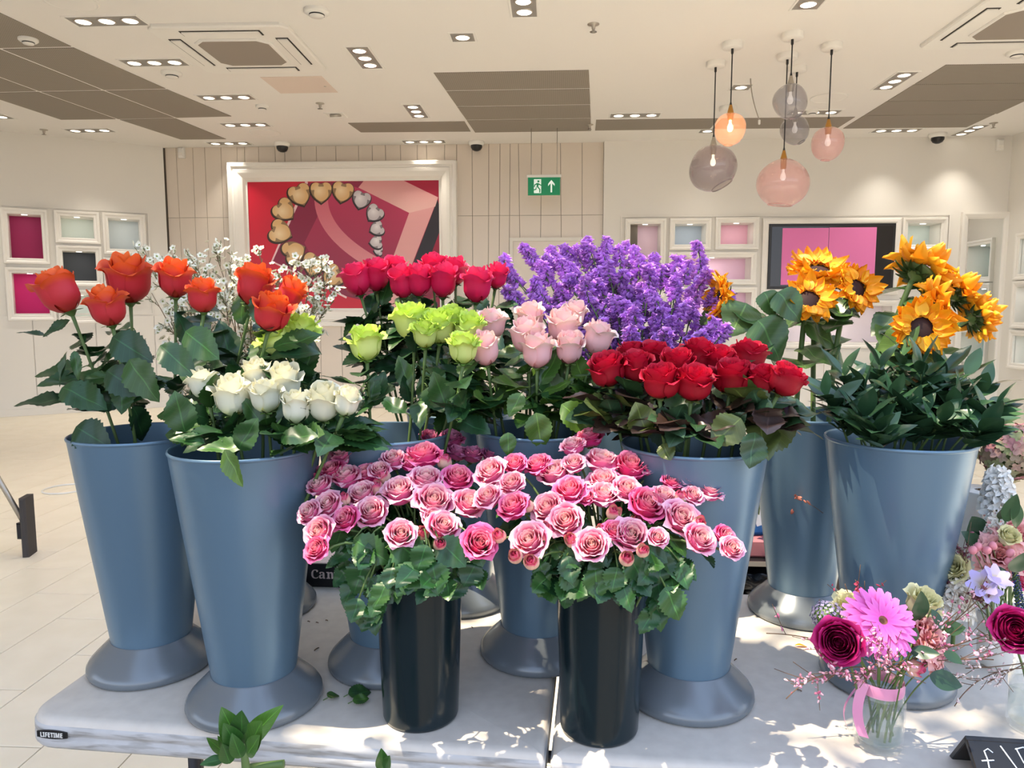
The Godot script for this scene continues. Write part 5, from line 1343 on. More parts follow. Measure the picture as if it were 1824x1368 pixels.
	for h in [
		[Vector3(-0.4539, 1.1832, -1.3278), 0.0454, Vector3(-0.1355, 0.8809, 0.4535), Vector3(-0.2606, 0.79, -1.3174)],
		[Vector3(-0.4239, 1.1757, -1.2855), 0.044, Vector3(-0.3239, 0.8505, 0.4143), Vector3(-0.2383, 0.79, -1.3216)],
		[Vector3(-0.4061, 1.217, -1.3802), 0.0603, Vector3(-0.3146, 0.845, 0.4325), Vector3(-0.2147, 0.79, -1.297)],
		[Vector3(-0.4122, 1.1955, -1.3241), 0.0451, Vector3(-0.2668, 0.8297, 0.4903), Vector3(-0.2346, 0.79, -1.2638)],
		[Vector3(-0.3841, 1.1855, -1.3141), 0.0533, Vector3(-0.1131, 0.9358, 0.3339), Vector3(-0.2596, 0.79, -1.318)],
		[Vector3(-0.3445, 1.1594, -1.2842), 0.0563, Vector3(-0.166, 0.8898, 0.425), Vector3(-0.2502, 0.79, -1.2628)],
		[Vector3(-0.3472, 1.1874, -1.3315), 0.0496, Vector3(-0.3168, 0.8525, 0.4158), Vector3(-0.2167, 0.79, -1.2806)],
		[Vector3(-0.4226, 1.1427, -1.2258), 0.0461, Vector3(-0.3511, 0.6946, 0.6279), Vector3(-0.2712, 0.79, -1.2789)],
		[Vector3(-0.3953, 1.1522, -1.2426), 0.0507, Vector3(-0.2359, 0.7241, 0.6481), Vector3(-0.2143, 0.79, -1.2937)],
		[Vector3(-0.3565, 1.1355, -1.2136), 0.0456, Vector3(-0.2537, 0.7141, 0.6525), Vector3(-0.2733, 0.79, -1.2845)],
		[Vector3(-0.3191, 1.1391, -1.2445), 0.0588, Vector3(-0.0103, 0.7703, 0.6376), Vector3(-0.2146, 0.79, -1.2877)],
		[Vector3(-0.3935, 1.1212, -1.1866), 0.0525, Vector3(-0.2515, 0.5668, 0.7845), Vector3(-0.2148, 0.79, -1.2865)],
		[Vector3(-0.3888, 1.1003, -1.1599), 0.0439, Vector3(-0.3062, 0.6168, 0.7251), Vector3(-0.2317, 0.79, -1.265)],
		[Vector3(-0.3029, 1.2103, -1.3551), 0.0503, Vector3(-0.0193, 0.8947, 0.4463), Vector3(-0.2282, 0.79, -1.2669)],
		[Vector3(-0.2754, 1.17, -1.2744), 0.064, Vector3(-0.0359, 0.892, 0.4507), Vector3(-0.2182, 0.79, -1.307)],
		[Vector3(-0.2491, 1.2147, -1.3729), 0.0684, Vector3(-0.0453, 0.9653, 0.2571), Vector3(-0.2729, 0.79, -1.2831)],
		[Vector3(-0.2316, 1.1848, -1.3027), 0.0609, Vector3(0.1083, 0.9231, 0.369), Vector3(-0.262, 0.79, -1.3165)],
		[Vector3(-0.2117, 1.1559, -1.265), 0.0675, Vector3(0.2506, 0.7499, 0.6123), Vector3(-0.216, 0.79, -1.3022)],
		[Vector3(-0.1754, 1.1858, -1.3168), 0.0572, Vector3(0.1726, 0.8747, 0.4529), Vector3(-0.261, 0.79, -1.3172)],
		[Vector3(-0.1843, 1.132, -1.1957), 0.0524, Vector3(0.3103, 0.7484, 0.5862), Vector3(-0.2693, 0.79, -1.3088)],
		[Vector3(-0.2515, 1.123, -1.1732), 0.0516, Vector3(0.1755, 0.7034, 0.6888), Vector3(-0.2423, 0.79, -1.3222)],
		[Vector3(-0.1189, 1.1156, -1.1583), 0.0582, Vector3(0.2688, 0.5893, 0.7619), Vector3(-0.2192, 0.79, -1.2759)],
		[Vector3(-0.1503, 1.1509, -1.2675), 0.0552, Vector3(0.3241, 0.8373, 0.4403), Vector3(-0.2563, 0.79, -1.3197)],
		[Vector3(-0.207, 1.135, -1.2351), 0.04, Vector3(0.2194, 0.7097, 0.6695), Vector3(-0.226, 0.79, -1.2685)],
		[Vector3(-0.2704, 1.2045, -1.3578), 0.0438, Vector3(0.0639, 0.9266, 0.3706), Vector3(-0.265, 0.79, -1.3139)],
		[Vector3(-0.3215, 1.1968, -1.3236), 0.0407, Vector3(0.0287, 0.8538, 0.5198), Vector3(-0.229, 0.79, -1.318)]] + [
		[Vector3(-0.1101, 1.2039, -1.2886), 0.0558, Vector3(-0.2963, 0.7685, 0.5671), Vector3(0.059, 0.79, -1.2742)],
		[Vector3(-0.0685, 1.2123, -1.3165), 0.0463, Vector3(-0.1993, 0.8351, 0.5128), Vector3(0.0738, 0.79, -1.2398)],
		[Vector3(-0.0706, 1.1901, -1.2609), 0.0485, Vector3(-0.2194, 0.7794, 0.5868), Vector3(0.0634, 0.79, -1.2836)],
		[Vector3(-0.1111, 1.171, -1.2399), 0.0499, Vector3(-0.2607, 0.8133, 0.5202), Vector3(0.0846, 0.79, -1.2961)],
		[Vector3(-0.065, 1.1603, -1.2194), 0.0549, Vector3(-0.3307, 0.8072, 0.4889), Vector3(0.1109, 0.79, -1.2856)],
		[Vector3(-0.0062, 1.1568, -1.2233), 0.0569, Vector3(-0.3296, 0.7602, 0.5599), Vector3(0.1173, 0.79, -1.2723)],
		[Vector3(0.0242, 1.146, -1.1883), 0.0591, Vector3(-0.2526, 0.6663, 0.7016), Vector3(0.1032, 0.79, -1.2405)],
		[Vector3(-0.0248, 1.2094, -1.324), 0.0507, Vector3(-0.3092, 0.8864, 0.3446), Vector3(0.1168, 0.79, -1.2583)],
		[Vector3(0.0052, 1.1984, -1.3114), 0.0607, Vector3(-0.2323, 0.8975, 0.3748), Vector3(0.113, 0.79, -1.2498)],
		[Vector3(0.0388, 1.2415, -1.3468), 0.047, Vector3(-0.265, 0.9327, 0.2445), Vector3(0.1166, 0.79, -1.2576)],
		[Vector3(0.071, 1.25, -1.3914), 0.0529, Vector3(-0.2037, 0.9637, 0.1723), Vector3(0.0945, 0.79, -1.237)],
		[Vector3(0.0913, 1.2162, -1.3321), 0.0613, Vector3(0.1145, 0.9704, 0.2126), Vector3(0.1179, 0.79, -1.2665)],
		[Vector3(0.0396, 1.2176, -1.3064), 0.0416, Vector3(-0.152, 0.8585, 0.4898), Vector3(0.1011, 0.79, -1.2932)],
		[Vector3(0.1439, 1.2113, -1.3168), 0.0647, Vector3(0.0438, 0.8972, 0.4395), Vector3(0.1086, 0.79, -1.288)],
		[Vector3(0.18, 1.2085, -1.3157), 0.0396, Vector3(0.0242, 0.9056, 0.4234), Vector3(0.0579, 0.79, -1.2672)],
		[Vector3(0.0922, 1.1889, -1.2891), 0.0554, Vector3(-0.0959, 0.9241, 0.3699), Vector3(0.0926, 0.79, -1.2959)],
		[Vector3(0.0317, 1.181, -1.2485), 0.0579, Vector3(-0.1905, 0.8509, 0.4896), Vector3(0.1154, 0.79, -1.2783)],
		[Vector3(0.0892, 1.1763, -1.2436), 0.0535, Vector3(0.0829, 0.9097, 0.407), Vector3(0.0958, 0.79, -1.2952)],
		[Vector3(0.129, 1.1858, -1.2485), 0.0496, Vector3(0.1638, 0.7837, 0.5992), Vector3(0.1031, 0.79, -1.2404)],
		[Vector3(0.1605, 1.1662, -1.2229), 0.0642, Vector3(0.246, 0.7766, 0.58), Vector3(0.0861, 0.79, -1.2962)],
		[Vector3(0.1891, 1.1772, -1.2331), 0.047, Vector3(0.2536, 0.8733, 0.4159), Vector3(0.0592, 0.79, -1.2748)],
		[Vector3(0.2115, 1.1532, -1.1911), 0.0587, Vector3(0.2984, 0.6694, 0.6804), Vector3(0.0958, 0.79, -1.2952)],
		[Vector3(0.2155, 1.2062, -1.312), 0.0415, Vector3(0.0757, 0.9449, 0.3186), Vector3(0.0985, 0.79, -1.2944)],
		[Vector3(0.2397, 1.1958, -1.2834), 0.0467, Vector3(0.1233, 0.8455, 0.5195), Vector3(0.0784, 0.79, -1.2948)],
		[Vector3(0.2752, 1.1809, -1.2759), 0.0504, Vector3(0.2474, 0.8597, 0.4468), Vector3(0.0588, 0.79, -1.2736)],
		[Vector3(0.2101, 1.1937, -1.2761), 0.0364, Vector3(0.1688, 0.8893, 0.4251), Vector3(0.1179, 0.79, -1.2655)],
		[Vector3(0.0644, 1.123, -1.1366), 0.053, Vector3(-0.1281, 0.6143, 0.7786), Vector3(0.1009, 0.79, -1.2392)],
		[Vector3(0.1275, 1.1314, -1.163), 0.0577, Vector3(0.1016, 0.6922, 0.7145), Vector3(0.1173, 0.79, -1.2721)],
		[Vector3(0.1012, 1.1374, -1.1628), 0.041, Vector3(0.051, 0.7793, 0.6245), Vector3(0.1178, 0.79, -1.2683)],
		[Vector3(-0.0349, 1.1232, -1.1498), 0.0613, Vector3(-0.2554, 0.7089, 0.6574), Vector3(0.0808, 0.79, -1.2955)],
		[Vector3(0.2339, 1.1333, -1.1435), 0.0492, Vector3(0.3349, 0.6996, 0.6312), Vector3(0.0602, 0.79, -1.2547)],
		[Vector3(0.2791, 1.1316, -1.1707), 0.0353, Vector3(0.3699, 0.6927, 0.6191), Vector3(0.0666, 0.79, -1.2452)],
		[Vector3(0.2851, 1.1187, -1.1433), 0.0382, Vector3(0.1372, 0.6887, 0.712), Vector3(0.0927, 0.79, -1.2367)],
		[Vector3(0.2412, 1.1783, -1.2446), 0.0355, Vector3(0.2334, 0.7797, 0.581), Vector3(0.1179, 0.79, -1.2679)],
		[Vector3(0.0594, 1.1739, -1.2382), 0.0356, Vector3(-0.1802, 0.828, 0.5309), Vector3(0.0713, 0.79, -1.2913)],
		[Vector3(0.1676, 1.1354, -1.1428), 0.0329, Vector3(0.1391, 0.6946, 0.7058), Vector3(0.116, 0.79, -1.2768)]]:
		var lf: bool = h[3].x < -0.08
		var hot := (n * 7) % 3 == 0
		n += 1
		rose("spray_rose", "%s%s spray rose %s, black bucket %s of the seam" % ["large " if h[1] > 0.058 else ("small " if h[1] < 0.046 else ""), "hot pink" if hot else "pink and cream", "at the mound's top" if h[0].y > 1.2 else ("in the mound's middle" if h[0].y > 1.12 else "in the lowest fringe"), "left" if lf else "right"], "%s spray roses %s of the seam" % ["hot pink" if hot else "pink and cream", "left" if lf else "right"], "spray_hot" if hot else "spray", h, P, "spray", 3, 0.05, 0.5, ax.sprayl if lf else ax.sprayr, 0.0022)
	for h in [
		[Vector3(-0.2583, 1.2241, -1.5165), 0.0438, Vector3(0.288, 0.8863, 0.3628), Vector3(-0.2483, 0.79, -1.2625)],
		[Vector3(-0.2107, 1.2262, -1.4963), 0.0503, Vector3(0.124, 0.973, 0.1948), Vector3(-0.2623, 0.79, -1.2682)],
		[Vector3(-0.1948, 1.2022, -1.4657), 0.0446, Vector3(0.3071, 0.95, 0.0559), Vector3(-0.244, 0.79, -1.2622)],
		[Vector3(-0.1631, 1.201, -1.4635), 0.0492, Vector3(0.155, 0.9816, 0.1113), Vector3(-0.2711, 0.79, -1.3058)],
		[Vector3(-0.2336, 1.2015, -1.4869), 0.0406, Vector3(0.2992, 0.952, 0.064), Vector3(-0.2699, 0.79, -1.2766)],
		[Vector3(-0.1224, 1.1982, -1.4696), 0.0446, Vector3(0.3127, 0.9311, 0.1878), Vector3(-0.2357, 0.79, -1.2635)]]:
		rose("spray_rose", "shaded mauve pink spray rose between the two black buckets' sprays", "mauve spray roses at the back", "spray_mauve", h, P, "spray", 3, 0.045, 0.55, ax.sprayl, 0.0022)
	for h in [
		[Vector3(-0.2198, 1.1177, -1.2021), 0.0283, Vector3(0.1935, 0.6753, 0.7117), Vector3(-0.2741, 0.79, -1.2959)],
		[Vector3(-0.1848, 1.1101, -1.1663), 0.0275, Vector3(0.1673, 0.5973, 0.7843), Vector3(-0.2379, 0.79, -1.3215)],
		[Vector3(-0.2047, 1.2067, -1.36), 0.0317, Vector3(0.0612, 0.9487, 0.3103), Vector3(-0.2188, 0.79, -1.2763)],
		[Vector3(-0.3124, 1.1881, -1.3148), 0.0283, Vector3(-0.197, 0.8295, 0.5225), Vector3(-0.2561, 0.79, -1.3198)],
		[Vector3(-0.3189, 1.1692, -1.296), 0.0315, Vector3(-0.2536, 0.8939, 0.3697), Vector3(-0.2197, 0.79, -1.275)],
		[Vector3(-0.3711, 1.1598, -1.2545), 0.0257, Vector3(-0.0437, 0.8882, 0.4574), Vector3(-0.245, 0.79, -1.2622)],
		[Vector3(-0.248, 1.1572, -1.2845), 0.0332, Vector3(0.0977, 0.8707, 0.482), Vector3(-0.2484, 0.79, -1.2625)]] + [
		[Vector3(-0.087, 1.1281, -1.1614), 0.0263, Vector3(-0.246, 0.6457, 0.7229), Vector3(0.1106, 0.79, -1.2467)],
		[Vector3(-0.058, 1.1102, -1.1169), 0.0271, Vector3(-0.1481, 0.5827, 0.7991), Vector3(0.0674, 0.79, -1.2882)],
		[Vector3(-0.0318, 1.1089, -1.096), 0.0283, Vector3(-0.1016, 0.6277, 0.7718), Vector3(0.1124, 0.79, -1.2836)],
		[Vector3(0.102, 1.1597, -1.1959), 0.0286, Vector3(0.1073, 0.7603, 0.6406), Vector3(0.058, 0.79, -1.2641)],
		[Vector3(0.0313, 1.1276, -1.1496), 0.0266, Vector3(-0.2797, 0.665, 0.6925), Vector3(0.1168, 0.79, -1.2745)],
		[Vector3(0.1175, 1.108, -1.1199), 0.027, Vector3(0.0443, 0.6591, 0.7507), Vector3(0.0666, 0.79, -1.2452)],
		[Vector3(0.1416, 1.1231, -1.113), 0.0233, Vector3(0.1072, 0.6927, 0.7132), Vector3(0.1177, 0.79, -1.2699)],
		[Vector3(0.1426, 1.1419, -1.203), 0.0288, Vector3(0.1113, 0.7721, 0.6257), Vector3(0.1147, 0.79, -1.2797)],
		[Vector3(0.0814, 1.1359, -1.1665), 0.0269, Vector3(-0.028, 0.7299, 0.683), Vector3(0.0582, 0.79, -1.2704)],
		[Vector3(-0.0421, 1.164, -1.2195), 0.0256, Vector3(-0.3936, 0.6928, 0.6042), Vector3(0.0829, 0.79, -1.2367)],
		[Vector3(-0.0107, 1.1353, -1.1891), 0.0222, Vector3(-0.1802, 0.7098, 0.681), Vector3(0.1147, 0.79, -1.2529)],
		[Vector3(0.2153, 1.1771, -1.2352), 0.0265, Vector3(0.3108, 0.8651, 0.3937), Vector3(0.0924, 0.79, -1.296)],
		[Vector3(0.2387, 1.1502, -1.1701), 0.027, Vector3(0.1435, 0.7071, 0.6924), Vector3(0.065, 0.79, -1.2469)]]:
		var lf: bool = h[3].x < -0.08
		rose("rose_bud", "closed pink spray rose bud %s, black bucket %s of the seam" % ["between the upper blooms" if h[0].y > 1.14 else "hanging below the blooms", "left" if lf else "right"], "spray rose buds %s of the seam" % ["left" if lf else "right"], "bud", h, P, "spray", 2, 0.045, 0.55, ax.sprayl if lf else ax.sprayr, 0.0018, "rose bud")
	# leafy greens hanging over the black buckets' rims
	for b in [["sprayl", [[Vector3(-0.3206, 1.0661, -1.2), Vector3(-0.3407, 1.0138, -1.18), Vector3(0, 0.4, 1), 1.2], [Vector3(-0.3063, 1.0441, -1.18), Vector3(-0.264, 1.009, -1.16), Vector3(0, 0.4, 1), 1.1], [Vector3(-0.3236, 1.0133, -1.17), Vector3(-0.3332, 0.9776, -1.15), Vector3(0, 0.2, 1), 1.2], [Vector3(-0.2827, 1.0232, -1.16), Vector3(-0.2973, 0.9926, -1.14), Vector3(0, 0.2, 1), 1.1], [Vector3(-0.2233, 1.0859, -1.15), Vector3(-0.2385, 1.0364, -1.13), Vector3(0, 0.3, 1), 1.4], [Vector3(-0.1954, 1.0865, -1.15), Vector3(-0.1835, 1.0376, -1.13), Vector3(0, 0.3, 1), 1.3], [Vector3(-0.1236, 1.0808, -1.17), Vector3(-0.1448, 1.0447, -1.15), Vector3(0, 0.3, 1), 1.3], [Vector3(-0.3393, 1.1055, -1.2), Vector3(-0.2769, 1.0741, -1.18), Vector3(0, 0.5, 1), 1], [Vector3(-0.2644, 1.1166, -1.17), Vector3(-0.2048, 1.0768, -1.15), Vector3(0, 0.5, 1), 1.1], [Vector3(-0.189, 1.1179, -1.17), Vector3(-0.14, 1.0781, -1.15), Vector3(0, 0.5, 1), 1.1], [Vector3(-0.263, 1.0719, -1.16), Vector3(-0.2684, 1.0412, -1.14), Vector3(0, 0.3, 1), 1.2], [Vector3(-0.1771, 1.0678, -1.15), Vector3(-0.2017, 1.0466, -1.13), Vector3(0, 0.3, 1), 1.2], [Vector3(-0.3656, 1.0683, -1.22), Vector3(-0.3896, 1.0548, -1.2), Vector3(0, 0.6, 1), 0.8], [Vector3(-0.315, 1.101, -1.2), Vector3(-0.3348, 1.0632, -1.18), Vector3(0, 0.4, 1), 1.2], [Vector3(-0.2043, 1.1147, -1.15), Vector3(-0.2196, 1.0744, -1.13), Vector3(0, 0.4, 1), 1.2], [Vector3(-0.1328, 1.119, -1.17), Vector3(-0.1123, 1.0787, -1.15), Vector3(0, 0.4, 1), 1.1]]], ["sprayr", [[Vector3(-0.0213, 1.0793, -1.18), Vector3(-0.0069, 1.0486, -1.16), Vector3(0, 0.4, 1), 1.2], [Vector3(0.0695, 1.086, -1.14), Vector3(0.0734, 1.0383, -1.12), Vector3(0, 0.3, 1), 1.2], [Vector3(0.1053, 1.0868, -1.14), Vector3(0.0953, 1.0526, -1.12), Vector3(0, 0.3, 1), 1.4], [Vector3(0.1695, 1.0657, -1.15), Vector3(0.1763, 1.0319, -1.13), Vector3(0, 0.3, 1), 1.2], [Vector3(0.1801, 1.0597, -1.13), Vector3(0.2041, 1.0136, -1.11), Vector3(0.2, 0.2, 1), 1.2], [Vector3(-0.0072, 1.0699, -1.18), Vector3(-0.0346, 1.0432, -1.16), Vector3(0, 0.4, 1), 0.8], [Vector3(0.1775, 1.1125, -1.15), Vector3(0.1712, 1.0642, -1.13), Vector3(0, 0.3, 1), 1.2], [Vector3(0.0247, 1.1002, -1.15), Vector3(0.0336, 1.0612, -1.13), Vector3(0, 0.4, 1), 1.2], [Vector3(0.0522, 1.1067, -1.16), Vector3(0.0156, 1.0849, -1.14), Vector3(0, 0.5, 1), 1.1], [Vector3(0.1229, 1.1056, -1.14), Vector3(0.1478, 1.0675, -1.12), Vector3(0, 0.3, 1), 1.2], [Vector3(0.2047, 1.0945, -1.15), Vector3(0.2154, 1.0559, -1.13), Vector3(0.3, 0.3, 1), 1], [Vector3(0.0872, 1.1049, -1.14), Vector3(0.0595, 1.0931, -1.12), Vector3(0, 0.6, 1), 1], [Vector3(0.1416, 1.1211, -1.15), Vector3(0.1836, 1.1012, -1.13), Vector3(0, 0.6, 1), 1], [Vector3(0.0158, 1.0719, -1.15), Vector3(0.0426, 1.0474, -1.13), Vector3(0, 0.3, 1), 1.1]]]]:
		for l in b[1]:
			var st := thing("rose_foliage", "serrated dark green rose leaf spray drooping over the black bucket %s of the table seam" % ("left" if b[0] == "sprayl" else "right"), "foliage", ax[b[0]] + Vector3(0, 0.06, 0), "rose leaf sprays %s of the seam" % ("left" if b[0] == "sprayl" else "right"))
			var p: Vector3 = l[0] - st.position
			part(tube(bend(Vector3.ZERO, Vector3(p.x * 0.35, 0.4, p.z * 0.35), p, 10), [0.0016], 5), "stem", M.stem, st)
			fixed_leaf(st, "spray", l[0], l[1], l[2], l[3])
			for k in 3:
				var d: Vector3 = (l[1] - l[0]).normalized() + rv(0.9)
				put_leaf("spray", st, p * rng.randf_range(0.86, 0.97) + rv(0.01), d, Vector3(0, 0.6, 1) + rv(0.5), rng.randf_range(0.035, 0.055), M.leaf)

	sunflowers(ax.sunflower)
	statice()
	waxflowers()
	ruscus(ax.ruscus)

func sunflowers(axis: Vector3) -> void:
	var yl := [lin(246, 166, 20), lin(250, 184, 30), lin(242, 150, 14)]
	var rays := []
	for k in 4:
		rays.append(sheet(4, 8, func(u: float, v: float) -> Array:
			var w := 0.118 * pow(sin(PI * pow(clampf(v * 0.93 + 0.07, 0.0, 1.0), 0.7)), 0.8)
			if v > 0.999:
				w = 0.0
			return [Vector3(u * w, 0.05 * u * u - (0.1 - 0.09 * k) * v * v + 0.02 * sin(v * 5.0 + k), 0.22 + 0.34 * v), yl[k % 3].lerp(lin(250, 186, 50), 0.25 * absf(u))]))
	var disc := sheet(32, 8, func(u: float, v: float) -> Array:
		var a := u * PI
		var r := 0.25 * v
		var bump := 0.012 * sin(a * 16.0) * sin(v * 26.0)
		return [Vector3(r * sin(a), 0.07 * cos(v * 1.4) + bump - 0.03, r * cos(a)), lin(52, 28, 20).lerp(lin(92, 52, 24), smoothstep(0.75, 1.0, v))])
	var bract := sheet(4, 6, func(u: float, v: float) -> Array:
		var w := 0.07 * (1.0 - v * v)
		return [Vector3(u * w, -0.09 + 0.07 * v * v - 0.02 * u * u, 0.1 + 0.3 * v), lin(74, 104, 52)])
	var back := lathe([Vector2(0.03, -0.2), Vector2(0.06, -0.16), Vector2(0.16, -0.11), Vector2(0.26, -0.05), Vector2(0.27, -0.01), Vector2(0.24, 0.01)], 24)
	var i := 0
	var which := ["seen from its side, facing the ceiling in front of the pink screen", "with dark centre facing out, lower one in front of the pink screen", "with curled petals in front of the screen's pink sheet edge", "turned away at the end of the purple statice", "large and seen from behind, topmost by the tall leaf", "half turned, in the middle of the right cluster", "with dark oval centre facing out, lowest of the cluster", "seen from behind, nearest the wall mirror but one", "seen from behind, right in front of the wall mirror"]
	for h in [
		[Vector3(0.656, 1.5913, -1.8681), 0.1391, Vector3(0, 0.8645, 0.5026), Vector3(0.6678, 0.82, -1.8347)],
		[Vector3(0.6005, 1.5184, -1.7681), 0.1191, Vector3(-0.1, 0.5001, 0.8602), Vector3(0.5795, 0.82, -1.7885)],
		[Vector3(0.7171, 1.545, -1.7881), 0.1118, Vector3(0.3523, 0.302, 0.8858), Vector3(0.6612, 0.82, -1.773)],
		[Vector3(0.4058, 1.5244, -1.8081), 0.1089, Vector3(-0.9873, 0.1221, 0.1018), Vector3(0.6186, 0.82, -1.7585)],
		[Vector3(0.8539, 1.5832, -1.7681), 0.1543, Vector3(0.6807, 0.722, -0.1238), Vector3(0.6755, 0.82, -1.8061)],
		[Vector3(0.8436, 1.5025, -1.6681), 0.1287, Vector3(0.8619, 0.4056, 0.3042), Vector3(0.6748, 0.82, -1.7993)],
		[Vector3(0.7833, 1.4571, -1.6081), 0.1174, Vector3(-0.2033, 0.2542, 0.9455), Vector3(0.5802, 0.82, -1.787)],
		[Vector3(0.938, 1.5338, -1.7681), 0.1177, Vector3(0.823, 0.5658, -0.0514), Vector3(0.5757, 0.82, -1.8118)],
		[Vector3(0.9735, 1.4768, -1.7481), 0.1088, Vector3(0.9734, 0.2049, -0.1025), Vector3(0.6256, 0.82, -1.7581)]]:
		var bottom: Vector3 = h[3]
		var o := thing("sunflower", "sunflower " + which[i], "sunflower", bottom, "sunflowers")
		var n: Vector3 = h[2]
		var c: Vector3 = h[0] - bottom
		var s: float = h[1]
		var b := basis_to(n, rng.randf() * TAU)
		part(disc, "seed_disc", M.floret, o, Transform3D(b.scaled_local(Vector3.ONE * s), c))
		part(back, "receptacle", M.stem, o, Transform3D(b.scaled_local(Vector3.ONE * s), c))
		for ring in 2:
			for k in 26:
				var t := Basis(Vector3.UP, TAU * (k + 0.5 * ring + rng.randf_range(-0.2, 0.2)) / 26.0) * Basis(Vector3.RIGHT, rng.randf_range(-0.35, 0.12) + 0.12 * ring) * Basis(Vector3.BACK, rng.randf_range(-0.3, 0.3))
				part(rays[rng.randi() % 4], "ray_petal", M.petal, o, Transform3D((b * t).scaled_local(Vector3.ONE * s * rng.randf_range(0.85, 1.05)), c))
		for k in 14:
			var t := Basis(Vector3.UP, TAU * k / 14.0) * Basis(Vector3.RIGHT, rng.randf_range(0.0, 0.3))
			part(bract, "bract", M.leaf, o, Transform3D((b * t).scaled_local(Vector3.ONE * s), c))
		var foot := c - n * s * 0.19
		var mid := Vector3(foot.x * 0.7, foot.y * 0.7, foot.z * 0.7).lerp(foot - n * 0.1, 0.6)
		mid.y = minf(mid.y, foot.y - 0.02) + (0.05 if n.y < 0.3 else 0.0)
		var pts := bend(Vector3.ZERO, mid, foot, 14)
		part(tube(pts, [0.0065], 8), "stem", M.stem, o)
		for k in 5:
			var t := rng.randf_range(0.66, 0.97)
			var p: Vector3 = pts[int(t * 14)]
			var a := rng.randf() * TAU
			var dir := Vector3(cos(a), rng.randf_range(-0.6, 0.2), sin(a) + 0.35)
			put_leaf("sunflower", o, p, dir, Vector3(0, 1, 0.6) + rv(0.3), rng.randf_range(0.08, 0.115), M.leaf)
		if i == 3:
			for l in [[Vector3(0.4555, 1.5105, -1.76), Vector3(0.414, 1.4319, -1.74), Vector3(0, 0.5, 1), 1.3], [Vector3(0.52, 1.5363, -1.74), Vector3(0.5735, 1.4717, -1.72), Vector3(0, 0.6, 1), 1.2], [Vector3(0.4719, 1.4716, -1.72), Vector3(0.5327, 1.3824, -1.7), Vector3(0, 0.4, 1), 1.2], [Vector3(0.488, 1.5363, -1.74), Vector3(0.5159, 1.4846, -1.72), Vector3(0, 0.6, 1), 1.2]]:
				fixed_leaf(o, "sunflower", l[0], l[1], l[2], l[3])
		i += 1

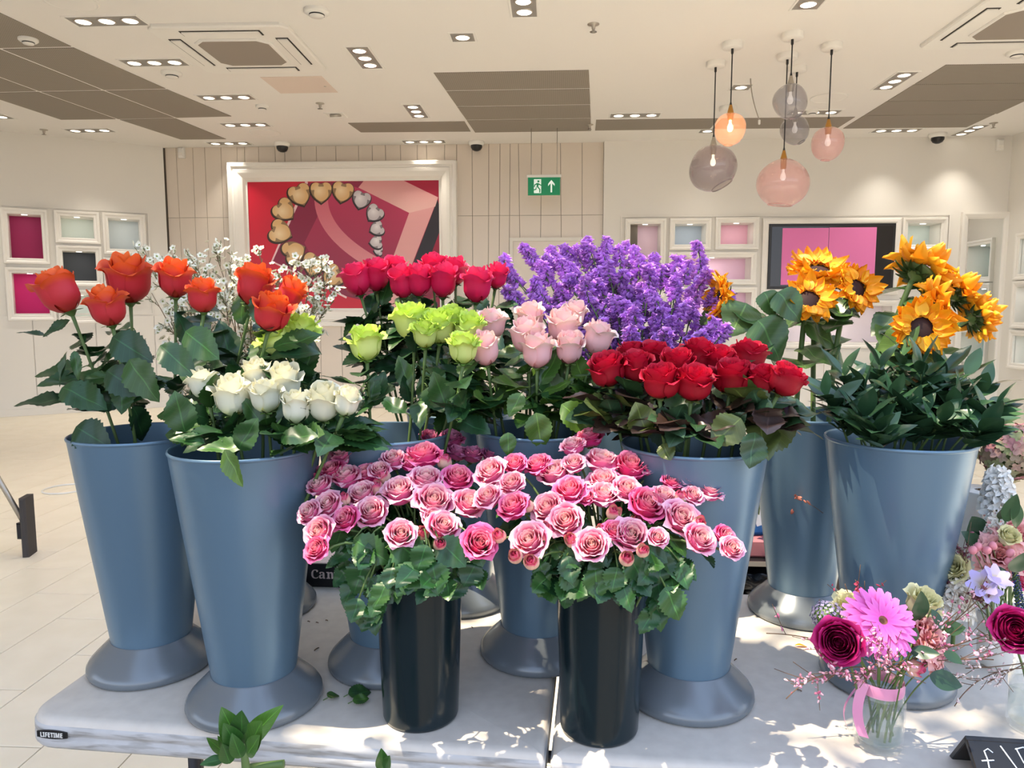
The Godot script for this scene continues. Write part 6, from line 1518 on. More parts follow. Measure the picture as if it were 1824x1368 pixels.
func statice() -> void:
	var fl := sheet(10, 3, func(u: float, v: float) -> Array:
		var a := u * PI
		var lobe := 0.8 + 0.28 * cos(a * 5.0)
		var r := lerpf(0.18, 1.0, pow(v, 0.8)) * (lobe if v > 0.5 else 1.0)
		return [Vector3(r * sin(a), -0.75 + 0.95 * v - 0.2 * v * v + 0.14 * sin(a * 7.0) * v, r * cos(a)), lin(172, 104, 210).lerp(lin(222, 168, 246), v)])
	var nib := lathe([Vector2(0, -0.4), Vector2(0.5, 0.0), Vector2(0.35, 0.6), Vector2(0, 0.8)], 5)
	for h in [
		[Vector3(-0.0707, 1.651, -1.9418), Vector3(0.2598, 0.82, -1.8098)],
		[Vector3(-0.1065, 1.5835, -1.8968), Vector3(0.181, 0.82, -1.8087)],
		[Vector3(-0.0297, 1.5997, -1.8835), Vector3(0.17, 0.82, -1.8391)],
		[Vector3(0.0203, 1.6117, -1.8972), Vector3(0.207, 0.82, -1.7917)],
		[Vector3(0.0905, 1.6615, -1.9375), Vector3(0.2295, 0.82, -1.8891)],
		[Vector3(0.0489, 1.5939, -1.885), Vector3(0.268, 0.82, -1.8539)],
		[Vector3(0.1296, 1.6348, -1.9296), Vector3(0.2481, 0.82, -1.7986)],
		[Vector3(0.1706, 1.6406, -1.9517), Vector3(0.2147, 0.82, -1.8897)],
		[Vector3(0.1139, 1.5687, -1.8965), Vector3(0.2539, 0.82, -1.8032)],
		[Vector3(0.18, 1.561, -1.8841), Vector3(0.2517, 0.82, -1.8787)],
		[Vector3(0.2209, 1.6113, -1.903), Vector3(0.1721, 0.82, -1.8258)],
		[Vector3(0.2596, 1.6184, -1.9274), Vector3(0.2214, 0.82, -1.79)],
		[Vector3(0.2875, 1.592, -1.9178), Vector3(0.2042, 0.82, -1.8874)],
		[Vector3(0.2321, 1.5394, -1.8676), Vector3(0.1725, 0.82, -1.8245)],
		[Vector3(0.3072, 1.5502, -1.8583), Vector3(0.2372, 0.82, -1.793)],
		[Vector3(0.3399, 1.5991, -1.8926), Vector3(0.2135, 0.82, -1.8896)],
		[Vector3(0.3807, 1.6071, -1.9368), Vector3(0.2489, 0.82, -1.7992)],
		[Vector3(0.358, 1.555, -1.8357), Vector3(0.2656, 0.82, -1.8194)],
		[Vector3(0.4008, 1.5386, -1.8423), Vector3(0.2331, 0.82, -1.8882)],
		[Vector3(0.3092, 1.4906, -1.7817), Vector3(0.1705, 0.82, -1.8328)],
		[Vector3(0.2641, 1.4838, -1.7922), Vector3(0.2461, 0.82, -1.8827)],
		[Vector3(0.1944, 1.4839, -1.7712), Vector3(0.2698, 0.82, -1.8354)],
		[Vector3(0.4052, 1.5, -1.8082), Vector3(0.1893, 0.82, -1.8005)],
		[Vector3(0.3633, 1.4425, -1.735), Vector3(0.2268, 0.82, -1.8895)],
		[Vector3(0.3347, 1.4163, -1.731), Vector3(0.2632, 0.82, -1.8148)],
		[Vector3(0.1514, 1.511, -1.8216), Vector3(0.2347, 0.82, -1.8878)],
		[Vector3(0.0205, 1.5397, -1.8708), Vector3(0.27, 0.82, -1.8399)],
		[Vector3(-0.0363, 1.5396, -1.8646), Vector3(0.2682, 0.82, -1.8266)],
		[Vector3(-0.0922, 1.5252, -1.8434), Vector3(0.1791, 0.82, -1.8688)],
		[Vector3(0.1042, 1.5042, -1.839), Vector3(0.1861, 0.82, -1.8768)],
		[Vector3(0.1819, 1.4301, -1.7079), Vector3(0.1959, 0.82, -1.8838)],
		[Vector3(0.2613, 1.4323, -1.7218), Vector3(0.2445, 0.82, -1.8836)],
		[Vector3(0.3965, 1.4456, -1.7221), Vector3(0.1976, 0.82, -1.7953)],
		[Vector3(-0.0014, 1.6443, -1.9528), Vector3(0.248, 0.82, -1.7985)],
		[Vector3(0.0649, 1.6439, -1.9509), Vector3(0.2036, 0.82, -1.8872)],
		[Vector3(-0.1251, 1.5988, -1.9151), Vector3(0.2553, 0.82, -1.8754)],
		[Vector3(0.3142, 1.6114, -1.9095), Vector3(0.2513, 0.82, -1.801)],
		[Vector3(0.2452, 1.5743, -1.8661), Vector3(0.1816, 0.82, -1.808)],
		[Vector3(0.1404, 1.5959, -1.8743), Vector3(0.207, 0.82, -1.8883)],
		[Vector3(0.0752, 1.5385, -1.82), Vector3(0.2668, 0.82, -1.8223)]]:
		var bottom: Vector3 = h[1]
		var o := thing("statice_stem", "purple statice stem " + ("standing tall in front of the cladding" if h[0].y > 1.58 and h[0].x < 0.25 else ("reaching towards the pink niches" if h[0].x > 0.38 and h[0].y > 1.5 else ("splaying sideways over the red roses" if h[0].x > 0.25 else "in the dense middle behind the blush roses"))), "statice", bottom, "purple statice stems")
		var tip: Vector3 = h[0] - bottom
		var st := tool_()
		var side := Vector3(tip.x, 0, tip.z)
		var main := bend(Vector3.ZERO, Vector3(side.x * 0.2, tip.y * 0.65, side.z * 0.2), tip, 12)
		add_tube(st, main, [0.0032, 0.003, 0.003, 0.003, 0.003, 0.0026, 0.0026, 0.0024, 0.0022, 0.002, 0.0018, 0.0016, 0.0012], 5)
		var fls := []
		var tints := []
		var grow := (main[12] - main[10]).normalized()
		var ends := [[tip, grow, 0.055]]
		for k in 6:
			var p: Vector3 = main[6 + k].lerp(main[7 + k] if k < 6 else main[12], rng.randf())
			var d := (grow + rv(1.15) + Vector3(0, 0.12, 0)).normalized()
			var e := p + d * rng.randf_range(0.03, 0.06)
			add_tube(st, bend(p, p + grow * 0.015, e, 4), [0.0013], 4)
			ends.append([e, d, rng.randf_range(0.032, 0.05)])
		st.index()
		st.generate_normals()
		part(st.commit(), "stem", M.stem, o)
		for e in ends:
			var dir: Vector3 = (e[1] + Vector3(0, 0.05, 0)).normalized()
			var sd: Vector3 = dir.cross(Vector3(rng.randf() - 0.5, 0.2, 1)).normalized()
			var nn := int(e[2] / 0.0018)
			for j in nn:
				var t := float(j) / nn
				var p: Vector3 = e[0] + dir * (t - 0.6) * e[2] + sd * (0.0095 if j % 2 == 0 else -0.0095) * (1.2 - 0.5 * t) + rv(0.004)
				var up := (sd * (0.5 if j % 2 == 0 else -0.5) + Vector3(0, 0.7, 0.25) + dir * 0.3 + rv(0.4)).normalized()
				fls.append(Transform3D(basis_to(up, rng.randf() * TAU).scaled_local(Vector3.ONE * rng.randf_range(0.009, 0.0125)), p))
				var b := rng.randf_range(0.75, 1.3)
				tints.append(Color(b, b * rng.randf_range(0.85, 1.0), b))
		many(fl, "florets", M.floret, o, fls, tints)
		var nibs := []
		for e in ends:
			for j in 6:
				var dir: Vector3 = e[1]
				nibs.append(Transform3D(basis_to(dir + rv(0.5)).scaled_local(Vector3(0.003, 0.008, 0.003)), e[0] - dir * rng.randf_range(0.0, 0.8) * e[2] + rv(0.006)))
		many(nib, "green_calyces", M.stem, o, nibs)

func waxflowers() -> void:
	var fl := sheet(20, 4, func(u: float, v: float) -> Array:
		var a := u * PI
		var lobe := 0.72 + 0.28 * pow(absf(cos(a * 2.5)), 0.6)
		var r := v * (lobe if v > 0.6 else 0.85)
		return [Vector3(r * sin(a), 0.28 * v * v - 0.05, r * cos(a)), lin(132, 140, 60) if v < 0.3 else lin(240, 235, 212)])
	var needle := lathe([Vector2(0, 0), Vector2(0.5, 0.3), Vector2(0.4, 0.8), Vector2(0, 1)], 4)
	mat("needle", srgb(112, 118, 76), 0.6)
	mat("twig", srgb(122, 100, 72), 0.7)
	for h in [
		[Vector3(-1.0517, 1.61, -1.8576), Vector3(-0.7128, 0.82, -1.807)],
		[Vector3(-0.996, 1.6226, -1.8336), Vector3(-0.7572, 0.82, -1.718)],
		[Vector3(-0.9621, 1.6247, -1.8679), Vector3(-0.7667, 0.82, -1.794)],
		[Vector3(-0.8975, 1.6072, -1.8176), Vector3(-0.7774, 0.82, -1.7442)],
		[Vector3(-0.8783, 1.6354, -1.8813), Vector3(-0.68, 0.82, -1.7598)],
		[Vector3(-0.8329, 1.6095, -1.8612), Vector3(-0.7758, 0.82, -1.78)],
		[Vector3(-0.7724, 1.617, -1.8243), Vector3(-0.7146, 0.82, -1.8076)],
		[Vector3(-0.7234, 1.609, -1.8096), Vector3(-0.7722, 0.82, -1.7332)],
		[Vector3(-0.6847, 1.5927, -1.8194), Vector3(-0.7291, 0.82, -1.71)],
		[Vector3(-0.6438, 1.5816, -1.8248), Vector3(-0.7465, 0.82, -1.8072)],
		[Vector3(-0.5868, 1.5653, -1.7647), Vector3(-0.7013, 0.82, -1.7191)],
		[Vector3(-0.5416, 1.5763, -1.772), Vector3(-0.7751, 0.82, -1.7816)],
		[Vector3(-0.9716, 1.5352, -1.7296), Vector3(-0.7782, 0.82, -1.7733)],
		[Vector3(-0.8891, 1.5041, -1.7292), Vector3(-0.6938, 0.82, -1.7945)],
		[Vector3(-0.5194, 1.5483, -1.742), Vector3(-0.7547, 0.82, -1.7165)],
		[Vector3(-0.549, 1.4844, -1.68), Vector3(-0.7671, 0.82, -1.7265)],
		[Vector3(-0.8931, 1.4649, -1.6551), Vector3(-0.7784, 0.82, -1.7475)],
		[Vector3(-0.8076, 1.5385, -1.7671), Vector3(-0.747, 0.82, -1.713)],
		[Vector3(-0.7113, 1.566, -1.7756), Vector3(-0.7685, 0.82, -1.7281)],
		[Vector3(-0.7469, 1.5771, -1.7774), Vector3(-0.7642, 0.82, -1.7965)],
		[Vector3(-0.631, 1.5378, -1.7457), Vector3(-0.6869, 0.82, -1.7853)],
		[Vector3(-0.5713, 1.504, -1.7293), Vector3(-0.7238, 0.82, -1.7104)],
		[Vector3(-0.8642, 1.566, -1.7695), Vector3(-0.7201, 0.82, -1.809)],
		[Vector3(-0.9454, 1.5669, -1.7886), Vector3(-0.6801, 0.82, -1.7568)]]:
		var bottom: Vector3 = h[1]
		var o := thing("waxflower_stem", "twiggy white waxflower stem " + ("in front of the red poster" if h[0].x > -0.75 else ("rising highest before the cladding" if h[0].y > 1.6 else "low down behind the orange-red roses")), "waxflower", bottom, "white waxflower stems")
		var tip: Vector3 = h[0] - bottom
		var st := tool_()
		var main := bend(Vector3.ZERO, Vector3(tip.x * 0.25, tip.y * 0.6, tip.z * 0.25), tip, 12)
		add_tube(st, main, [0.0022, 0.0022, 0.0022, 0.002, 0.002, 0.002, 0.0018, 0.0018, 0.0016, 0.0014, 0.0012, 0.001, 0.0008], 5)
		var fls := []
		var nds := []
		for k in 16:
			var at := rng.randf_range(6.0, 11.8)
			var p: Vector3 = main[int(at)].lerp(main[int(at) + 1], at - int(at))
			var d := ((main[12] - main[10]).normalized() + rv(0.75) + Vector3(0, 0.2, 0)).normalized()
			var e := p + d * rng.randf_range(0.03, 0.075)
			add_tube(st, bend(p, p.lerp(e, 0.5) + rv(0.006), e, 4), [0.0007], 4)
			for j in 4 + rng.randi() % 3:
				fls.append(Transform3D(basis_to(Vector3(0, 0.6, 0.6) + rv(0.7), rng.randf() * TAU).scaled_local(Vector3.ONE * rng.randf_range(0.007, 0.0095)), e + rv(0.016)))
			for j in 8:
				var q := p.lerp(e, rng.randf())
				nds.append(Transform3D(basis_to(d + rv(0.6)).scaled_local(Vector3(0.0022, rng.randf_range(0.008, 0.015), 0.0022)), q))
		st.index()
		st.generate_normals()
		part(st.commit(), "stem", M.twig, o)
		many(fl, "flowers", M.floret, o, fls)
		many(needle, "needles", M.needle, o, nds)

func ruscus(axis: Vector3) -> void:
	for h in [
		[Vector3(0.592, 1.3661, -1.5256), Vector3(0.6489, 0.82, -1.444)],
		[Vector3(0.6289, 1.3398, -1.5033), Vector3(0.6872, 0.82, -1.5247)],
		[Vector3(0.681, 1.3809, -1.5622), Vector3(0.6726, 0.82, -1.5222)],
		[Vector3(0.7368, 1.4053, -1.5895), Vector3(0.6776, 0.82, -1.4259)],
		[Vector3(0.7482, 1.384, -1.5272), Vector3(0.7349, 0.82, -1.4566)],
		[Vector3(0.8106, 1.3764, -1.5525), Vector3(0.7167, 0.82, -1.4336)],
		[Vector3(0.8347, 1.3647, -1.5171), Vector3(0.6384, 0.82, -1.4776)],
		[Vector3(0.8623, 1.3411, -1.505), Vector3(0.6503, 0.82, -1.4424)],
		[Vector3(0.8429, 1.3154, -1.4242), Vector3(0.6513, 0.82, -1.4412)],
		[Vector3(0.7885, 1.2811, -1.3678), Vector3(0.6725, 0.82, -1.4273)],
		[Vector3(0.7856, 1.313, -1.4559), Vector3(0.7352, 0.82, -1.4572)],
		[Vector3(0.7591, 1.3254, -1.4978), Vector3(0.6396, 0.82, -1.4859)],
		[Vector3(0.6626, 1.3278, -1.4539), Vector3(0.7133, 0.82, -1.5181)],
		[Vector3(0.5827, 1.2955, -1.3985), Vector3(0.6665, 0.82, -1.4298)],
		[Vector3(0.5723, 1.3128, -1.4794), Vector3(0.6915, 0.82, -1.4249)],
		[Vector3(0.6884, 1.2929, -1.4368), Vector3(0.732, 0.82, -1.4504)],
		[Vector3(0.738, 1.2845, -1.4095), Vector3(0.661, 0.82, -1.5166)],
		[Vector3(0.5964, 1.271, -1.3673), Vector3(0.6649, 0.82, -1.4306)],
		[Vector3(0.7321, 1.342, -1.4892), Vector3(0.6461, 0.82, -1.5015)],
		[Vector3(0.5333, 1.3337, -1.4527), Vector3(0.646, 0.82, -1.4481)]]:
		var bottom: Vector3 = h[1]
		var o := thing("ruscus_stem", "glossy dark green ruscus stem " + ("leaning over the bucket rim towards the hydrangea" if h[0].x > 0.8 else ("standing up among the sunflower heads" if h[0].y > 1.365 else ("leaning towards the dark red roses" if h[0].x < 0.64 else "short and bushy in the middle of its bucket"))), "foliage", bottom, "ruscus stems")
		var tip: Vector3 = h[0] - bottom
		var main := bend(Vector3.ZERO, Vector3(tip.x * 0.15, tip.y * 0.72, tip.z * 0.15), tip, 16)
		part(tube(main, [0.0024], 6), "stem", M.stem, o)
		var first := 10.0
		while first < 14.0 and main[int(first)].y + bottom.y < 1.235:
			first += 0.25
		for k in 18:
			var at := lerpf(first, 15.9, k / 17.0)
			var p: Vector3 = main[int(at)].lerp(main[int(at) + 1], at - int(at))
			var grow := (main[mini(int(at) + 1, 16)] - main[int(at) - 1]).normalized()
			var a := k * 2.4 + rng.randf_range(-0.4, 0.4)
			var out := Vector3(cos(a), 0, sin(a) + 0.25)
			var dir := grow * rng.randf_range(0.5, 1.0) + out * (0.8 if k < 16 else 0.3)
			put_leaf("ruscus", o, p, dir, Vector3(0, 1, 0.3) - out * 0.2 + rv(0.4), rng.randf_range(0.058, 0.08), M.gloss_leaf, rng.randf_range(0.85, 1.15))


# ---------------------------------------------------------------- small things on and round the table
func simple_stem(o: Node3D, foot: Vector3, r := 0.0022) -> void:
	part(tube(bend(Vector3.ZERO, Vector3(foot.x * 0.3, foot.y * 0.55, foot.z * 0.3), foot, 10), [r], 6), "stem", M.stem, o)

func bloom(called: String, label: String, category: String, kind: String, at: Vector3, n: Vector3, s: float, bottom: Vector3) -> Node3D:
	var o := thing(called, label, category, bottom)
	var foot := rose_head(kind, o, at - bottom, n.normalized(), s, M.petal)
	simple_stem(o, foot)
	return o

func gerbera(at: Vector3, n: Vector3, s: float, bottom: Vector3) -> void:
	var o := thing("gerbera", "bright pink gerbera daisy with a peach centre in the glass jar", "gerbera", bottom)
	var b := basis_to(n, 0.3)
	var c := at - bottom
	var pm := sheet(4, 7, func(u: float, v: float) -> Array:
		var w := 0.07 * pow(sin(PI * pow(clampf(v * 0.86 + 0.08, 0.0, 1.0), 0.75)), 0.6)
		return [Vector3(u * w, 0.02 - 0.06 * v * v + 0.06 * u * u * w, 0.1 + 0.4 * v), lin(236, 84, 190).lerp(lin(250, 140, 214), v * 0.6 + 0.2 * absf(u))])
	for ring in 3:
		var k := [24, 22, 16][ring] as int
		for i in k:
			var t := Basis(Vector3.UP, TAU * (i + 0.5 * ring + rng.randf_range(-0.15, 0.15)) / k) * Basis(Vector3.RIGHT, 0.08 - 0.14 * ring + rng.randf_range(-0.08, 0.08))
			part(pm, "ray_petal", M.petal, o, Transform3D((b * t).scaled_local(Vector3.ONE * s * [1.0, 0.9, 0.62][ring]), c + b.y * 0.004 * ring))
	var disc := sheet(28, 6, func(u: float, v: float) -> Array:
		var a := u * PI
		return [Vector3(0.17 * v * sin(a), 0.05 + 0.012 * sin(a * 14.0) * sin(v * 18.0), 0.17 * v * cos(a)), lin(110, 70, 44).lerp(lin(246, 186, 150), smoothstep(0.2, 0.45, v))])
	part(disc, "centre", M.floret, o, Transform3D(b.scaled_local(Vector3.ONE * s), c))
	simple_stem(o, c - n.normalized() * 0.006, 0.003)

func sprig(label: String, a: Vector3, ctrl: Vector3, e: Vector3, nfl: int, c0: Color, c1: Color, branches := 4, size := 0.0042) -> void:
	# a thin broom twig with small pea-like blossoms along it
	var o := thing("broom_sprig", label, "blossom sprig", a, "sprigs of small blossoms")
	if not small.has("pea"):
		small["pea"] = sheet(8, 3, func(u: float, v: float) -> Array:
			var w := u * PI
			var r := 0.45 * sin(PI * (v * 0.8 + 0.1)) * (1.0 + 0.3 * cos(w * 2.0))
			return [Vector3(r * sin(w), v * 1.6 - 0.4, r * cos(w)), Color.WHITE])
		mat("sprig_twig", srgb(110, 84, 62), 0.7)
	var st := tool_()
	var main := bend(Vector3.ZERO, ctrl - a, e - a, 12)
	add_tube(st, main, [0.0009], 4)
	var xs := []
	var tints := []
	var lines := [main]
	for k in branches:
		var i := 4 + rng.randi() % 7
		var d := ((e - a).normalized() + rv(0.9)).normalized()
		var ln := bend(main[i], main[i] + d * 0.02, main[i] + d * rng.randf_range(0.03, 0.07) + Vector3(0, 0.008, 0), 6)
		add_tube(st, ln, [0.0006], 4)
		lines.append(ln)
	st.index()
	st.generate_normals()
	part(st.commit(), "twig", M.sprig_twig, o)
	for i in nfl:
		var ln: PackedVector3Array = lines[rng.randi() % lines.size()]
		var k := ln.size() / 3 + rng.randi() % (ln.size() * 2 / 3)
		xs.append(Transform3D(basis_to(rv(1.0) + Vector3(0, 0.4, 0.2)).scaled_local(Vector3.ONE * size * rng.randf_range(0.7, 1.3)), ln[mini(k, ln.size() - 1)] + rv(0.004)))
		tints.append(c0.lerp(c1, rng.randf()))
	many(small["pea"], "blossoms", M.floret, o, xs, tints)

func spike(called: String, label: String, category: String, a: Vector3, e: Vector3, r: float, count: int, c0: Color, c1: Color, star: bool) -> void:
	# a flower spike between a and e: hyacinth or veronica
	var o := thing(called, label, category, a)
	var ax := e - a
	if not small.has("star"):
		small["star"] = sheet(24, 4, func(u: float, v: float) -> Array:
			var w := u * PI
			var lobe := 0.35 + 0.65 * pow(absf(cos(w * 3.0)), 1.5)
			var rr := 0.16 + (v - 0.4) * 1.35 * lobe if v > 0.4 else 0.16
			return [Vector3(rr * sin(w), v * 0.9 - 0.35 * maxf(0.0, v - 0.6) * 2.0 * lobe, rr * cos(w)), Color.WHITE])
		small["tip"] = lathe([Vector2(0, 0), Vector2(0.5, 0.2), Vector2(0.4, 0.8), Vector2(0, 1.2)], 6)
	part(tube(PackedVector3Array([Vector3(0, -0.06, 0), ax * 0.5, ax]), [0.004, 0.0035, 0.002], 7), "stem", M.stem, o)
	var xs := []
	var tints := []
	for i in count:
		var t := (i + 0.5) / count
		var w := i * 2.4
		var b := basis_to(ax)
		var out := b * Vector3(cos(w), 0.25 + 0.4 * t, sin(w))
		var s := r * (1.05 - 0.45 * t)
		xs.append(Transform3D(basis_to(out + rv(0.25), rng.randf() * TAU).scaled_local(Vector3.ONE * s * (0.8 if star else 0.45)), ax * t + out * s * (0.3 if star else 0.45)))
		tints.append(c0.lerp(c1, rng.randf()))
	many(small["star"] if star else small["tip"], "florets", M.floret, o, xs, tints)

func ball(called: String, label: String, category: String, at: Vector3, r: float, bottom: Vector3, count: int, c0: Color, c1: Color, fs: float) -> void:
	var o := thing(called, label, category, bottom)
	if not small.has("four"):
		small["four"] = sheet(16, 4, func(u: float, v: float) -> Array:
			var w := u * PI
			var lobe := 0.6 + 0.4 * absf(cos(w * 2.0))
			var rr := v * lobe
			return [Vector3(rr * sin(w), 0.12 * v * v + 0.08 * sin(w * 4.0) * v, rr * cos(w)), Color.WHITE])
	var xs := []
	var tints := []
	for i in count:
		var y := 1.0 - 2.0 * (i + 0.5) / count
		var w := i * 2.39996
		var d := Vector3(sqrt(1 - y * y) * cos(w), y, sqrt(1 - y * y) * sin(w))
		xs.append(Transform3D(basis_to(d + rv(0.35), rng.randf() * TAU).scaled_local(Vector3.ONE * fs * rng.randf_range(0.8, 1.2)), at - bottom + d * r * rng.randf_range(0.9, 1.04)))
		tints.append(c0.lerp(c1, rng.randf()))
	many(small["four"], "florets", M.floret, o, xs, tints)
	part(lathe([Vector2(0, -0.8 * r), Vector2(0.6 * r, -0.5 * r), Vector2(0.85 * r, 0), Vector2(0.6 * r, 0.5 * r), Vector2(0, 0.8 * r)], 14), "flower_core", M.stem, o, Transform3D(Basis.IDENTITY, at - bottom))
	simple_stem(o, at - bottom, 0.003)

func leaf_thing(label: String, a: Vector3, b: Vector3, up: Vector3, wide: float, bottom: Vector3, kind := "ruscus") -> void:
	var o := thing("leaf_sprig", label, "leaf", bottom, "single leaves in the posies")
	simple_stem(o, a - bottom, 0.0012)
	put_leaf(kind, o, a - bottom, b - a, up, (b - a).length(), M.gloss_leaf, wide)

func glass_jar(called: String, label: String, at: Vector3, r: float, h: float, ribbon: bool) -> void:
	var o := thing(called, label, "jar", at)
	if not M.has("jar_glass"):
		var g := mat("jar_glass", Color(0.86, 0.94, 0.92, 0.05), 0.03)
		g.transparency = BaseMaterial3D.TRANSPARENCY_ALPHA
		var w := mat("jar_water", Color(0.5, 0.64, 0.5, 0.1), 0.02)
		w.transparency = BaseMaterial3D.TRANSPARENCY_ALPHA
		var rb := mat("ribbon", srgb(240, 160, 200), 0.3)
		rb.rim_enabled = true
		rb.rim = 0.4
	part(lathe_runs([[Vector2(0, 0.003), Vector2(r * 0.8, 0.0), Vector2(r * 0.95, 0.003), Vector2(r, 0.014), Vector2(r, h * 0.7), Vector2(r * 0.97, h * 0.78), Vector2(r * 0.86, h * 0.86), Vector2(r * 0.82, h * 0.9), Vector2(r * 0.86, h * 0.92), Vector2(r * 0.82, h * 0.94), Vector2(r * 0.82, h * 0.98), Vector2(r * 0.85, h), Vector2(r * 0.8, h)], [Vector2(r * 0.76, h * 0.98), Vector2(r * 0.8, h * 0.86), Vector2(r * 0.94, h * 0.7), Vector2(r * 0.94, 0.02), Vector2(r * 0.8, 0.01), Vector2(0, 0.012)]], 48), "glass", M.jar_glass, o)
	part(lathe([Vector2(0, 0.013), Vector2(r * 0.8, 0.011), Vector2(r * 0.93, 0.021), Vector2(r * 0.93, h * 0.5), Vector2(0, h * 0.5)], 40), "water", M.jar_water, o)
	if ribbon:
		part(lathe([Vector2(r * 0.9, h * 0.8), Vector2(r * 0.93, h * 0.84), Vector2(r * 0.93, h * 0.93), Vector2(r * 0.9, h * 0.97)], 40), "ribbon_band", M.ribbon, o)
		part(sheet(1, 12, func(u: float, v: float) -> Array:
			return [Vector3(-r * 0.9 - 0.012 * sin(v * 3.0) + u * 0.007, h * (0.98 - 0.72 * v), r * 0.5 + 0.012 * v + 0.004 * u), Color.WHITE]), "ribbon_tail", M.ribbon, o)
		part(sheet(1, 14, func(u: float, v: float) -> Array:
			return [Vector3(-r * 0.85 - 0.03 * sin(v * PI), h * (0.98 - 0.95 * v), r * 0.45 - 0.008 + u * 0.003), Color.WHITE]), "ribbon_tail", M.ribbon, o)

func cut_slab(called: String, label: String, category: String, at: Vector3, size: Vector3, m: Material, turn := 0.0) -> Node3D:
	var o := thing(called, label, category, at)
	o.rotation.y = turn
	part(box(size, minf(size.x, minf(size.y, size.z)) * 0.12), "body", m, o, Transform3D(Basis.IDENTITY, Vector3(0, size.y / 2, 0)))
	return o

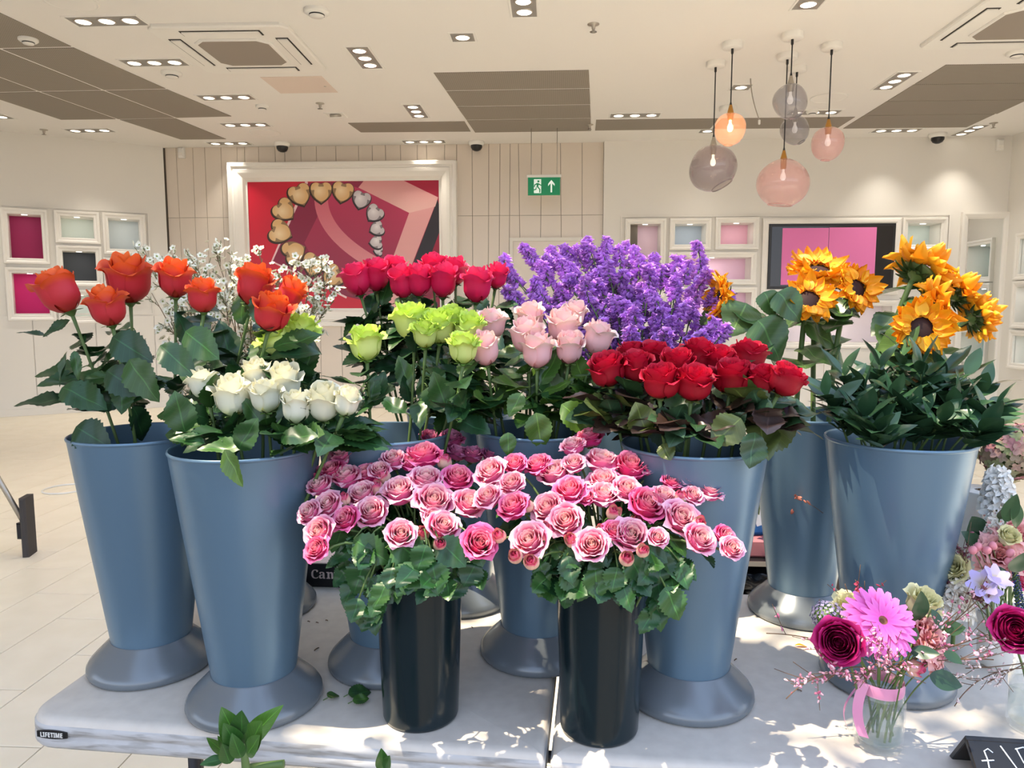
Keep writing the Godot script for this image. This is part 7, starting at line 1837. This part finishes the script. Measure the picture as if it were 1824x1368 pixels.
func build_small_things() -> void:
	# the posy in the ribboned jar
	var jar: Vector3 = Vector3(0.5709, 0.74, -1.2383)
	var jr := 0.0406
	var jh: float = 0.1246
	glass_jar("glass_jar", "clear glass jar with a pink ribbon holding the gerbera posy", jar, jr, jh, true)
	var jb := func() -> Vector3: return jar + Vector3(rng.randf_range(-0.6, 0.6) * jr, 0.018, rng.randf_range(-0.6, 0.6) * jr)
	gerbera(Vector3(0.5286, 0.9967, -1.16), Vector3(0.04, 0.62, 0.78), 0.1196, jb.call())
	bloom("ranunculus", "deep magenta ranunculus beside the pink gerbera in the jar", "ranunculus", "ranunculus", Vector3(0.4626, 0.9676, -1.15), Vector3(-0.45, 0.25, 0.86), 0.0602, jb.call())
	bloom("lisianthus", "cream lisianthus bloom with green leaves behind the gerbera", "lisianthus", "lisianthus", Vector3(0.6326, 0.9957, -1.24), Vector3(0.2, 0.8, 0.4), 0.0534, jb.call())
	bloom("lisianthus", "cream lisianthus half hidden behind the magenta ranunculus", "lisianthus", "lisianthus", Vector3(0.5112, 0.9848, -1.24), Vector3(-0.2, 0.8, 0.4), 0.0477, jb.call())
	bloom("carnation", "salmon pink carnation at the side of the jar posy", "carnation", "carnation", Vector3(0.6209, 0.954, -1.2), Vector3(0.5, 0.5, 0.6), 0.0535, jb.call())
	bloom("carnation", "smaller pink carnation low in the jar posy", "carnation", "carnation", Vector3(0.644, 0.9164, -1.22), Vector3(0.7, 0.2, 0.6), 0.0394, jb.call())
	bloom("lisianthus_bud", "pale lilac lisianthus bud over the jar's rim", "flower bud", "bud", Vector3(0.5974, 0.9107, -1.18), Vector3(0.6, 0.1, 0.6), 0.0309, jb.call())
	ball("scabious", "grey lilac spiky scabious head behind the magenta ranunculus", "scabious", Vector3(0.4606, 0.9869, -1.2), 0.0258, jb.call(), 150, lin(120, 112, 150), lin(170, 160, 190), 0.0035)
	for l in [[Vector3(0.5743, 0.9535, -1.17), Vector3(0.5802, 0.9931, -1.15), Vector3(0.2, 0.4, 1), 1.4], [Vector3(0.6032, 0.9788, -1.2), Vector3(0.6082, 1.0354, -1.18), Vector3(0.4, 0.3, 1), 1.5], [Vector3(0.6289, 1.0036, -1.2), Vector3(0.6381, 0.9791, -1.18), Vector3(0.4, 0.5, 1), 1.3], [Vector3(0.6489, 0.9703, -1.2), Vector3(0.6734, 0.9819, -1.18), Vector3(0, 0.6, 1), 1.6], [Vector3(0.6152, 0.9039, -1.17), Vector3(0.6588, 0.8978, -1.15), Vector3(0, 0.5, 1), 1.5], [Vector3(0.5719, 0.9536, -1.15), Vector3(0.6092, 0.9598, -1.13), Vector3(0, 0.7, 0.8), 1.2], [Vector3(0.6404, 0.9408, -1.18), Vector3(0.6612, 0.9323, -1.16), Vector3(0.2, 0.5, 1), 1.4]]:
		leaf_thing("glossy dark leaf in the gerbera posy", l[0], l[1], l[2], l[3], jb.call())
	var tw := -1
	for q in [[Vector3(0.5218, 0.8992, -1.17), Vector3(0.4324, 0.9309, -1.15), Vector3(0.3749, 0.8783, -1.13)], [Vector3(0.5214, 0.9145, -1.15), Vector3(0.4765, 0.9515, -1.13), Vector3(0.4273, 0.9188, -1.11)], [Vector3(0.539, 0.9146, -1.16), Vector3(0.5492, 0.9672, -1.14), Vector3(0.5055, 0.9756, -1.12)], [Vector3(0.5619, 0.8994, -1.2), Vector3(0.6409, 0.9313, -1.18), Vector3(0.7088, 0.9384, -1.16)], [Vector3(0.5806, 0.8897, -1.22), Vector3(0.6579, 0.9705, -1.2), Vector3(0.6881, 1.0278, -1.18)], [Vector3(0.5712, 0.8945, -1.21), Vector3(0.6631, 0.9463, -1.19), Vector3(0.7034, 0.9759, -1.17)], [Vector3(0.5254, 0.9241, -1.15), Vector3(0.4937, 0.952, -1.13), Vector3(0.5374, 0.9313, -1.11)], [Vector3(0.5666, 0.8998, -1.19), Vector3(0.5996, 0.9446, -1.17), Vector3(0.6322, 0.9646, -1.15)], [Vector3(0.5651, 0.874, -1.27), Vector3(0.4774, 0.9329, -1.25), Vector3(0.3703, 0.9414, -1.23)], [Vector3(0.5212, 0.9192, -1.15), Vector3(0.499, 0.9336, -1.13), Vector3(0.4703, 0.9137, -1.11)], [Vector3(0.5254, 0.9245, -1.14), Vector3(0.5325, 0.9489, -1.12), Vector3(0.5137, 0.9765, -1.1)], [Vector3(0.571, 0.8944, -1.22), Vector3(0.6314, 0.9601, -1.2), Vector3(0.6585, 1.0081, -1.18)]]:
		tw += 1
		sprig("twig of tiny pink and white blossoms " + ["hanging far out over the bare table", "hanging out below the magenta ranunculus", "standing up before the gerbera", "reaching level to the white pot", "rising towards the white hyacinth", "reaching level under the carnation", "drooping over the jar's ribbon", "lying against the salmon carnation", "reaching back towards the sunflower bucket", "hanging down at the ribbon bow", "upright in the middle of the jar", "rising beside the cream lisianthus"][tw], q[0], q[1], q[2], 34, lin(244, 206, 216), lin(206, 96, 140), 6)
	for q in [[Vector3(0.5839, 0.8644, -1.29), Vector3(0.5369, 0.9562, -1.27), Vector3(0.5066, 1.0248, -1.25)], [Vector3(0.5839, 0.8644, -1.29), Vector3(0.5513, 0.9565, -1.27), Vector3(0.5395, 1.0305, -1.25)], [Vector3(0.5789, 0.8643, -1.29), Vector3(0.5412, 0.9666, -1.27), Vector3(0.5232, 1.0151, -1.25)]]:
		sprig("twig of small red blossoms standing behind the gerbera", q[0], q[1], q[2], 26, lin(186, 50, 84), lin(206, 90, 110), 5)

	# second jar and the white pot
	var j2: Vector3 = Vector3(0.8721, 0.74, -1.3068)
	glass_jar("bottle_jar", "clear glass jar of crimson ranunculus beside the price board", j2, 0.04, 0.13, false)
	bloom("ranunculus", "crimson ranunculus above the jar beside the price board", "ranunculus", "ranunculus", Vector3(0.7729, 0.9624, -1.22), Vector3(-0.2, 0.45, 0.85), 0.0619, j2 + Vector3(0, 0.02, 0))
	for q in [[Vector3(0.8143, 0.8861, -1.24), Vector3(0.719, 0.8937, -1.22), Vector3(0.6752, 0.8356, -1.2)], [Vector3(0.8136, 0.8962, -1.24), Vector3(0.7465, 0.8945, -1.22), Vector3(0.6892, 0.9031, -1.2)], [Vector3(0.8206, 0.9067, -1.26), Vector3(0.7653, 0.925, -1.24), Vector3(0.7146, 0.9628, -1.22)], [Vector3(0.8136, 0.8962, -1.24), Vector3(0.7654, 0.8851, -1.22), Vector3(0.7268, 0.8797, -1.2)]]:
		sprig("thin twig of tiny white blossoms reaching out of the jar by the price board", q[0], q[1], q[2], 22, lin(250, 244, 240), lin(220, 190, 190), 5)
	var pot: Vector3 = Vector3(0.9679, 0.74, -1.5526)
	var po := thing("flower_pot", "round white pot of spring flowers behind the crimson ranunculus", "pot", pot)
	var pr := 0.0568
	part(lathe_runs([[Vector2(0, 0.0), Vector2(pr * 0.8, 0.0)], [Vector2(pr * 0.8, 0.0), Vector2(pr * 0.92, 0.006), Vector2(pr, 0.03), Vector2(pr * 1.04, 0.1), Vector2(pr * 1.08, 0.115), Vector2(pr * 1.02, 0.12), Vector2(pr * 0.96, 0.1), Vector2(pr * 0.9, 0.02), Vector2(0, 0.015)]], 48), "body", M.white_lacquer, po)
	var pb := func() -> Vector3: return pot + Vector3(rng.randf_range(-0.5, 0.5) * pr, 0.03, rng.randf_range(-0.5, 0.5) * pr)
	spike("hyacinth", "white hyacinth spike standing tallest beside the paper roll", "hyacinth", Vector3(0.9048, 1.0838, -1.5), Vector3(0.8994, 1.165, -1.5), 0.0358, 34, lin(240, 238, 232), lin(252, 250, 246), true)
	spike("hyacinth", "white hyacinth lower down beside the peach carnation", "hyacinth", Vector3(0.8753, 1.0147, -1.46), Vector3(0.875, 1.0834, -1.46), 0.0292, 28, lin(240, 236, 226), lin(252, 248, 240), true)
	spike("hyacinth", "white hyacinth low down behind the gerbera posy", "hyacinth", Vector3(0.7765, 0.9073, -1.4), Vector3(0.7792, 0.9657, -1.4), 0.0323, 28, lin(236, 230, 214), lin(250, 246, 236), true)
	spike("veronica", "slim blue green veronica spike in the white pot", "veronica", Vector3(0.8857, 0.9331, -1.38), Vector3(0.8672, 1.0236, -1.38), 0.0096, 150, lin(60, 96, 70), lin(70, 76, 140), false)
	bloom("carnation", "peach carnation beside the white hyacinth", "carnation", "carnation", Vector3(0.9051, 1.0563, -1.45), Vector3(0, 0.7, 0.6), 0.0647, pb.call())
	bloom("carnation", "coral carnation under the lime lisianthus bud", "carnation", "carnation", Vector3(0.862, 1.0249, -1.42), Vector3(-0.2, 0.5, 0.8), 0.0546, pb.call())
	bloom("carnation", "cream carnation against the ruscus bucket", "carnation", "lisianthus", Vector3(0.7775, 0.9962, -1.42), Vector3(-0.4, 0.6, 0.6), 0.0524, pb.call())
	bloom("lisianthus", "small lime yellow lisianthus between peach and coral carnations", "lisianthus", "lisianthus", Vector3(0.8661, 1.066, -1.4), Vector3(0, 0.7, 0.7), 0.0366, pb.call())
	bloom("stock", "bright pink stock bloom behind the veronica spike", "stock", "spray_hot", Vector3(0.9114, 0.9765, -1.42), Vector3(0.1, 0.6, 0.8), 0.0437, pb.call())
	# freesia
	var fr := thing("freesia", "lilac white freesia trumpet with pointed petals", "freesia", pb.call())
	var fp := sheet(4, 8, func(u: float, v: float) -> Array:
		var w := 0.2 * pow(sin(PI * (v * 0.9 + 0.05)), 0.7)
		return [Vector3(u * w, v * 0.7 - 0.25 * v * v, 0.06 + 0.42 * v * v), lin(238, 226, 190).lerp(lin(200, 186, 240), smoothstep(0.2, 0.9, v))])
	for fb in [[Vector3(0.7913, 0.996, -1.34), Vector3(-0.5, 0.6, 0.6), 0.0598], [Vector3(0.8134, 1.0071, -1.34), Vector3(0.2, 0.8, 0.6), 0.0557], [Vector3(0.7963, 0.9841, -1.33), Vector3(0.0, 0.3, 0.9), 0.045]]:
		var b := basis_to(fb[1])
		for k in 6:
			part(fp, "petal", M.petal, fr, Transform3D((b * Basis(Vector3.UP, TAU * k / 6.0)).scaled_local(Vector3.ONE * fb[2]), fb[0] - fr.position - fb[1].normalized() * fb[2] * 0.3))
		part(tube(bend(Vector3.ZERO, (fb[0] - fr.position) * 0.6, fb[0] - fr.position - fb[1].normalized() * fb[2] * 0.3, 8), [0.0018], 5), "stem", M.stem, fr)
	# hypericum berries
	var bm := mat("berry", srgb(226, 140, 150), 0.3)
	var berry := lathe([Vector2(0, -1), Vector2(0.5, -0.85), Vector2(0.85, -0.4), Vector2(0.9, 0.1), Vector2(0.6, 0.75), Vector2(0, 1.1)], 14)
	var hb := thing("hypericum_sprig", "sprig of round pink hypericum berries among the carnations", "berries", pb.call())
	for p in [Vector3(0.7855, 1.0494, -1.37), Vector3(0.8, 1.0528, -1.38), Vector3(0.8108, 1.0498, -1.37), Vector3(0.8264, 1.0554, -1.38), Vector3(0.8474, 1.0486, -1.36), Vector3(0.8455, 1.0325, -1.36)]:
		part(berry, "berry", bm, hb, Transform3D(basis_to(Vector3(0, 1, 0.3) + rv(0.4)).scaled_local(Vector3.ONE * 0.0085), p - hb.position))
		part(tube(bend(Vector3.ZERO, (p - hb.position) * 0.5 + Vector3(0, 0.04, 0), p - hb.position, 8), [0.001], 4), "stalk", M.stem, hb)
	for l in [[Vector3(0.8461, 1.0314, -1.46), Vector3(0.8203, 1.094, -1.44), Vector3(0.3, 0.2, 1), 2], [Vector3(0.8381, 1.0322, -1.44), Vector3(0.8068, 1.0663, -1.42), Vector3(0.2, 0.4, 1), 1.4], [Vector3(0.8702, 1.0896, -1.42), Vector3(0.8767, 1.1501, -1.4), Vector3(-0.4, 0.2, 1), 1], [Vector3(0.8917, 1.0789, -1.42), Vector3(0.8836, 1.1393, -1.4), Vector3(0.2, 0.2, 1), 1], [Vector3(0.8715, 1.0893, -1.44), Vector3(0.8735, 1.1173, -1.42), Vector3(0, 0.5, 1), 1.4], [Vector3(0.86, 1.0113, -1.36), Vector3(0.8586, 1.0557, -1.34), Vector3(0, 0.3, 1), 2], [Vector3(0.8213, 1.0085, -1.38), Vector3(0.85, 1.0111, -1.36), Vector3(0, 0.8, 0.6), 1.5], [Vector3(0.7988, 0.9764, -1.42), Vector3(0.7625, 0.9665, -1.4), Vector3(0, 0.5, 1), 1.6]]:
		leaf_thing("broad green leaf in the white pot of spring flowers", l[0], l[1], l[2], l[3], pb.call())
	for q in [[Vector3(0.8863, 0.8814, -1.46), Vector3(0.8047, 0.9689, -1.44), Vector3(0.7676, 1.0544, -1.42)], [Vector3(0.8734, 0.9014, -1.44), Vector3(0.8033, 0.9877, -1.42), Vector3(0.7806, 1.0446, -1.4)], [Vector3(0.8634, 0.8896, -1.44), Vector3(0.8055, 0.9539, -1.42), Vector3(0.7514, 0.9774, -1.4)], [Vector3(0.848, 0.9156, -1.38), Vector3(0.8025, 0.9668, -1.36), Vector3(0.7757, 0.9743, -1.34)]]:
		sprig("dark burgundy budded twig in the white pot of spring flowers", q[0], q[1], q[2], 40, lin(84, 36, 52), lin(150, 90, 100), 8)
	ball("hydrangea", "large dusty green and pink hydrangea head", "hydrangea", Vector3(0.9963, 1.187, -1.62), 0.0598, pot + Vector3(0.02, 0.03, -0.02), 170, lin(150, 160, 110), lin(190, 130, 140), 0.0135)
	# paper towel roll
	var pt: Vector3 = Vector3(0.9334, 0.74, -1.6)
	var pw := thing("paper_roll", "white roll of embossed paper towel standing behind the hyacinths", "paper roll", pt)
	var th: float = 0.369
	part(lathe_runs([[Vector2(0.02, 0), Vector2(0.052, 0)], [Vector2(0.052, 0), Vector2(0.053, 0.004), Vector2(0.053, th - 0.004), Vector2(0.051, th)], [Vector2(0.051, th), Vector2(0.02, th)], [Vector2(0.02, th), Vector2(0.02, 0)]], 40), "paper", mat("tissue", srgb(244, 243, 240), 0.95), pw)
	part(lathe([Vector2(0.02, 0.002), Vector2(0.02, th - 0.002)], 24), "core_tube", M.twig, pw)

	# chalk price board
	var pbd := thing("price_board", "small black chalk price board reading £10 at the table's front", "sign", Vector3(0.7199, 0.74, -1.1267))
	pbd.rotation.y = -0.06
	var face := Transform3D(Basis(Vector3.RIGHT, -0.85), Vector3(0, 0.028, 0.0))
	var fc := part(prism(rect(-0.046, -0.05, 0.16, 0.05), -0.004, 0.004, 0.0015), "face", M.black_plastic, pbd, face)
	part(prism(rect(-0.046, -0.05, 0.16, 0.05), -0.004, 0.004, 0.0015), "back_leaf", M.black_plastic, pbd, Transform3D(Basis(Vector3.RIGHT, 0.62), Vector3(0, 0.022, -0.062)))
	var chalk := mat("chalk", srgb(206, 220, 236), 0.9)
	var strokes := [
		[[-0.012, 0.012], [-0.018, 0.018], [-0.025, 0.014], [-0.024, 0.0], [-0.026, -0.016], [-0.03, -0.02], [-0.01, -0.021]], [[-0.034, -0.002], [-0.014, 0.0]],
		[[0.004, 0.024], [0.022, -0.02]],
		[[0.026, 0.02], [0.04, 0.024], [0.056, 0.012], [0.062, -0.006], [0.054, -0.02], [0.042, -0.016], [0.032, 0.0], [0.028, 0.022]]]
	for s in strokes:
		var pts := PackedVector3Array()
		for q in s:
			pts.append(Vector3(q[0] * 0.95 - 0.001, q[1] * 0.95 + 0.016, 0.0045))
		part(tube(pts, [0.0011], 5), "chalk_stroke", chalk, fc)

	# cut leaves, twig and petal lying on the table
	for l in [[Vector3(-0.4318, 0.74, -1.3212), Vector3(-0.4214, 0.74, -1.3382), "green leaf lying alone on the table by the white roses' bucket"], [Vector3(-0.3961, 0.74, -1.3355), Vector3(-0.3686, 0.74, -1.3495), "larger curled leaf with a stalk lying on the table"], [Vector3(-0.3807, 0.74, -1.312), Vector3(-0.3607, 0.74, -1.3191), "small leaf lying beside the curled leaf on the table"]]:
		var o := thing("fallen_leaf", l[2], "leaf", l[0] + Vector3(0, 0.003, 0))
		put_leaf("fresh", o, Vector3(0, 0.006, 0), l[1] - l[0], Vector3(0, 1, 0.4), (l[1] - l[0]).length() * 1.5, M.leaf, 1.3)
		part(tube(PackedVector3Array([Vector3(0, 0.005, 0), Vector3(-0.008, 0.002, 0.004)]), [0.001], 4), "stalk", M.stem, o)
	var n := 0
	for l in [[Vector3(-0.5259, 0.74, -1.5255), Vector3(-0.5202, 0.74, -1.5392)], [Vector3(-0.5915, 0.74, -1.6736), Vector3(-0.585, 0.74, -1.6707)], [Vector3(-0.569, 0.74, -1.6685), Vector3(-0.5625, 0.74, -1.6657)], [Vector3(-0.5498, 0.74, -1.6823), Vector3(-0.5434, 0.74, -1.6795)], [Vector3(0.4671, 0.74, -1.827), Vector3(0.4769, 0.74, -1.8382)], [Vector3(0.3951, 0.74, -1.5305), Vector3(0.4019, 0.74, -1.5384)], [Vector3(0.4906, 0.74, -1.4148), Vector3(0.4974, 0.74, -1.4087)], [Vector3(-0.1902, 0.74, -1.6648), Vector3(-0.1868, 0.74, -1.6588)]]:
		var o := thing("plant_scrap", "tiny dark scrap of stem lying on the table", "scrap", l[0], "stem scraps on the table")
		part(tube(bend(Vector3(0, 0.002, 0), (l[1] - l[0]) * 0.5 + Vector3(0, 0.004, 0), l[1] - l[0] + Vector3(0, 0.002, 0), 5), [0.0012], 4), "scrap", M.sprig_twig, o)
	var op := thing("fallen_petal", "orange sunflower petal lying on the table", "petal", Vector3(0.5471, 0.74, -1.6074))
	part(sheet(3, 6, func(u: float, v: float) -> Array:
		return [Vector3(0.028 * v, 0.003 + 0.003 * sin(v * 4.0), u * 0.005 * sin(PI * (v * 0.9 + 0.05))), lin(236, 140, 20)]), "petal", M.petal, op)

	# storage behind the table
	var cr := mat("crate_plastic", srgb(24, 24, 26), 0.4)
	var cx := 0.7454
	for k in 2:
		var c := thing("storage_crate", "black plastic storage crate behind the table, %s of its stack" % ["lower", "upper"][k], "crate", Vector3(cx, 0.31 * k, -2.3))
		part(wall_mesh(-0.3, 0.0, 0.3, 0.3, 0.36, []), "body", cr, c, Transform3D(Basis.IDENTITY, Vector3(0, 0, 0.18)))
		part(moulding(-0.3, -0.18, 0.3, 0.18, [Vector2(0, 0), Vector2(0, 0.02), Vector2(0.012, 0.02), Vector2(0.012, 0)]), "rim", cr, c, Transform3D(Basis(Vector3.RIGHT, -PI / 2), Vector3(0, 0.285, 0)))
	var bag := thing("bin_bag", "crumpled shiny black bin bag on the crate behind the table", "bag", Vector3(cx - 0.1, 0.62, -2.24))
	var nz := FastNoiseLite.new()
	nz.seed = 4
	nz.frequency = 1.0
	part(sheet(48, 24, func(u: float, v: float) -> Array:
		var a := u * PI
		var b := v * PI
		var d := Vector3(sin(b) * cos(a), cos(b), sin(b) * sin(a))
		var r := 1.0 + 0.35 * absf(nz.get_noise_3dv(d * 2.2)) - 0.3 * absf(nz.get_noise_3dv(d * 5.0 + Vector3(9, 0, 0)))
		return [Vector3(d.x * 0.17 * r, maxf(0.0, 0.065 + d.y * 0.065 * r), d.z * 0.12 * r), Color.WHITE]), "bag", mat("bag_film", srgb(14, 14, 16), 0.16), bag)
	var tray := thing("serving_tray", "grey rimmed black tray resting on the bin bag", "tray", Vector3(cx - 0.04, 0.745, -2.27))
	part(box(Vector3(0.5, 0.008, 0.3), 0.002), "base", M.black_plastic, tray, Transform3D(Basis.IDENTITY, Vector3(0, 0.004, 0)))
	part(moulding(-0.25, -0.15, 0.25, 0.15, [Vector2(0, 0), Vector2(0, 0.012), Vector2(0.01, 0.014), Vector2(0.01, 0)]), "rim", M.aluminium, tray, Transform3D(Basis(Vector3.RIGHT, -PI / 2), Vector3(0, 0, 0)))
	var pk := cut_slab("film_pack", "dusky pink plastic wrapped pack on the tray behind the red rose bucket", "pack", Vector3(cx - 0.06, 0.754, -2.24), Vector3(0.26, 0.055, 0.16), mat("pink_film", srgb(176, 112, 116), 0.25))
	var bp := cut_slab("tissue_pack", "blue and white tissue pack on the pink pack", "pack", Vector3(cx - 0.08, 0.81, -2.25), Vector3(0.22, 0.11, 0.1), mat("blue_film", srgb(36, 104, 170), 0.25), 0.1)
	part(prism(PackedVector2Array([Vector2(-0.05, 0.03), Vector2(0.0, 0.045), Vector2(0.03, 0.1), Vector2(-0.04, 0.1), Vector2(-0.06, 0.06)]), 0.05, 0.0515), "white_print", M.tissue, bp)
	var po2: Vector3 = Vector3(cx - 0.1, 0.62, -2.3)
	bloom("carnation", "peach carnation behind the red rose bucket", "carnation", "carnation", Vector3(0.6024, 1.0059, -2.15), Vector3(0, 0.7, 0.5), 0.0728, po2)
	bloom("carnation", "coral carnation beside the tissue pack", "carnation", "carnation", Vector3(0.5857, 0.9727, -2.12), Vector3(0, 0.6, 0.6), 0.0587, po2)
	bloom("lisianthus_bud", "lime bud above the peach carnation behind the red roses", "flower bud", "lisianthus", Vector3(0.6104, 1.0259, -2.1), Vector3(0.2, 0.8, 0.4), 0.0258, po2)
	var s2: Array = [Vector3(0.557, 1.0057, -2), Vector3(0.5734, 1.0687, -1.75), Vector3(0.5941, 1.0513, -1.6)]
	sprig("russet blossom twig reaching across the sunflower bucket", s2[0], s2[1], s2[2], 60, lin(176, 96, 80), lin(206, 130, 110), 7, 0.0065)

	var bxs := thing("canvas_box", "low black box with script lettering between the buckets", "box", Vector3(-0.612, TABLE, -1.945))
	part(prism(rect(-0.14, 0, 0.14, 0.066), -0.05, 0.05, 0.002), "carton", M.black_plastic, bxs)
	part(box(Vector3(0.282, 0.003, 0.102)), "lid_sheet", mat("lid_paper", srgb(226, 206, 200), 0.8), bxs, Transform3D(Basis.IDENTITY, Vector3(0, 0.0675, 0)))
	var wd := part(lettering("Canva", 0.024, 0.001, true, true), "lettering", M.lid_paper, bxs, Transform3D(Basis.IDENTITY, Vector3(0.0, 0.036, 0.051)))
	wd.position.x = 0.007

	# plants in front of the table
	make_leaf_set("bamboo", 0.2, 0.0, 0.2, 0.8, [lin(70, 128, 54), lin(92, 150, 60)], lin(150, 180, 100), 0.05)
	var pl: Vector3 = Vector3(-0.4922, 0.7618, -1.08)
	var base := Vector3(pl.x, 0.0, pl.z)
	var bp2 := thing("bamboo_plant", "lucky bamboo cane with fresh green leaf tufts in front of the table", "plant", base)
	part(lathe_runs([[Vector2(0, 0.0), Vector2(0.09, 0.0)], [Vector2(0.09, 0.0), Vector2(0.11, 0.4)], [Vector2(0.11, 0.4), Vector2(0.104, 0.4), Vector2(0.085, 0.03), Vector2(0, 0.03)]], 32), "pot", M.black_plastic, bp2)
	part(tube(PackedVector3Array([Vector3(0, 0.03, 0), Vector3(0.0, 0.5, 0), Vector3(0.002, pl.y, 0), Vector3(-0.4952, 0.8268, -1.08) - base]), [0.009, 0.009, 0.007, 0.004], 8), "cane", M.stem, bp2)
	part(tube(PackedVector3Array([Vector3(0.005, 0.45, 0.0), Vector3(-0.4409, 0.7563, -1.1) - base - Vector3(0.05, 0.004, 0), Vector3(-0.4362, 0.7564, -1.1) - base]), [0.008], 8), "cane", M.stem, bp2)
	for l in [[Vector3(-0.4917, 0.8046, -1.07), Vector3(-0.5116, 0.8741, -1.05), Vector3(0.3, 0.4, 1), 1.3], [Vector3(-0.4869, 0.8158, -1.06), Vector3(-0.4756, 0.8829, -1.04), Vector3(0, 0.2, 1), 1.3], [Vector3(-0.4953, 0.7918, -1.09), Vector3(-0.4458, 0.8646, -1.07), Vector3(-0.3, 0.4, 1), 1], [Vector3(-0.4737, 0.8133, -1.05), Vector3(-0.4402, 0.8727, -1.03), Vector3(-0.4, 0.4, 1), 1.5], [Vector3(-0.4845, 0.8129, -1.05), Vector3(-0.4985, 0.8616, -1.03), Vector3(0.3, 0.5, 1), 1.4], [Vector3(-0.4696, 0.8106, -1.04), Vector3(-0.4402, 0.8562, -1.02), Vector3(-0.3, 0.5, 1), 1.2], [Vector3(-0.5152, 0.7894, -1.06), Vector3(-0.5443, 0.7958, -1.04), Vector3(0, 1, 0.6), 1.3], [Vector3(-0.5152, 0.7895, -1.07), Vector3(-0.5377, 0.8306, -1.05), Vector3(0.4, 0.5, 1), 0.8], [Vector3(-0.5075, 0.801, -1.06), Vector3(-0.513, 0.8358, -1.04), Vector3(0.4, 0.5, 1), 0.8], [Vector3(-0.5017, 0.7889, -1.05), Vector3(-0.5031, 0.8341, -1.03), Vector3(0.4, 0.3, 1), 1.2], [Vector3(-0.4786, 0.8056, -1.04), Vector3(-0.4815, 0.8457, -1.02), Vector3(0.3, 0.5, 1), 1.3]]:
		fixed_leaf(bp2, "bamboo", l[0], l[1], l[2], l[3])
	var b3: Vector3 = Vector3(-0.2699, 0.7529, -1.1)
	var sp := thing("bamboo_shoot", "small green leaf tip poking up at the table's front edge", "plant", Vector3(b3.x, 0.0, b3.z))
	part(lathe_runs([[Vector2(0, 0.0), Vector2(0.07, 0.0)], [Vector2(0.07, 0.0), Vector2(0.085, 0.3)], [Vector2(0.085, 0.3), Vector2(0.08, 0.3), Vector2(0.065, 0.03), Vector2(0, 0.03)]], 32), "pot", M.black_plastic, sp)
	part(tube(PackedVector3Array([Vector3(0, 0.03, 0), Vector3(0, b3.y, 0)]), [0.004], 6), "cane", M.stem, sp)
	for l in [[Vector3(-0.2718, 0.7528, -1.1), Vector3(-0.2681, 0.7958, -1.08), Vector3(0.3, 0.3, 1), 1.2], [Vector3(-0.2657, 0.7598, -1.09), Vector3(-0.2532, 0.7981, -1.07), Vector3(-0.3, 0.3, 1), 1]]:
		fixed_leaf(sp, "bamboo", l[0], l[1], l[2], l[3])

	# left: the foot of a sign stand and a loop of cable on the floor
	var fo: Vector3 = Vector3(-3.1822, 0, -4.1515)
	var ss := thing("sign_stand", "slanting metal strut with an upright dark rubber foot on the floor", "stand", fo)
	var fh := 0.3647
	part(box(Vector3(0.036, fh, 0.12), 0.01), "rubber_foot", mat("rubber", srgb(62, 58, 56), 0.8), ss, Transform3D(Basis(Vector3.UP, 0.25), Vector3(0, fh / 2, 0)))
	part(tube(PackedVector3Array([Vector3(-3.1909, 0.1758, -4.1515) - fo, Vector3(-3.5824, 0.9233, -4.1515) - fo]), [0.016], 8), "strut", M.aluminium, ss)
	part(box(Vector3(0.05, 0.1, 0.06), 0.008), "hinge", M.dark_metal, ss, Transform3D(Basis.IDENTITY, Vector3(-0.03, fh * 0.42, 0.0)))
	var lp := thing("cable_loop", "flat white loop lying on the tiled floor", "ring", Vector3(-4.0271, 0, -5.7107) + Vector3(0, 0.007, 0))
	var pts := []
	for i in 9:
		pts.append(Vector2(0.165 + 0.007 * cos(TAU * i / 8), 0.007 * sin(TAU * i / 8)))
	part(lathe(pts, 48), "loop", M.white_plastic, lp)
